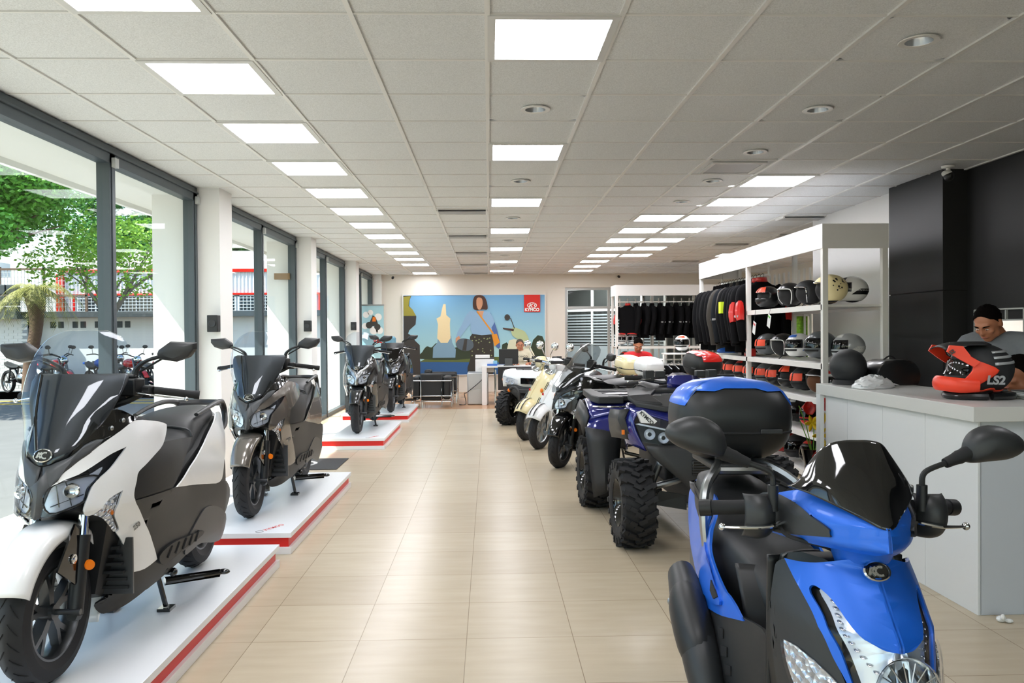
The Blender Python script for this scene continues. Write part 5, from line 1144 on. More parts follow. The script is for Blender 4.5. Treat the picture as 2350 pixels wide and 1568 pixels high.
# ---------------------------------------------------------------- helmets
mat('h_black', '101113', .3, coat=.3); mat('h_matte', '222427', .6); mat('h_white', 'e6e6e4', .25, coat=.4); mat('h_grey', '5a5f63', .35, coat=.3); mat('h_silver', 'b9bcc0', .3, .3)
mat('h_cream', 'e2d3a0', .4); mat('h_red', 'c41f1a', .3, coat=.3); mat('h_liner', '18181a', .8); mat('h_tan', '8a6a45', .6); mat('h_blue', '2c62b8', .3, coat=.3); mat('h_green', '58b038', .4); mat('h_purple', '8f2a86', .4)
mat('sticker', 'ee4b25', .45); mat('h_brownliner', '5f3a20', .8)
def helmet(label, loc, rotz, shell='h_black', kind='full', trim=None, sticker=False, accent=None, open_visor=False, group='helmets on the shelves', k=1.0, tilt=0, name='helmet'):
    t = thing(name, label, 'helmet', loc, rotz, group); t.scale = (k,)*3
    if tilt: t.rotation_euler.x = tilt
    N, Mm = 28, 20
    def pt(az, el, g=0.0):          # az 0 = front (-y)
        x = (.122+g)*math.cos(el)*math.sin(az); y = -(.152+g)*math.cos(el)*math.cos(az)+.012; z = .148+(.128+g)*math.sin(el)
        if el < 0:
            c = max(0, math.cos(az)) if kind != 'open' else 0
            y -= c*(.06 if kind == 'mx' else .025)*min(1, -el*1.6); x *= 1-.12*(-el); z = max(z, .012 if kind == 'open' else .012)
        return (x, y, z)
    def cut(az, el):
        a = abs(math.degrees(az)); e = math.degrees(el)
        if kind == 'open': return a < 62 and e < 24
        return (a < 52 and -8 < e < 22) if kind == 'mx' else (a < 68 and -8 < e < 26)
    m = MB(); V = {}
    def vid(i, j):
        i %= N
        if (i, j) not in V: V[(i, j)] = len(m.v); m.v.append(pt(-math.pi+2*math.pi*i/N, math.radians(90-148*j/Mm)))
        return V[(i, j)]
    for i in range(N):
        for j in range(Mm):
            az = -math.pi+2*math.pi*(i+.5)/N; el = math.radians(90-148*(j+.5)/Mm)
            if cut(az, el): continue
            m.f.append((vid(i, j), vid(i, j+1), vid(i+1, j+1), vid(i+1, j)))
    sh = m.build('shell', shell, t, solid=.008, off=-1, angle=60)
    MB().ball((0, .015, .14), (.105, .13, .115), 20, 14).build('liner', 'h_liner' if trim != 'brown' else 'h_brownliner', t)
    if kind == 'full' or kind == 'mx':
        if kind == 'full':
            up = .55 if open_visor else 0
            rows = [[pt(a, math.radians(e)+up, .006) for a in [math.radians(q) for q in range(-74, 75, 12)]] for e in (-10, 0, 10, 20, 29)]
            MB().grid(rows, 2).build('visor', 'visor_clear' if sticker else 'visor_dark', t)
            if sticker:
                s_ = 1 if rotz < 0 else -1
                rows = [[pt(math.radians(a), math.radians(e)+up, .009) for a in range(2, 48, 6)] for e in (-8, 0, 8, 16, 24)]
                st = MB().grid(rows); rows = [[pt(math.radians(a), math.radians(e)+up, .009) for a in range(-48, 0, 6)] for e in (-8, 0, 8, 16, 24)]; 
                st.grid(rows).build('sticker', 'sticker', t)
        rows = [[pt(a, math.radians(e), .004) for a in [math.radians(q) for q in range(-50, 51, 10)]] for e in (-24, -20, -16)]
        MB().grid(rows).build('chin_vent', 'h_liner', t)
    if kind == 'mx':
        MB().grid([[(x, y, z-.012*abs(x/.1)**2) for x in (-.1, -.06, 0, .06, .1)] for y, z in ((-.05, .27), (-.14, .275), (-.23, .26))], 3).build('peak', accent or shell, t, solid=.006)
        MB().grid([[pt(math.radians(a), math.radians(e), .012) for a in range(-48, 49, 8)] for e in (-10, 0, 10, 22)]).build('goggle', 'visor_dark', t)
    if kind == 'open' and trim:
        p = [pt(math.radians(a), math.radians(e), .002) for a, e in [(-64, -50), (-64, -20), (-62, 5), (-55, 22), (-30, 25), (0, 25), (30, 25), (55, 22), (62, 5), (64, -20), (64, -50)]]
        MB().tube(p, .0055, 6, 3).build('trim', {'white': 'h_white', 'brown': 'alu', 'chrome': 'chrome'}[trim], t)
        MB().tube([(.09, -.06, .04), (.06, -.09, .0), (.04, -.1, -.03)], .005, 5, 3).build('strap', 'h_liner', t)
    if accent and kind != 'mx':
        rows = [[pt(math.radians(a+sl), math.radians(e), .003) for a in range(72, 150, 10)] for e, sl in ((-22, 0), (-10, 12), (2, 30))]
        a_ = MB().grid(rows); a_.mirror(); rows = [[pt(math.radians(a), math.radians(e), .003) for a in range(150, 215, 10)] for e in (10, 22, 36)]
        a_.grid([[pt(math.radians(a), math.radians(e), .003) for a in range(-40, 41, 10)] for e in (42, 50, 60)]); a_.build('decal', accent, t)
    return t
glassmat('visor_clear', (.75, .76, .78), ior=1.6); glassmat('visor_dark', (.12, .12, .13), ior=1.6)
FZ = -1.25   # most helmets face the aisle, slightly towards the camera
def row(n): return n
hs = [
 # top shelf, nearest bay
 ('black helmet with orange film on its raised visor, leftmost on the top shelf', (3.2, 9.12, 1.672), FZ, dict(shell='h_black', sticker=True, open_visor=True)),
 ('dark helmet with glossy red visor film behind the first one on the top shelf', (3.4, 8.95, 1.672), FZ, dict(shell='h_matte', sticker=True, open_visor=True, accent='h_red')),
 ('black open-face helmet with white rim trim on the top shelf', (3.2, 8.45, 1.672), FZ, dict(shell='h_black', kind='open', trim='white')),
 ('black open-face helmet tilted beside the white-trimmed one on the top shelf', (3.24, 8.06, 1.672), FZ-.3, dict(shell='h_matte', kind='open', trim='chrome')),
 ('small brown and black helmet between the black and cream helmets on the top shelf', (3.36, 7.86, 1.672), FZ, dict(shell='h_tan', kind='open', k=.85)),
 ('cream open-face helmet with black floral print at the right end of the top shelf', (3.22, 7.5, 1.672), -1.9, dict(shell='h_cream', kind='open', trim='chrome', k=1.06)),
 ('white and black helmet behind the cream one at the right end of the top shelf', (3.44, 7.52, 1.672), -1.6, dict(shell='h_white', accent='h_black')),
 # middle shelf
 ('helmet with orange visor film at the left end of the middle shelf', (3.2, 9.12, 1.132), FZ, dict(shell='h_grey', sticker=True)),
 ('black open-face helmet with wide white rim on the middle shelf', (3.2, 8.66, 1.132), FZ, dict(shell='h_black', kind='open', trim='white')),
 ('white, blue and red racing helmet with clear visor on the middle shelf', (3.2, 8.2, 1.132), FZ, dict(shell='h_white', accent='h_blue')),
 ('dark green-grey modular helmet with big clear visor on the middle shelf', (3.2, 7.66, 1.132), FZ, dict(shell='h_grey', k=1.08)),
 ('silver and white helmet with angular lines at the right end of the middle shelf', (3.36, 7.42, 1.132), -1.6, dict(shell='h_silver', accent='h_white')),
 ('dark helmet peeking from behind the racing helmet on the middle shelf', (3.46, 8.2, 1.132), FZ, dict(shell='h_matte')),
]
lowc = ['h_grey', 'h_black', 'h_matte', 'h_red']
for i in range(5): hs.append(('%s helmet with orange visor film under the jackets, %s from the far end' % (['grey', 'black', 'dark', 'black', 'grey'][i], ordn[i].replace('nearest', 'first')), (3.19, 11.15-.4*i, .802), FZ+.1, dict(shell=['h_grey', 'h_black', 'h_matte', 'h_black', 'h_grey'][i], sticker=True, accent=[None, 'h_white', None, 'h_red', None][i])))
lb = [('grey helmet with orange film, first right of the middle post on the third shelf', dict(shell='h_grey', sticker=True)), ('black helmet with orange film, second right of the middle post on the third shelf', dict(shell='h_black', sticker=True)),
      ('black helmet with raised chin and red film on the third shelf', dict(shell='h_black', sticker=True, open_visor=True, accent='h_white')), ('dark helmet with large orange film next to the open-face one on the third shelf', dict(shell='h_matte', sticker=True)),
      ('black open-face helmet with chrome rim on the third shelf', dict(shell='h_black', kind='open', trim='brown')), ('white and red helmet at the right end of the third shelf', dict(shell='h_white', accent='h_red'))]
for i, (l, kw) in enumerate(lb): hs.append((l, (3.19, 9.1-.36*i, .802), FZ, kw))
l4 = ['h_red', 'h_black', 'h_matte', 'h_white', 'h_black', 'h_purple', 'h_grey', 'h_black', 'h_red', 'h_matte']
nm = {'h_red': 'red', 'h_black': 'black', 'h_matte': 'matt dark', 'h_white': 'white', 'h_purple': 'purple', 'h_grey': 'grey'}
for i in range(10): hs.append(('%s helmet on the fourth shelf, %s from the far end' % (nm[l4[i]], ordn[i].replace('nearest', 'first')), (3.2, 11.1-.41*i, .462), FZ, dict(shell=l4[i], accent=['h_black', 'h_red', 'h_white', 'h_red', 'h_red', 'h_black', 'h_red', 'h_white', 'h_black', 'h_red'][i])))
l5 = ['h_black', 'h_white', 'h_matte', 'h_black', 'h_grey', 'h_black', 'h_red', 'h_matte', 'h_black', 'h_matte']
for i in range(10): hs.append(('%s helmet on the bottom shelf, %s from the far end' % (nm[l5[i]], ordn[i].replace('nearest', 'first')), (3.2, 11.1-.41*i, .087), FZ, dict(shell=l5[i], accent=[None, 'h_red', None, 'h_red', None, 'h_white', 'h_black', None, 'h_red', None][i])))
for l, loc, rz, kw in hs: helmet(l, loc, rz, **kw)
# back unit helmets
for l, loc, kw in [('red and white motocross helmet at the left end of the back shelf', (2.78, 16.7, 1.132), dict(shell='h_white', kind='mx', accent='h_red')), ('silver and red motocross helmet, second on the back shelf', (3.02, 16.7, 1.132), dict(shell='h_silver', kind='mx', accent='h_red')),
                   ('black helmet under the back shelf behind the man in red', (2.84, 16.7, .752), dict(shell='h_black', accent='h_red'))]: helmet(l, loc, -.3, group='helmets on the back shelving', **kw)
# flower print on the cream helmet
fp = MB(); rd = random.Random(2); ch_ = [o for o in bpy.data.objects if o.get('label', '').startswith('cream open-face')][0]
for k in range(16):
    a, e_ = math.radians(rd.uniform(95, 140)), math.radians(rd.uniform(-15, 40)); n_ = Vector((math.cos(e_)*math.sin(a), -math.cos(e_)*math.cos(a), math.sin(e_)))
    fp.lathe([(0, .001), (rd.uniform(.004, .011), .001)], Vector((0, .012, .148))+Vector((n_.x*.1225, n_.y*.1525, n_.z*.1285)), M=face_mat((0, 0, 0), (n_.x/.122, n_.y/.152, n_.z/.128)).to_3x3(), n=8)
fp.build('floral_print', 'h_black', ch_)
# tags hanging from the top shelf
for i, (y, lb_) in enumerate(((8.98, 'white price tag hanging lower left under the top shelf'), (8.5, 'white and green price tag hanging under the top shelf, right of the other'))):
    t = thing('price_tag', lb_, 'tag', (3.0, y, 1.62), 0, 'price tags')
    M = Matrix.Rotation(.35, 3, 'X'); MB().obox((0, 0, -.15 if i == 0 else -.08), .003, .09, .14, M=M).build('card', 'h_white', t, smooth=False)
    MB().obox((-.003, -.01, -.11 if i == 0 else -.035), .002, .06, .02, M=M).build('print', 'h_red' if i == 0 else 'h_green', t, smooth=False)
    MB().tube([(0, .0, -.08 if i == 0 else -.01), (.02, .01, .05)], .002, 4).build('string', 'h_liner', t)
# boxes and shoes under the jackets
bt = thing('riding_shoe', 'blue and white riding shoe on the middle shelf under the jackets', 'shoe', (3.13, 10.35, 1.132), -1.5)
MB().ball((0, -.02, .045), (.05, .15, .045)).ball((0, .09, .08), (.045, .06, .07)).build('upper', 'h_blue', bt); MB().box(-.05, .05, -.17, .14, 0, .02).build('sole', 'h_white', bt, bev=.008); MB().box(-.052, .052, -.06, .05, .05, .065).build('stripe', 'h_green', bt)
bx = thing('boxed_gear', 'small red box on the middle shelf under the jackets', 'box', (3.16, 9.62, 1.132)); MB().box(-.05, .05, -.07, .07, 0, .09).build('carton', 'h_red', bx, bev=.004); MB().box(-.052, -.05, -.03, .03, .03, .06).build('label', 'h_black', bx)
bx = thing('boxed_gear', 'small black box next to the red one under the jackets', 'box', (3.16, 9.86, 1.132)); MB().box(-.05, .05, -.07, .07, 0, .12).build('carton', 'h_black', bx, bev=.004); MB().box(-.052, -.05, -.03, .03, .04, .07).build('label', 'h_grey', bx)
# ---------------------------------------------------------------- jackets
mat('cloth_black', '101012', .95, spec=.1); mat('cloth_grey', '1c1e22', .95, spec=.1); mat('cloth_neon', 'd4f02a', .7); mat('cloth_tan', '9a6a22', .85); mat('cloth_brown', '2b2620', .85); mat('cloth_lite', 'b8a79b', .8); mat('camo_green', '8fc73a', .7, noise=.8, bscale=40)
def jacket(label, loc, rotz, m='cloth_black', accent=None, patch=None, group='jackets hanging on the rails', seed=0, L=.74, k=1.0, lite=False):
    """hangs in the local x-z plane; z = 0 is the rail"""
    rd = random.Random(seed); t = thing('riding_jacket', label, 'jacket', loc, rotz, group); t.scale = (k,)*3
    MB().tube([(0, 0, .02), (.015, 0, .035), (.03, 0, .02), (.02, 0, -.01), (0, 0, -.05)], .003, 5, 3).tube([(-.2, 0, -.13), (0, 0, -.06), (.2, 0, -.13)], .008, 6).build('hanger', 'black_plastic', t)
    def rows_(zs):
        rows = []
        for z, hw, th in zs:
            r = []
            for i in range(16):
                a = 2*math.pi*i/16; r.append((hw*math.cos(a), th*math.sin(a)+rd.uniform(-.006, .006), z))
            rows.append(r)
        return rows
    MB().grid(rows_([(-.055, .06, .05), (-.1, .13, .06), (-.14, .22, .065), (-.22, .235, .075), (-.4, .225, .07), (-.58, .23, .07), (-L, .24, .075)]), 2, closed=True, caps=True).build('body', m, t)
    for s in (-1, 1):
        x0 = .2; P = [(s*.19, 0, -.13), (s*.25, -.01, -.2), (s*(.285+rd.uniform(0, .02)), -.03, -.42), (s*.29, -.07, -.6), (s*.28, -.1, -.78)]
        MB().tube(P, [.05, .068, .06, .052, .042], 12, 4).build('sleeve', m, t)
        if accent: MB().tube([Vector(P[1])+Vector((s*.012, -.014, -.02)), Vector(P[2])+Vector((s*.012, -.014, 0)), Vector(P[3])+Vector((s*.012, -.014, .06))], [.045, .058, .045], 10, 3).build('sleeve_stripe', accent, t)
        if lite: MB().box(min(s*.3, s*.348), max(s*.3, s*.348), -.1, .0, -.5, -.475).build('reflective_strip', 'h_silver', t)
    MB().grid([[(.065*math.cos(a)*k_, .05*math.sin(a)*k_, z) for a in [2*math.pi*i/12 for i in range(12)]] for z, k_ in ((-.07, 1.1), (-.035, 1), (-.015, .95))], 1, closed=True).build('collar', accent or m, t, solid=.01)
    if patch: MB().box(-.352, -.28, -.09, .02, -.42, -.28).build('patch', patch, t)
    return t
for i in range(15):
    y = 9.46+.128*i; k_ = .98+.04*((i*7) % 3)
    kw = {0: dict(accent='h_red', lite=True), 1: dict(accent='h_red'), 4: dict(patch='cloth_neon'), 7: dict(m='cloth_grey', lite=True), 6: dict(m='cloth_brown'), 8: dict(m='cloth_brown')}.get(i, {})
    lab = {0: 'black riding jacket with red sleeve stripes, nearest on the side rail', 1: 'black jacket with red collar and stripes, second on the side rail', 4: 'black jacket with a neon yellow patch on the side rail', 7: 'dark grey jacket with reflective strips on the side rail'}.get(i) or 'plain %s jacket on the side rail, %s from the camera' % ('brown-black' if i in (6, 8) else 'black', ordn[min(i, 13)] if i < 14 else 'farthest')
    jacket(lab, (3.25, y, 2.085), (random.Random(i).uniform(-.12, .12)), seed=i, k=k_, L=.76+.05*(i % 3), **kw)
for i in range(14):
    x = 2.92+.17*i; kw = {0: dict(accent='h_red'), 11: dict(accent='cloth_lite'), 12: dict(m='cloth_grey', accent='h_red')}.get(i, dict(lite=i in (4, 5, 6, 7, 8)))
    lab = {0: 'black jacket with red collar, leftmost on the back rail', 11: 'black jacket with a pale sleeve on the back rail', 12: 'dark jacket with red stripes on the back rail'}.get(i) or 'black jacket on the back rail, %s from the left' % ordn[min(i, 13)].replace('nearest', 'first')
    jacket(lab, (x, 16.77, 2.045), -1.35+random.Random(i+40).uniform(-.15, .15) if i else -.5, seed=i+30, group='jackets on the back rail', k=.85, L=.82+.06*((i*5) % 3), **kw)
# free-standing rail of hanging trousers
gr = thing('garment_rack', 'low rack of dark trousers on hangers behind the quad bike', 'clothes rack', (3.0, 12.3, 0), .0)
MB().box(-.3, .5, -.2, .2, 1.08, 1.1).build('shelf_board', 'white_laminate', gr, bev=.004)
MB().tube([(-.45, 0, 1.0), (.5, 0, 1.0)], .012, 8).tube([(-.3, 0, 0), (-.3, 0, 1.08)], .02, 8).tube([(.45, 0, 0), (.45, 0, 1.08)], .02, 8).tube([(-.3, -.25, .02), (-.3, .25, .02)], .02, 8).tube([(.45, -.25, .02), (.45, .25, .02)], .02, 8).build('frame', 'white_metal', gr)
for i in range(8):
    t = thing('hanging_garment', '%s garment on the low rack, %s from the left' % ('mustard' if i in (4, 6) else 'dark', ordn[i].replace('nearest', 'first')), 'trousers', (2.6+.11*i, 12.3, 1.0), -1.2, 'garments on the low rack')
    MB().tube([(0, 0, .0), (.015, 0, .02), (.025, 0, 0), (0, 0, -.04)], .003, 5, 3).tube([(-.2, 0, -.14), (0, 0, -.05), (.2, 0, -.14)], .007, 6).build('hanger', 'h_silver', t)
    MB().grid([[(hw*math.cos(a), .035*math.sin(a), z) for a in [2*math.pi*j/12 for j in range(12)]] for z, hw in ((-.09, .1), (-.16, .2), (-.35, .19), (-.6, .2), (-.8, .2))], 2, closed=True, caps=True).build('cloth', 'cloth_tan' if i in (4, 6) else 'cloth_black', t)
hl_ = helmet('white, red and orange helmet on top of the low garment rack', (2.98, 12.3, 1.102), -.4, shell='h_white', accent='sticker', group='helmets on the low rack')
# hanging patterned neck tubes seen through the shelves
t = thing('neck_tube_display', 'green camouflage neck tubes hanging behind the shelving', 'accessory', (3.615, 9.15, 1.2))
MB().grid([[(x, .02*math.sin(x*60), z) for x in (-.06, -.03, 0, .03, .06)] for z in (-.2, 0, .2, .4)], 3).build('cloth', 'camo_green', t, solid=.004); MB().box(-.08, .08, -.01, .01, .4, .42).build('hook', 'white_metal', t)
# ================================================================ people
mat('skin_face', 'b5785a', .5); mat('skin_dark', '9a6246', .5); mat('hair_black', '0d0a09', 1, spec=.05); mat('hair_grey', '544c46', 1, spec=.1); mat('shirt_grey', '6e7277', .85, noise=.08, bscale=60); mat('shirt_red', 'c8161d', .8); mat('shirt_beige', 'cdc5ad', .85); mat('trousers', '23252b', .85); mat('eye_dark', '1a120e', .3); mat('lip', '9c5a4a', .5); mat('eye_white', 'ddd6cc', .3)
def voxel(o, size, smooth=6):
    d = o.modifiers.new('remesh', 'REMESH'); d.mode = 'VOXEL'; d.voxel_size = size; d.use_smooth_shade = True
    s_ = o.modifiers.new('smooth', 'SMOOTH'); s_.iterations = smooth; s_.factor = .5
def head_mb(m, c, R):
    """head, face features, ears; -y is the face; c = head centre, R = 3x3"""
    c = Vector(c)
    def b(p, r): m.ball(c+R @ Vector(p), r, 20, 14, M=R)
    b((0, .012, .03), (.076, .094, .088)); b((0, -.02, -.035), (.062, .07, .078)); b((0, -.052, -.085), (.034, .03, .026)); b((0, -.072, .03), (.05, .02, .018))
    b((0, -.097, -.018), (.0125, .018, .02)); b((0, -.088, .005), (.009, .016, .024)); b((0, -.082, -.052), (.024, .014, .012))
    for s in (-1, 1): b((s*.04, -.06, -.018), (.022, .024, .02)); b((s*.077, .012, -.005), (.011, .02, .032)); b((s*.05, -.02, -.06), (.018, .03, .03))
def hand_mb(m, c, R, curl=.5, side=1):
    """palm with five separate bent fingers; fingers point along -z of R, palm faces -y"""
    c = Vector(c); P = lambda p: c+R @ Vector(p)
    m.ball(P((0, 0, -.045)), (.038, .016, .048), 14, 10, M=R)
    for i, (x, L) in enumerate(((-.028, .06), (-.01, .075), (.009, .07), (.027, .055))):
        a = P((x, 0, -.082)); b_ = P((x*1.1, -.012*curl*2, -.082-L*.5)); d = P((x*1.1, -.05*curl*1.6, -.082-L*(1-.35*curl))); m.tube([a, b_, d], [.0092, .0085, .007], 8, 3)
    m.tube([P((side*.03, -.005, -.03)), P((side*.055, -.02, -.055)), P((side*.058, -.035, -.08))], [.012, .0095, .008], 8, 3)
def person(label, loc, rotz, skin, shirt, hair, headc, tilt, pose, parts, hair_cut='short', seated=False, text_=None, group=None):
    t = thing('person', label, 'person', loc, rotz, group)
    R = Matrix.Rotation(tilt[1], 3, 'Z') @ Matrix.Rotation(tilt[0], 3, 'X')
    b = MB(); head_mb(b, headc, R)
    neck0 = Vector(pose['chest'])+Vector((0, .0, .2)); hc = Vector(headc)
    b.tube([neck0-Vector((0, 0, .06)), neck0, hc+R @ Vector((0, .02, -.06))], [.07, .056, .054], 14, 3)
    ch = Vector(pose['chest']); pv = Vector(pose['pelvis'])
    b.ball(ch+Vector((0, 0, .06)), (.16, .1, .14)); b.ball(ch.lerp(pv, .5), (.14, .1, .18)); b.ball(pv, (.155, .115, .11))
    sl = MB()
    sl.ball(ch+Vector((0, 0, .06)), (.185, .122, .15)); sl.ball(ch.lerp(pv, .35), (.168, .122, .17)); sl.ball(ch.lerp(pv, .75), (.165, .125, .15))
    sl.tube([neck0+Vector((0, 0, -.07)), neck0+Vector((0, 0, .0))], [.12, .072], 16)
    for s in (-1, 1):
        sh, el, wr = [Vector(p) for p in pose['arm_r' if s < 0 else 'arm_l']]
        b.tube([ch+Vector((s*.1, 0, .13)), sh, sh.lerp(el, .5), el, el.lerp(wr, .4), wr], [.055, .056, .046, .038, .039, .026], 12, 2)
        dirn = (wr-el).normalized(); z = -dirn; y = Vector((0, 0, 1)) if abs(z.z) < .9 else Vector((0, 1, 0)); x = y.cross(z).normalized(); y = z.cross(x)
        hand_mb(b, wr, Matrix((x, y, z)).transposed(), .6, -s)
        sl.tube([ch+Vector((s*.06, 0, .14)), sh+Vector((0, 0, .0)), sh.lerp(el, .45), sh.lerp(el, pose.get('sleeve', .7))], [.085, .078, .072, .07], 14, 3)
        hp, kn, an = [Vector(p) for p in pose['leg_r' if s < 0 else 'leg_l']]
        b.tube([hp, hp.lerp(kn, .5), kn, kn.lerp(an, .35), an], [.09, .078, .058, .056, .038], 12, 2)
    o = b.build('body', skin, t); voxel(o, .0075, 4); so = sl.build('shirt', shirt, t); voxel(so, .012, 6)
    tr = MB(); tr.ball(pv, (.175, .13, .12))
    for s in (-1, 1):
        hp, kn, an = [Vector(p) for p in pose['leg_r' if s < 0 else 'leg_l']]; tr.tube([pv+Vector((s*.05, 0, 0)), hp, hp.lerp(kn, .5), kn, an], [.11, .105, .09, .075, .07], 12, 2)
        f = MB().ball(an+Vector((0, -.06, -.02)), (.045, .13, .045)).box(an.x-.045, an.x+.045, an.y-.18, an.y+.07, an.z-.07, an.z-.045); f.build('shoe', 'black_plastic', t)
    to = tr.build('trousers', 'trousers', t); voxel(to, .014, 6)
    # eyes, brows, lips, hair
    def P(p): return hc+R @ Vector(p)
    e = MB(); w_ = MB(); br = MB()
    for s in (-1, 1):
        w_.ball(P((s*.031, -.083, .006)), (.011, .005, .0022), 12, 8, M=R); e.ball(P((s*.031, -.0875, .006)), (.005, .003, .003), 10, 6, M=R)
        br.tube([P((s*.014, -.093, .026)), P((s*.032, -.09, .031)), P((s*.05, -.076, .025))], [.0035, .0042, .0025], 6, 3)
    w_.build_lr('eye', 'eye_white', t) if abs(headc[0]) < .02 and abs(tilt[1]) < .1 else w_.build('eyes', 'eye_white', t)
    e.build('pupils', 'eye_dark', t); br.build('eyebrows', hair, t)
    MB().tube([P((-.022, -.089, -.055)), P((0, -.0975, -.053)), P((.022, -.089, -.055))], [.003, .0055, .003], 8, 3).build('mouth', 'lip', t)
    h = MB(); N = 26; rows = []
    for j in range(9):
        r = []
        for i in range(N):
            a = 2*math.pi*i/N; front = max(0, -math.cos(a+math.pi)) if False else max(0, math.sin(a-math.pi)*1.0) if False else max(0, -math.sin(a))
            lo = -.55+1.3*front**.9+(.1 if abs(math.cos(a)) > .8 else 0); el = math.pi/2-(math.pi/2-lo)*(j/8)
            nz = .004*math.sin(i*3.1+j*2.3)
            r.append(P(((.0805+nz)*math.cos(el)*math.cos(a), .014+(.099+nz)*math.cos(el)*math.sin(a), .033+(.094+nz)*math.sin(el))))
        rows.append(r)
    h.grid(rows, 0, closed=True); h.build('hair', hair, t, solid=.012, off=-1, angle=80)
    return t
def legs_stand(px, py): return dict(leg_r=[(-.09+px, py, .88), (-.1+px, py-.01, .47), (-.1+px, py+.03, .08)], leg_l=[(.09+px, py, .88), (.1+px, py-.01, .47), (.1+px, py+.03, .08)])
def legs_sit(zs): return dict(leg_r=[(-.09, .0, zs), (-.11, -.42, zs+.02), (-.1, -.4, .08)], leg_l=[(.09, .0, zs), (.11, -.42, zs+.02), (.1, -.4, .08)])
# man in grey t-shirt leaning over behind the counter, facing the left edge
pose = dict(chest=(0, -.05, 1.2), pelvis=(0, .1, .9), arm_r=[(-.19, -.06, 1.33), (-.26, -.14, 1.08), (-.16, -.36, 1.07)], arm_l=[(.19, -.06, 1.33), (.27, -.12, 1.08), (.14, -.36, 1.07)], sleeve=.75, **legs_stand(0, .1))
person('man in a grey t-shirt looking down behind the counter', (3.53, 5.42, 0), -1.05, 'skin_face', 'shirt_grey', 'hair_black', (0, -.17, 1.475), (.6, 0), pose, None)
# second person, mostly outside the frame
pose = dict(chest=(0, 0, .82), pelvis=(0, .06, .5), arm_r=[(-.17, 0, .95), (-.22, -.1, .7), (-.12, -.3, .68)], arm_l=[(.17, 0, .95), (.22, -.1, .7), (.12, -.3, .68)], sleeve=.7, **legs_sit(.5))
person('dark-haired seated person cut off at the right edge behind the motocross helmet', (3.42, 4.85, 0), -1.6, 'skin_dark', 'shirt_grey', 'hair_black', (0, -.15, 1.15), (.25, 0), pose, None)
# man in red at the desk by the back shelving
pose = dict(chest=(0, -.02, .86), pelvis=(0, .08, .52), arm_r=[(-.19, 0, .99), (-.27, -.12, .74), (-.1, -.34, .76)], arm_l=[(.19, 0, .99), (.27, -.12, .74), (.1, -.34, .76)], sleeve=.6, **legs_sit(.5))
person('man in a red t-shirt seated with his head bowed in front of the back shelving', (2.66, 14.3, 0), -.05, 'skin_face', 'shirt_red', 'hair_black', (0, -.12, 1.2), (.65, 0), pose, None)
# man at the desk below the mural
pose = dict(chest=(0, 0, .86), pelvis=(0, .08, .52), arm_r=[(-.19, 0, .99), (-.28, -.14, .76), (-.16, -.4, .80)], arm_l=[(.19, 0, .99), (.28, -.14, .76), (.14, -.4, .80)], sleeve=.7, **legs_sit(.5))
person('man in a beige t-shirt seated behind the black monitor under the mural', (.66, 16.75, 0), .05, 'skin_face', 'shirt_beige', 'hair_grey', (-.02, -.04, 1.17), (.2, 0), pose, None)
text('shirt_lettering', 'KYMCO', .06, 'black_plastic', bpy.data.objects['person.003'], face_mat((.03, -.125, .93), (0, -1, .1)), .001)
for nm_, lb_, p_, rz_ in (('office_chair', 'black office chair behind the monitor desk', (.66, 16.85, 0), 0), ('office_chair', 'black office chair of the man in red', (2.66, 14.4, 0), 0), ('office_chair', 'black office chair behind the counter', (3.44, 4.86, 0), -1.6)):
    c = thing(nm_, lb_, 'chair', p_, rz_, 'office chairs')
    MB().box(-.23, .23, -.2, .25, .34, .385).build('seat', 'black_plastic', c, bev=.02)
    MB().grid([[(x, .3+.03*math.cos(x*5), z) for x in (-.22, -.1, 0, .1, .22)] for z in (.5, .7, .95)], 2).build('backrest', 'black_plastic', c, solid=.04)
    MB().tube([(0, .05, .1), (0, .05, .4)], .025, 8).tube([(0, .2, .4), (0, .31, .6)], .02, 8).build('column', 'steel_dark', c)
    b = MB()
    for k in range(5): a = k*2*math.pi/5; b.tube([(0, .05, .1), (.26*math.cos(a), .05+.26*math.sin(a), .05)], [.025, .015], 8).ball((.26*math.cos(a), .05+.26*math.sin(a), .026), (.026, .026, .026), 8, 6)
    b.build('base', 'black_plastic', c)
# ================================================================ counter
mat('counter_white', 'dcdedf', .35); mat('counter_top', 'cfcfcc', .35); mat('counter_end', 'c3c8cf', .35)
ct = thing('reception_counter', 'white panelled reception counter with a thick top on the right', 'counter', (2.40, 3.9, 0))
ct.rotation_euler.z = .015
MB().box(0, .58, 0, 1.85, .975, 1.05).box(.58, 1.1, 0, .5, .975, 1.05).build('worktop', 'counter_top', ct, smooth=False, bev=.002)
MB().box(0.0, .03, 1.78, 1.85, 0, .975).build('end_panel', 'counter_white', ct, smooth=False, bev=.002)
for y0, y1 in ((.03, .5), (.503, .97), (.973, 1.44), (1.443, 1.78)): MB().box(.04, .06, y0, y1, .0, .975).build('front_panel', 'counter_white', ct, smooth=False, bev=.0015)
MB().box(.05, 1.1, .03, .06, 0, .975).build('return_panel', 'counter_end', ct, smooth=False, bev=.002)
MB().box(.062, .56, .06, 1.76, .05, .97).build('carcass', 'black_laminate', ct, smooth=False)
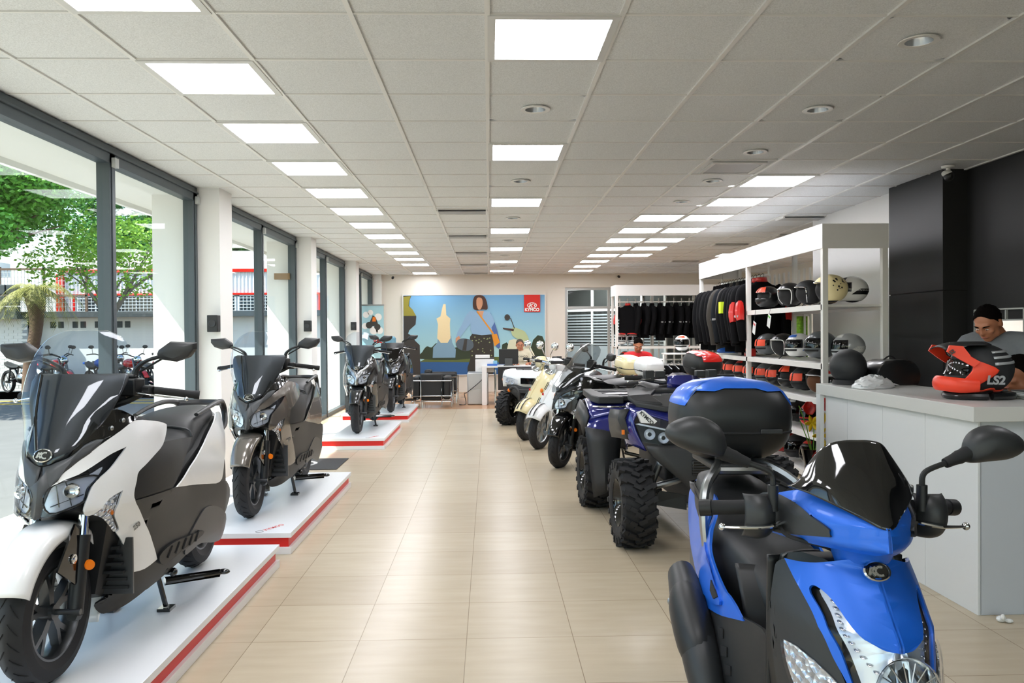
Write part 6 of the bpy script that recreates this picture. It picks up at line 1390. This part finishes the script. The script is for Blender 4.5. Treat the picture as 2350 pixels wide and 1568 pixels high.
# things on the counter
MX2 = helmet('orange, black and grey motocross helmet with peak on the counter corner', (2.71, 4.36, 1.052), -1.66, shell='h_matte', kind='mx', accent='orange_red', group='helmets on the counter', k=1.1)
for ch in list(MX2.children):
    if ch.name.startswith('peak'): bpy.data.objects.remove(ch)
MB().grid([[(x, y, z-.02*abs(x/.1)**2) for x in (-.085, -.05, 0, .05, .085)] for y, z in ((.02, .285), (-.08, .285), (-.15, .28), (-.2, .262))], 3).build('peak', 'black_plastic', MX2, solid=.006)
def hp(az, el, g=.004, s=1):
    az, el = math.radians(az), math.radians(el); x = (.122+g)*math.cos(el)*math.sin(az); y = -(.152+g)*math.cos(el)*math.cos(az)+.012
    if el < 0: y -= max(0, math.cos(az))*.06*min(1, -el*1.6); x *= 1+.12*el
    return (s*x, y, max(.014, .148+(.128+g)*math.sin(el)))
q = MB()
for s in (-1, 1):
    q.prism([(s*.088, -.185, .27), (s*.094, -.2, .24), (s*.108, -.15, .205), (s*.122, -.085, .165), (s*.126, -.06, .19), (s*.122, -.1, .215), (s*.105, -.13, .265)], (s*.008, 0, 0))
    q.grid([[hp(a0+(a1-a0)*k/6, el, .008, s) for k in range(7)] for el, a0, a1 in ((-46, 30, 66), (-30, 44, 74), (-14, 50, 88), (0, 54, 98), (12, 54, 80), (20, 54, 62))], 2)
q.build_lr('orange_flash', 'orange_red', MX2, solid=.003)
q = MB()
for s in (-1, 1): q.grid([[hp(60+90*k/9, el+(7 if k in (3, 4) else 0), .006, s) for k in range(10)] for el in (-56, -49)], 1)
q.build_lr('lower_flash', 'orange_red', MX2, solid=.003)
MB().tube([(.103, -.05, .07), (.09, -.13, .072), (.045, -.182, .078), (0, -.194, .08), (-.045, -.182, .078), (-.09, -.13, .072), (-.103, -.05, .07)], [.018, .022, .022, .022, .022, .022, .018], 14, 3, flat=1.7).build('chin_bar', 'orange_red', MX2)
MB().tube([(.104*math.cos(a), .012+.148*math.sin(a)-.02*(math.sin(a) < 0), .018) for a in [2*math.pi*k/28 for k in range(29)]], .018, 8).build('base_rim', 'h_black', MX2)
q = MB()
for s in (-1, 1):
    for e0 in (10, 24, 38): q.grid([[hp(92+62*k/7, e+k*.6, .004, s) for k in range(8)] for e in (e0, e0+6)])
q.build_lr('grey_stripe', 'h_silver', MX2, solid=.002); text('lettering', 'LS2', .06, 'h_silver', MX2, face_mat((.1275, .02, .098), (1, 0, -.25), roll=-.03), .002, bold=.002)
text('lettering', 'LS2', .025, 'h_black', MX2, face_mat((.11, -.185, .235), (1, -.3, .1), roll=.6), .002, bold=.001)
t = thing('round_helmet', 'round matt black open helmet at the far end of the counter', 'helmet', (2.55, 5.62, 1.052), 0)
MB().ball((0, 0, .125), (.122, .14, .125), 28, 18).build('shell', 'h_matte', t); MB().lathe([(.1, .03), (.108, .0), (.1, -.0)], (0, 0, .003), 'Z', 24).build('rim', 'rubber', t)
t = thing('helmet_bag', 'black rounded case behind the plastic bag on the counter', 'bag', (2.83, 5.58, 1.052), .1)
MB().grid([[(sx*hw, sy*.12, z) for sx, sy in ((-1, -.7), (-.7, -1), (.7, -1), (1, -.7), (1, .7), (.7, 1), (-.7, 1), (-1, .7))] for z, hw in ((0, .15), (.06, .17), (.12, .15), (.165, .1), (.175, .04))], 2, closed=True, caps=True).build('case', 'h_black', t); MB().tube([(-.05, 0, .17), (0, 0, .2), (.05, 0, .17)], .006, 6, 3).build('handle', 'rubber', t)
mat('plastic_bag', 'eef0f2', .3, spec=.6, alpha=.85)
t = thing('plastic_bag', 'crumpled white plastic bag lying on the counter', 'bag', (2.55, 5.25, 1.052), .5); rd = random.Random(3); m = MB(); rows = []
for j in range(12):
    v_ = math.pi*.5*j/11; rows.append([((.17+rd.uniform(-.02, .02))*math.cos(a)*math.cos(v_), (.1+rd.uniform(-.015, .015))*math.sin(a)*math.cos(v_), .075*math.sin(v_)*(1+rd.uniform(-.2, .2))) for a in [2*math.pi*i/30 for i in range(30)]])
m.grid(rows, 0, closed=True); m.build('sheet', 'plastic_bag', t, solid=.001); MB().tube([(.15, 0, .03), (.22, .02, .02), (.24, -.02, .01), (.16, -.03, .02)], .008, 6, 3, flat=.4).build('handle', 'plastic_bag', t)
t = thing('paper_stack', 'loose stack of papers at the right edge of the counter', 'papers', (3.03, 4.25, 1.052), .2)
for k in range(6): MB().obox((0, 0, .004+k*.008), .21, .29, .006, (k*37 % 7-3)*.05).build('paper', ['h_white', 'h_silver', 'h_white', 'platform_top', 'h_white', 'h_grey'][k], t, smooth=False)
t = MB().ball((2.50, 3.84, .015), (.025, .02, .016), 8, 6).ball((2.53, 3.825, .01), (.02, .015, .01), 8, 6).ball((2.495, 3.82, .03), (.012, .01, .016), 8, 6).build('tissue', 'h_white', smooth=False); tag(t, 'small crumpled white tissue on the floor at the foot of the counter', 'tissue')
# vase of flowers
t = thing('flower_vase', 'tall vase of yellow lilies and red anthuriums between the shelving and the counter', 'flowers', (2.62, 6.4, 0))
mat('flower_yellow', 'f2cf12', .5); mat('flower_red', 'b8201a', .35); mat('flower_leaf', '5f9a2c', .45)
MB().lathe([(0, 0), (.1, 0), (.08, .15), (.07, .35), (.1, .48), (.09, .48), (.06, .34), (0, .3)], n=24).build('vase', 'gloss_black', t)
rd = random.Random(11)
for k in range(9):
    a = rd.uniform(0, 6.28); r = rd.uniform(.05, .16); z = rd.uniform(.5, .85); hx, hy = r*math.cos(a), r*math.sin(a)
    MB().tube([(0, 0, .4), (hx*.5, hy*.5, z*.8), (hx, hy, z)], .004, 5, 3).build('stem', 'flower_leaf', t)
for k, (x, z, red) in enumerate(((-.06, .7, 0), (.0, .6, 0), (.03, .5, 0), (-.09, .82, 1), (.02, .85, 1), (.04, .74, 0), (-.02, .42, 1))):
    m = MB(); c = Vector((x, -.12, z))
    if red: m.grid([[c+Vector((.05*u*(1-v_*v_*.6), -.02*u*u+.01*v_, .05*v_)) for u in (-1, -.5, 0, .5, 1)] for v_ in (-1, -.5, 0, .5, 1)], 2); m.tube([c, c+Vector((0, -.04, .02))], .006, 6)
    else:
        for p in range(6):
            q = p*math.pi/3; d = Vector((math.cos(q), -.35, math.sin(q))); s_ = Vector((-math.sin(q), 0, math.cos(q)))*.016
            m.grid([[c-s_*.3, c+s_*.3], [c+d*.04-s_, c+d*.04+s_], [c+d*.075-s_*.1+Vector((0, -.01, 0)), c+d*.075+s_*.1+Vector((0, -.01, 0))]], 2)
    m.build('blossom', 'flower_red' if red else 'flower_yellow', t, solid=.002)
for k in range(9):
    a = rd.uniform(2.4, 6.8); z = rd.uniform(.4, .75); m = MB(); d = Vector((math.cos(a), math.sin(a), rd.uniform(-.3, .4)))*.2; s_ = Vector((-math.sin(a), math.cos(a), 0))*.04; c = Vector((0, 0, z))
    m.grid([[c+d*u+s_*w_*math.sin(math.pi*min(1, u*.95+.05)) + Vector((0, 0, -.12*u*u)) for w_ in (-1, 0, 1)] for u in (0, .25, .5, .75, 1)], 2); m.build('leaf', 'flower_leaf', t, solid=.002)
# ================================================================ back of the shop
# mural: a flat lightbox photograph
mu = thing('wall_mural', 'large framed lightbox mural of a woman with a helmet, a monument and a scooter', 'mural', (-.355, 19.43, 1.385))
HX, HZ = 1.71, .96
for n_, c_ in (('m_sky', '7fb7d2'), ('m_sky2', 'a9d3dd'), ('m_water', '2c5e97'), ('m_grass', '5b6a35'), ('m_tree', '2f3d28'), ('m_stone', 'efdcae'), ('m_stone2', '7fa3bb'), ('m_dark', '3b3835'), ('m_olive', '9a9238'), ('m_shirt', '8fb4d6'), ('m_shirt2', '4b6aa8'), ('m_skin', 'd09a78'), ('m_hair', '4a2e22'), ('m_skirt', '34312b'), ('m_print', '8e9a6c'), ('m_bag', 'e0952a'), ('m_helm', '55636f'), ('m_green', 'b9c99a'), ('m_body', 'd9dcc0'), ('m_red', 'd8261d'), ('m_white', 'f4f1ee')): mat(n_, c_, .6)
m = bpy.data.materials.new('mural_sky'); m.use_nodes = True; nt = m.node_tree; tc = nt.nodes.new('ShaderNodeTexCoord'); sx_ = nt.nodes.new('ShaderNodeSeparateXYZ'); rp = nt.nodes.new('ShaderNodeValToRGB'); mr = nt.nodes.new('ShaderNodeMapRange')
nt.links.new(tc.outputs['Object'], sx_.inputs[0]); nt.links.new(sx_.outputs['Z'], mr.inputs[0]); mr.inputs[1].default_value = -.96; mr.inputs[2].default_value = .96; nt.links.new(mr.outputs[0], rp.inputs[0])
rp.color_ramp.elements[0].color = (*lin('a8d6dc'), 1); rp.color_ramp.elements[0].position = .3; rp.color_ramp.elements[1].color = (*lin('6fa9d6'), 1); nt.links.new(rp.outputs[0], nt.nodes['Principled BSDF'].inputs[0]); nt.nodes['Principled BSDF'].inputs['Roughness'].default_value = .5; MATS['mural_sky'] = m
MB().box(-HX, HX, -.03, 0, -HZ, HZ).build('print', 'mural_sky', mu, smooth=False)
f = MB()
for s in (-1, 1): f.box(min(s*HX, s*(HX+.02)), max(s*HX, s*(HX+.02)), -.04, 0, -HZ-.02, HZ+.02); f.box(-HX, HX, -.04, 0, min(s*HZ, s*(HZ+.02)), max(s*HZ, s*(HZ+.02)))
f.build('frame', 'white_metal', mu, smooth=False)
_ly = [0]
def fig(name, pts, m, sm=0):
    """flat shape in the print; pts in pixels of the mural crop: (400..1622, 148..838)"""
    _ly[0] += 1; y = -.0302-.0004*_ly[0]; P = [((u-1011)/611*HX, (493-v)/345*HZ) for u, v in pts]
    if sm: P = spline(P, sm, True)
    MB().prism([(max(-HX, min(HX, x)), y+.0003, max(-HZ, min(HZ, z))) for x, z in P], (0, -.0003, 0)).build(name, m, mu, smooth=False)
fig('water', [(400, 720), (1622, 720), (1622, 838), (400, 838)], 'm_water'); fig('grass', [(540, 725), (600, 690), (960, 685), (1622, 690), (1622, 740), (540, 725)], 'm_grass')
fig('trees', [(545, 700), (560, 640), (600, 590), (640, 600), (690, 560), (740, 620), (860, 600), (960, 600), (980, 700)], 'm_tree', 3); fig('trees', [(1240, 700), (1250, 580), (1290, 560), (1320, 600), (1500, 600), (1520, 540), (1560, 500), (1600, 510), (1622, 560), (1622, 720), (1240, 720)], 'm_tree')
fig('pedestal', [(650, 690), (655, 600), (690, 560), (700, 500), (810, 500), (820, 560), (850, 620), (845, 690)], 'm_stone2'); fig('monument', [(690, 520), (698, 400), (685, 350), (720, 330), (735, 260), (745, 225), (765, 225), (770, 320), (805, 350), (800, 400), (805, 520), (780, 560), (720, 560)], 'm_stone')
fig('silhouette', [(402, 150), (470, 150), (455, 190), (450, 240), (480, 270), (512, 330), (505, 400), (450, 450), (440, 480), (480, 500), (500, 540), (540, 580), (543, 838), (402, 838)], 'm_dark'); fig('vase_top', [(402, 160), (465, 152), (450, 200), (445, 240), (480, 270), (510, 325), (402, 325)], 'm_olive')
fig('skirt', [(995, 480), (1150, 480), (1175, 560), (1180, 700), (1170, 838), (950, 838), (975, 700), (970, 560)], 'm_skirt', 2)
rd = random.Random(5)
for k in range(26):
    u, v = rd.uniform(990, 1160), rd.uniform(500, 700); fig('print_flower', [(u-7, v), (u, v-7), (u+8, v), (u, v+6)], 'm_print')
fig('arm', [(955, 300), (905, 400), (865, 470), (850, 540), (865, 560), (900, 500), (950, 430), (990, 370)], 'm_shirt', 2); fig('arm', [(1150, 300), (1190, 400), (1215, 480), (1235, 600), (1200, 600), (1185, 500), (1140, 400)], 'm_shirt2', 2)
fig('blouse', [(960, 295), (1020, 285), (1060, 330), (1090, 290), (1150, 305), (1185, 380), (1160, 430), (1155, 490), (995, 485), (980, 400), (985, 350)], 'm_shirt', 2)
fig('neck', [(1030, 285), (1095, 285), (1085, 320), (1078, 350), (1050, 320)], 'm_skin'); fig('hair', [(1030, 150), (1085, 152), (1115, 190), (1128, 250), (1120, 275), (1085, 272), (1040, 280), (1005, 265), (1000, 210), (1010, 170)], 'm_hair', 3); fig('face', [(1035, 175), (1075, 175), (1085, 220), (1070, 265), (1050, 275), (1032, 240)], 'm_skin', 3)
fig('hand', [(850, 520), (880, 500), (890, 530), (870, 560), (848, 560)], 'm_skin'); fig('carried_helmet', [(850, 570), (880, 530), (940, 525), (990, 545), (1003, 590), (975, 625), (920, 632), (870, 610)], 'm_helm', 3); fig('helmet_band', [(925, 530), (950, 530), (940, 630), (905, 628)], 'm_dark')
fig('bag_strap', [(1030, 290), (1042, 288), (1180, 480), (1168, 488)], 'm_bag'); fig('bag', [(1160, 490), (1205, 485), (1230, 560), (1185, 595)], 'm_bag')
fig('scooter_body', [(1310, 545), (1400, 540), (1460, 555), (1500, 610), (1515, 700), (1310, 700)], 'm_body', 2); fig('scooter_front', [(1350, 430), (1400, 445), (1450, 470), (1480, 530), (1470, 550), (1400, 540), (1340, 500), (1330, 450)], 'm_green', 2); fig('scooter_grip', [(1256, 432), (1355, 445), (1350, 465), (1260, 445)], 'm_hair'); fig('mirror_stalk', [(1322, 350), (1328, 348), (1362, 440), (1355, 442)], 'm_dark'); fig('mirror', [(1272, 342), (1283, 320), (1305, 318), (1322, 342), (1305, 368), (1283, 366)], 'm_dark', 3)
fig('brand_square', [(1442, 148), (1582, 148), (1582, 298), (1442, 298)], 'm_red')
_ly[0] += 2; text('brand_lettering', 'KYMCO', .098, 'm_white', mu, face_mat(((1511-1011)/611*HX, -.062, (493-278)/345*HZ), (0, -1, 0)), .001, bold=.004)
MB().lathe([(.085, 0), (.09, -.003), (.1, -.003), (.103, 0)], ((1511-1011)/611*HX, -.06, (493-240)/345*HZ), M=face_mat((0, 0, 0), (0, -1, 0)).to_3x3() @ Matrix.Diagonal((1.15, .68, 1)), n=32).build('brand_ring', 'm_white', mu)
MB().prism([(1.32, -.062, .66), (1.35, -.062, .75), (1.38, -.062, .75), (1.36, -.062, .71), (1.42, -.062, .75), (1.45, -.062, .75), (1.38, -.062, .7), (1.42, -.062, .66), (1.39, -.062, .66), (1.36, -.062, .69), (1.345, -.062, .66)], (0, -.002, 0)).prism(spline([(1.50, -.062, .745), (1.45, -.062, .72), (1.45, -.062, .68), (1.5, -.062, .66), (1.48, -.062, .68), (1.47, -.062, .71)], 2, True), (0, -.002, 0)).build('brand_letter', 'm_white', mu, smooth=False)
# roll-up banner, water cooler
t = thing('rollup_banner', 'narrow roll-up banner with an orange motorcycle against clouds by the last window', 'banner', (-2.58, 17.9, 0))
MB().box(-.24, .24, -.02, .0, .1, 2.05).build('sheet', 'm_sky2', t, smooth=False); MB().box(-.25, .25, -.03, .02, 2.05, 2.08).build('top_bar', 'alu', t, smooth=False); MB().box(-.27, .27, -.08, .08, 0, .1).build('base', 'alu', t, bev=.01)
c = MB()
for x, z, r in ((-.15, 1.85, .07), (-.05, 1.9, .06), (.12, 1.8, .08), (-.17, 1.6, .07), (.02, 1.5, .09), (.15, 1.5, .08)): c.lathe([(0, 0), (r, 0)], (x, -.022, z), M=face_mat((0, 0, 0), (0, -1, 0)).to_3x3(), n=16)
c.build('cloud_print', 'm_white', t, smooth=False)
def disc(x, z, r, y): return MB().lathe([(0, 0), (r, 0)], (x, y, z), M=face_mat((0, 0, 0), (0, -1, 0)).to_3x3(), n=20)
disc(-.08, 1.62, .075, -.024).build('wheel_print', 'm_dark', t); disc(.1, 1.58, .07, -.024).build('wheel_print', 'm_dark', t)
MB().prism([(-.08, -.025, 1.66), (0, -.025, 1.84), (.06, -.025, 1.8), (.1, -.025, 1.7), (.12, -.025, 1.62), (0, -.025, 1.6)], (0, -.001, 0)).build('motorcycle_print', 'm_dark', t, smooth=False); MB().prism([(.0, -.027, 1.8), (.06, -.027, 1.8), (.07, -.027, 1.7), (-.01, -.027, 1.7)], (0, -.001, 0)).build('tank_print', 'orange', t, smooth=False)
text('lettering', 'Vac', .14, 'm_red', t, face_mat((.1, -.024, 1.27), (0, -1, 0)), .001, bold=.004)
t = thing('water_cooler', 'white water cooler with a blue bottle in the back left corner', 'water cooler', (-2.3, 18.7, 0))
MB().box(-.16, .16, -.16, .16, 0, 1.0).build('cabinet', 'white_laminate', t, bev=.02); MB().lathe([(.05, 0), (.13, .04), (.135, .12), (.13, .14), (.135, .2), (.135, .32), (.1, .36), (0, .37)], (0, 0, 1.0), n=24).build('bottle', 'm_sky', t); MB().obox((0, -.17, .8), .14, .03, .08).build('tap_panel', 'h_grey', t)
t = thing('wall_camera', 'small black camera on the left end of the back wall near the ceiling', 'security camera', (-2.3, 19.35, 2.8)); MB().tube([(0, .08, 0), (0, 0, -.01)], .01, 8).build('bracket', 'white_metal', t); MB().tube([(0, 0, -.02), (0, -.08, -.04)], .03, 12).build('housing', 'black_plastic', t)
t = dup(t, (3.15, 19.35, 2.8), label='small black camera on the back wall above the jacket shelving')
t = thing('dome_camera', 'white ceiling camera with a black lens at the black pier', 'security camera', (3.95, 6.78, 2.84)); MB().lathe([(0, -.02), (.05, -.02), (.055, 0)], n=20).tube([(0, 0, -.02), (0, 0, -.07)], .018, 10).build('mount', 'white_metal', t); MB().ball((0, -.01, -.09), (.042, .042, .042)).build('lens_ball', 'black_plastic', t); MB().ball((-.01, 0, -.065), (.044, .044, .03)).build('shroud', 'white_metal', t)
# armchairs
def armchair(label, loc, rz):
    t = thing('armchair', label, 'armchair', loc, rz, 'black leather armchairs with chrome frames')
    MB().box(-.22, .22, -.3, .3, .28, .42).build('seat_cushion', 'seat_vinyl', t, bev=.03); MB().box(-.22, .22, .2, .34, .2, .66).build('back_cushion', 'seat_vinyl', t, bev=.03)
    for s in (-1, 1): MB().box(min(s*.225, s*.36), max(s*.225, s*.36), -.32, .34, .16, .60).build('arm_cushion', 'seat_vinyl', t, bev=.03)
    MB().box(-.21, .21, -.28, .3, .14, .28).build('base_cushion', 'seat_vinyl', t, bev=.02)
    f = MB()
    for z in (.52, .23, .12): f.tube([(-.385, -.34, z), (-.385, .365, z), (.385, .365, z), (.385, -.34, z)], .011, 8)
    for x in (-.385, .385): 
        for y in (-.34, .365): f.tube([(x, y, 0), (x, y, .52)], .014, 8)
    for x in (-.2, .2): f.tube([(x, .365, .02), (x, .365, .52)], .012, 8)
    f.build('chrome_frame', 'chrome', t); return t
armchair('black leather armchair with chrome tube frame, its back to the aisle, nearer one', (-1.11, 15.7, 0), math.pi)
armchair('black leather armchair with chrome frame, behind and right of the nearer one', (-1.02, 17.0, 0), math.pi/2)
bpy.data.objects['armchair'].rotation_euler.z = math.pi
# desk with monitor, printer
t = thing('office_desk', 'pale desk with a black front panel under the monitor', 'desk', (.45, 16.2, 0))
MB().box(-.6, .8, -.35, .4, .74, .77).build('desk_top', 'white_laminate', t, bev=.002); MB().box(-.6, -.5, -.35, .4, 0, .74).build('side_panel', 'white_laminate', t, bev=.002); MB().box(.7, .8, -.35, .4, 0, .74).build('side_panel', 'white_laminate', t, bev=.002)
MB().box(-.28, .7, -.37, -.35, .3, .755).build('modesty_panel', 'black_laminate', t); MB().tube([(-.33, -.36, 0), (-.33, -.36, .7)], .02, 10).build('desk_leg', 'chrome', t)
t = thing('monitor', 'black computer monitor seen from behind on the desk', 'monitor', (.39, 16.1, .772)); MB().box(-.195, .195, -.02, .02, .03, .33).build('screen_back', 'black_plastic', t, bev=.008); MB().box(-.08, .08, -.06, -.02, 0, .14).build('stand', 'steel_dark', t, bev=.01); MB().box(-.1, .1, -.1, .08, 0, .012).build('foot', 'steel_dark', t)
t = thing('desk_organizer', 'small blue plastic desk organizer at the left end of the desk', 'organizer', (.06, 16.05, .772)); MB().box(-.1, .1, -.05, .05, 0, .04).build('tray', 'h_blue', t); MB().box(.02, .1, -.04, .05, .04, .1).build('cup', 'm_sky', t)
t = thing('filing_cabinet', 'grey cabinet left of the desk carrying the printer', 'cabinet', (-.22, 16.25, 0)); MB().box(-.22, .2, -.3, .3, 0, .64).build('carcass', 'h_silver', t, bev=.02); MB().box(-.2, .18, -.31, -.3, .02, .3).build('drawer', 'frame_light', t); MB().box(-.2, .18, -.31, -.3, .32, .62).build('drawer', 'frame_light', t)
t = thing('printer', 'white office printer on the grey cabinet', 'printer', (-.09, 16.25, .642)); MB().box(-.19, .19, -.22, .22, 0, .26).build('body', 'white_laminate', t, bev=.008); MB().box(-.19, .19, -.2, .2, .26, .28).build('scanner_gap', 'black_plastic', t); MB().box(-.19, .1, -.2, .2, .28, .34).build('lid', 'white_laminate', t, bev=.008)
pc = MB().tube([(-.05, 15.92, .62), (-.2, 15.9, .45), (-.45, 15.9, .25), (-.5, 15.95, .22), (-.47, 15.95, .02), (-.6, 15.9, .01)], .007, 6, 4).build('power_cable', 'rubber'); tag(pc, 'black power cable trailing down from the printer to the floor', 'cable')
t = thing('office_desk', 'small dark table in front of the man in red', 'desk', (2.7, 13.75, 0)); MB().box(-.45, .45, -.25, .25, .7, .73).build('desk_top', 'h_tan', t)
for sx in (-.4, .4):
    for sy in (-.2, .2): MB().box(sx-.02, sx+.02, sy-.02, sy+.02, 0, .7).build('leg', 'steel_dark', t)
# glazed partition and the corridor beyond
fr = MB(); y = YB+.05
for x in (1.88, 2.93, 4.0, 5.2, 6.5): fr.box(x-.03, x+.03, y, y+.06, 0, 2.52)
fr.box(1.855, 6.6, y+.004, y+.055, 2.46, 2.525).box(1.855, 6.6, y+.004, y+.055, 2.0, 2.06).box(1.855, 6.6, y+.004, y+.055, -.001, .06)
o = fr.build('window_8', 'frame_light', smooth=False); struct(o); MB().box(1.9, 6.5, y+.025, y+.032, .05, 2.47).build('glass', 'window_glass', o, smooth=False)
struct(MB().box(1.7, 1.8, YB+.15, 27, 0, 2.9).box(6.9, 7.0, YB+.15, 27, 0, 2.9).box(1.7, 7, 26.9, 27, 0, 2.9).box(1.7, 7, YB+.15, 27, 2.84, 2.95).box(1.7, 7, YB+.15, 27, -.1, 0).build('wall_corridor', 'wall_white', smooth=False))
cl_ = MB().box(2.2, 3.2, 20.2, 21.6, 2.8, 2.82).build('corridor_fill_light', 'led', smooth=False); tag(cl_, 'added unseen fill light for the corridor behind the glazed partition', 'ceiling light')  # out-of-view glowing panel, added to brighten the corridor
mat('frosted', '9aa0a2', .6); mat('dim_glass', '2c2f2c', .25)
P0, P1 = Vector((2.2, 22.6, 0)), Vector((4.6, 20.3, 0)); dv = (P1-P0).normalized(); nv = Vector((dv.y, -dv.x, 0))
def wallbox(a, b, z0, z1, th=.04, off=0): 
    c = P0+dv*((a+b)/2)+nv*off; return (c.x, c.y, (z0+z1)/2), b-a, th, z1-z0
ang = math.atan2(dv.y, dv.x)
def wb(m, a, b, z0, z1, th=.04, off=0):
    c, dx, dy, dz = wallbox(a, b, z0, z1, th, off); m.obox(c, dx, dy, dz, ang)
m = MB(); wb(m, 0, 3.2, 0, 2.84, .02, -.03); struct(m.build('window_9', 'dim_glass', smooth=False))
m = MB()
for a in (0, .9, 1.7, 2.5, 3.2): wb(m, a-.03, a+.03, 0, 2.84, .06)
wb(m, 0, 3.2, 2.0, 2.07, .06); wb(m, 0, 3.2, 2.6, 2.84, .06); struct(m.build('trim_4', 'white_metal', smooth=False))
m = MB()
for k in range(11): wb(m, 0, 3.2, 1.08+k*.08, 1.12+k*.08, .01, .02)
wb(m, 0, 3.2, 0, 1.05, .01, .02); struct(m.build('trim_5', 'frosted', smooth=False))
# wall speakers, wooden block, door mat
for i, (yy, z) in enumerate(((7.77, 1.54), (11.73, 1.55), (15.65, 1.58))):
    t = thing('wall_speaker', 'small black loudspeaker on the face of the %s window pier' % ('nearest', 'second', 'third')[i], 'loudspeaker', (-2.62, yy-.06, z), .0, 'loudspeakers on the piers')
    MB().box(-.05, .05, -.05, .04, -.08, .08).build('cabinet', 'black_plastic', t, bev=.006); MB().lathe([(.03, 0), (.036, -.004), (.03, -.008), (0, -.002)], (0, -.052, 0), 'Y', 18).build('cone', 'dark_plastic', t); MB().tube([(0, .04, 0), (0, .06, 0)], .012, 8).build('bracket', 'steel_dark', t)
t = MB().box(-3.08, -2.86, 11.60, 11.66, 2.22, 2.31).build('wooden_block', 'h_tan'); tag(t, 'small wooden block fixed beside the second window frame', 'block')
t = thing('door_mat', 'black door mat with a pale round emblem between the second and third platforms', 'mat', (-2.1, 8.85, 0)); MB().box(-.48, .48, -.37, .37, 0, .008).build('pile', 'h_matte', t, smooth=False)
MB().lathe([(.16, .008), (.16, .010), (.2, .010), (.2, .008)], n=32).obox((-.05, 0, .009), .04, .2, .003).obox((.03, .04, .009), .12, .03, .003, .8).obox((.03, -.04, .009), .12, .03, .003, -.8).build('emblem_print', 'h_silver', t)
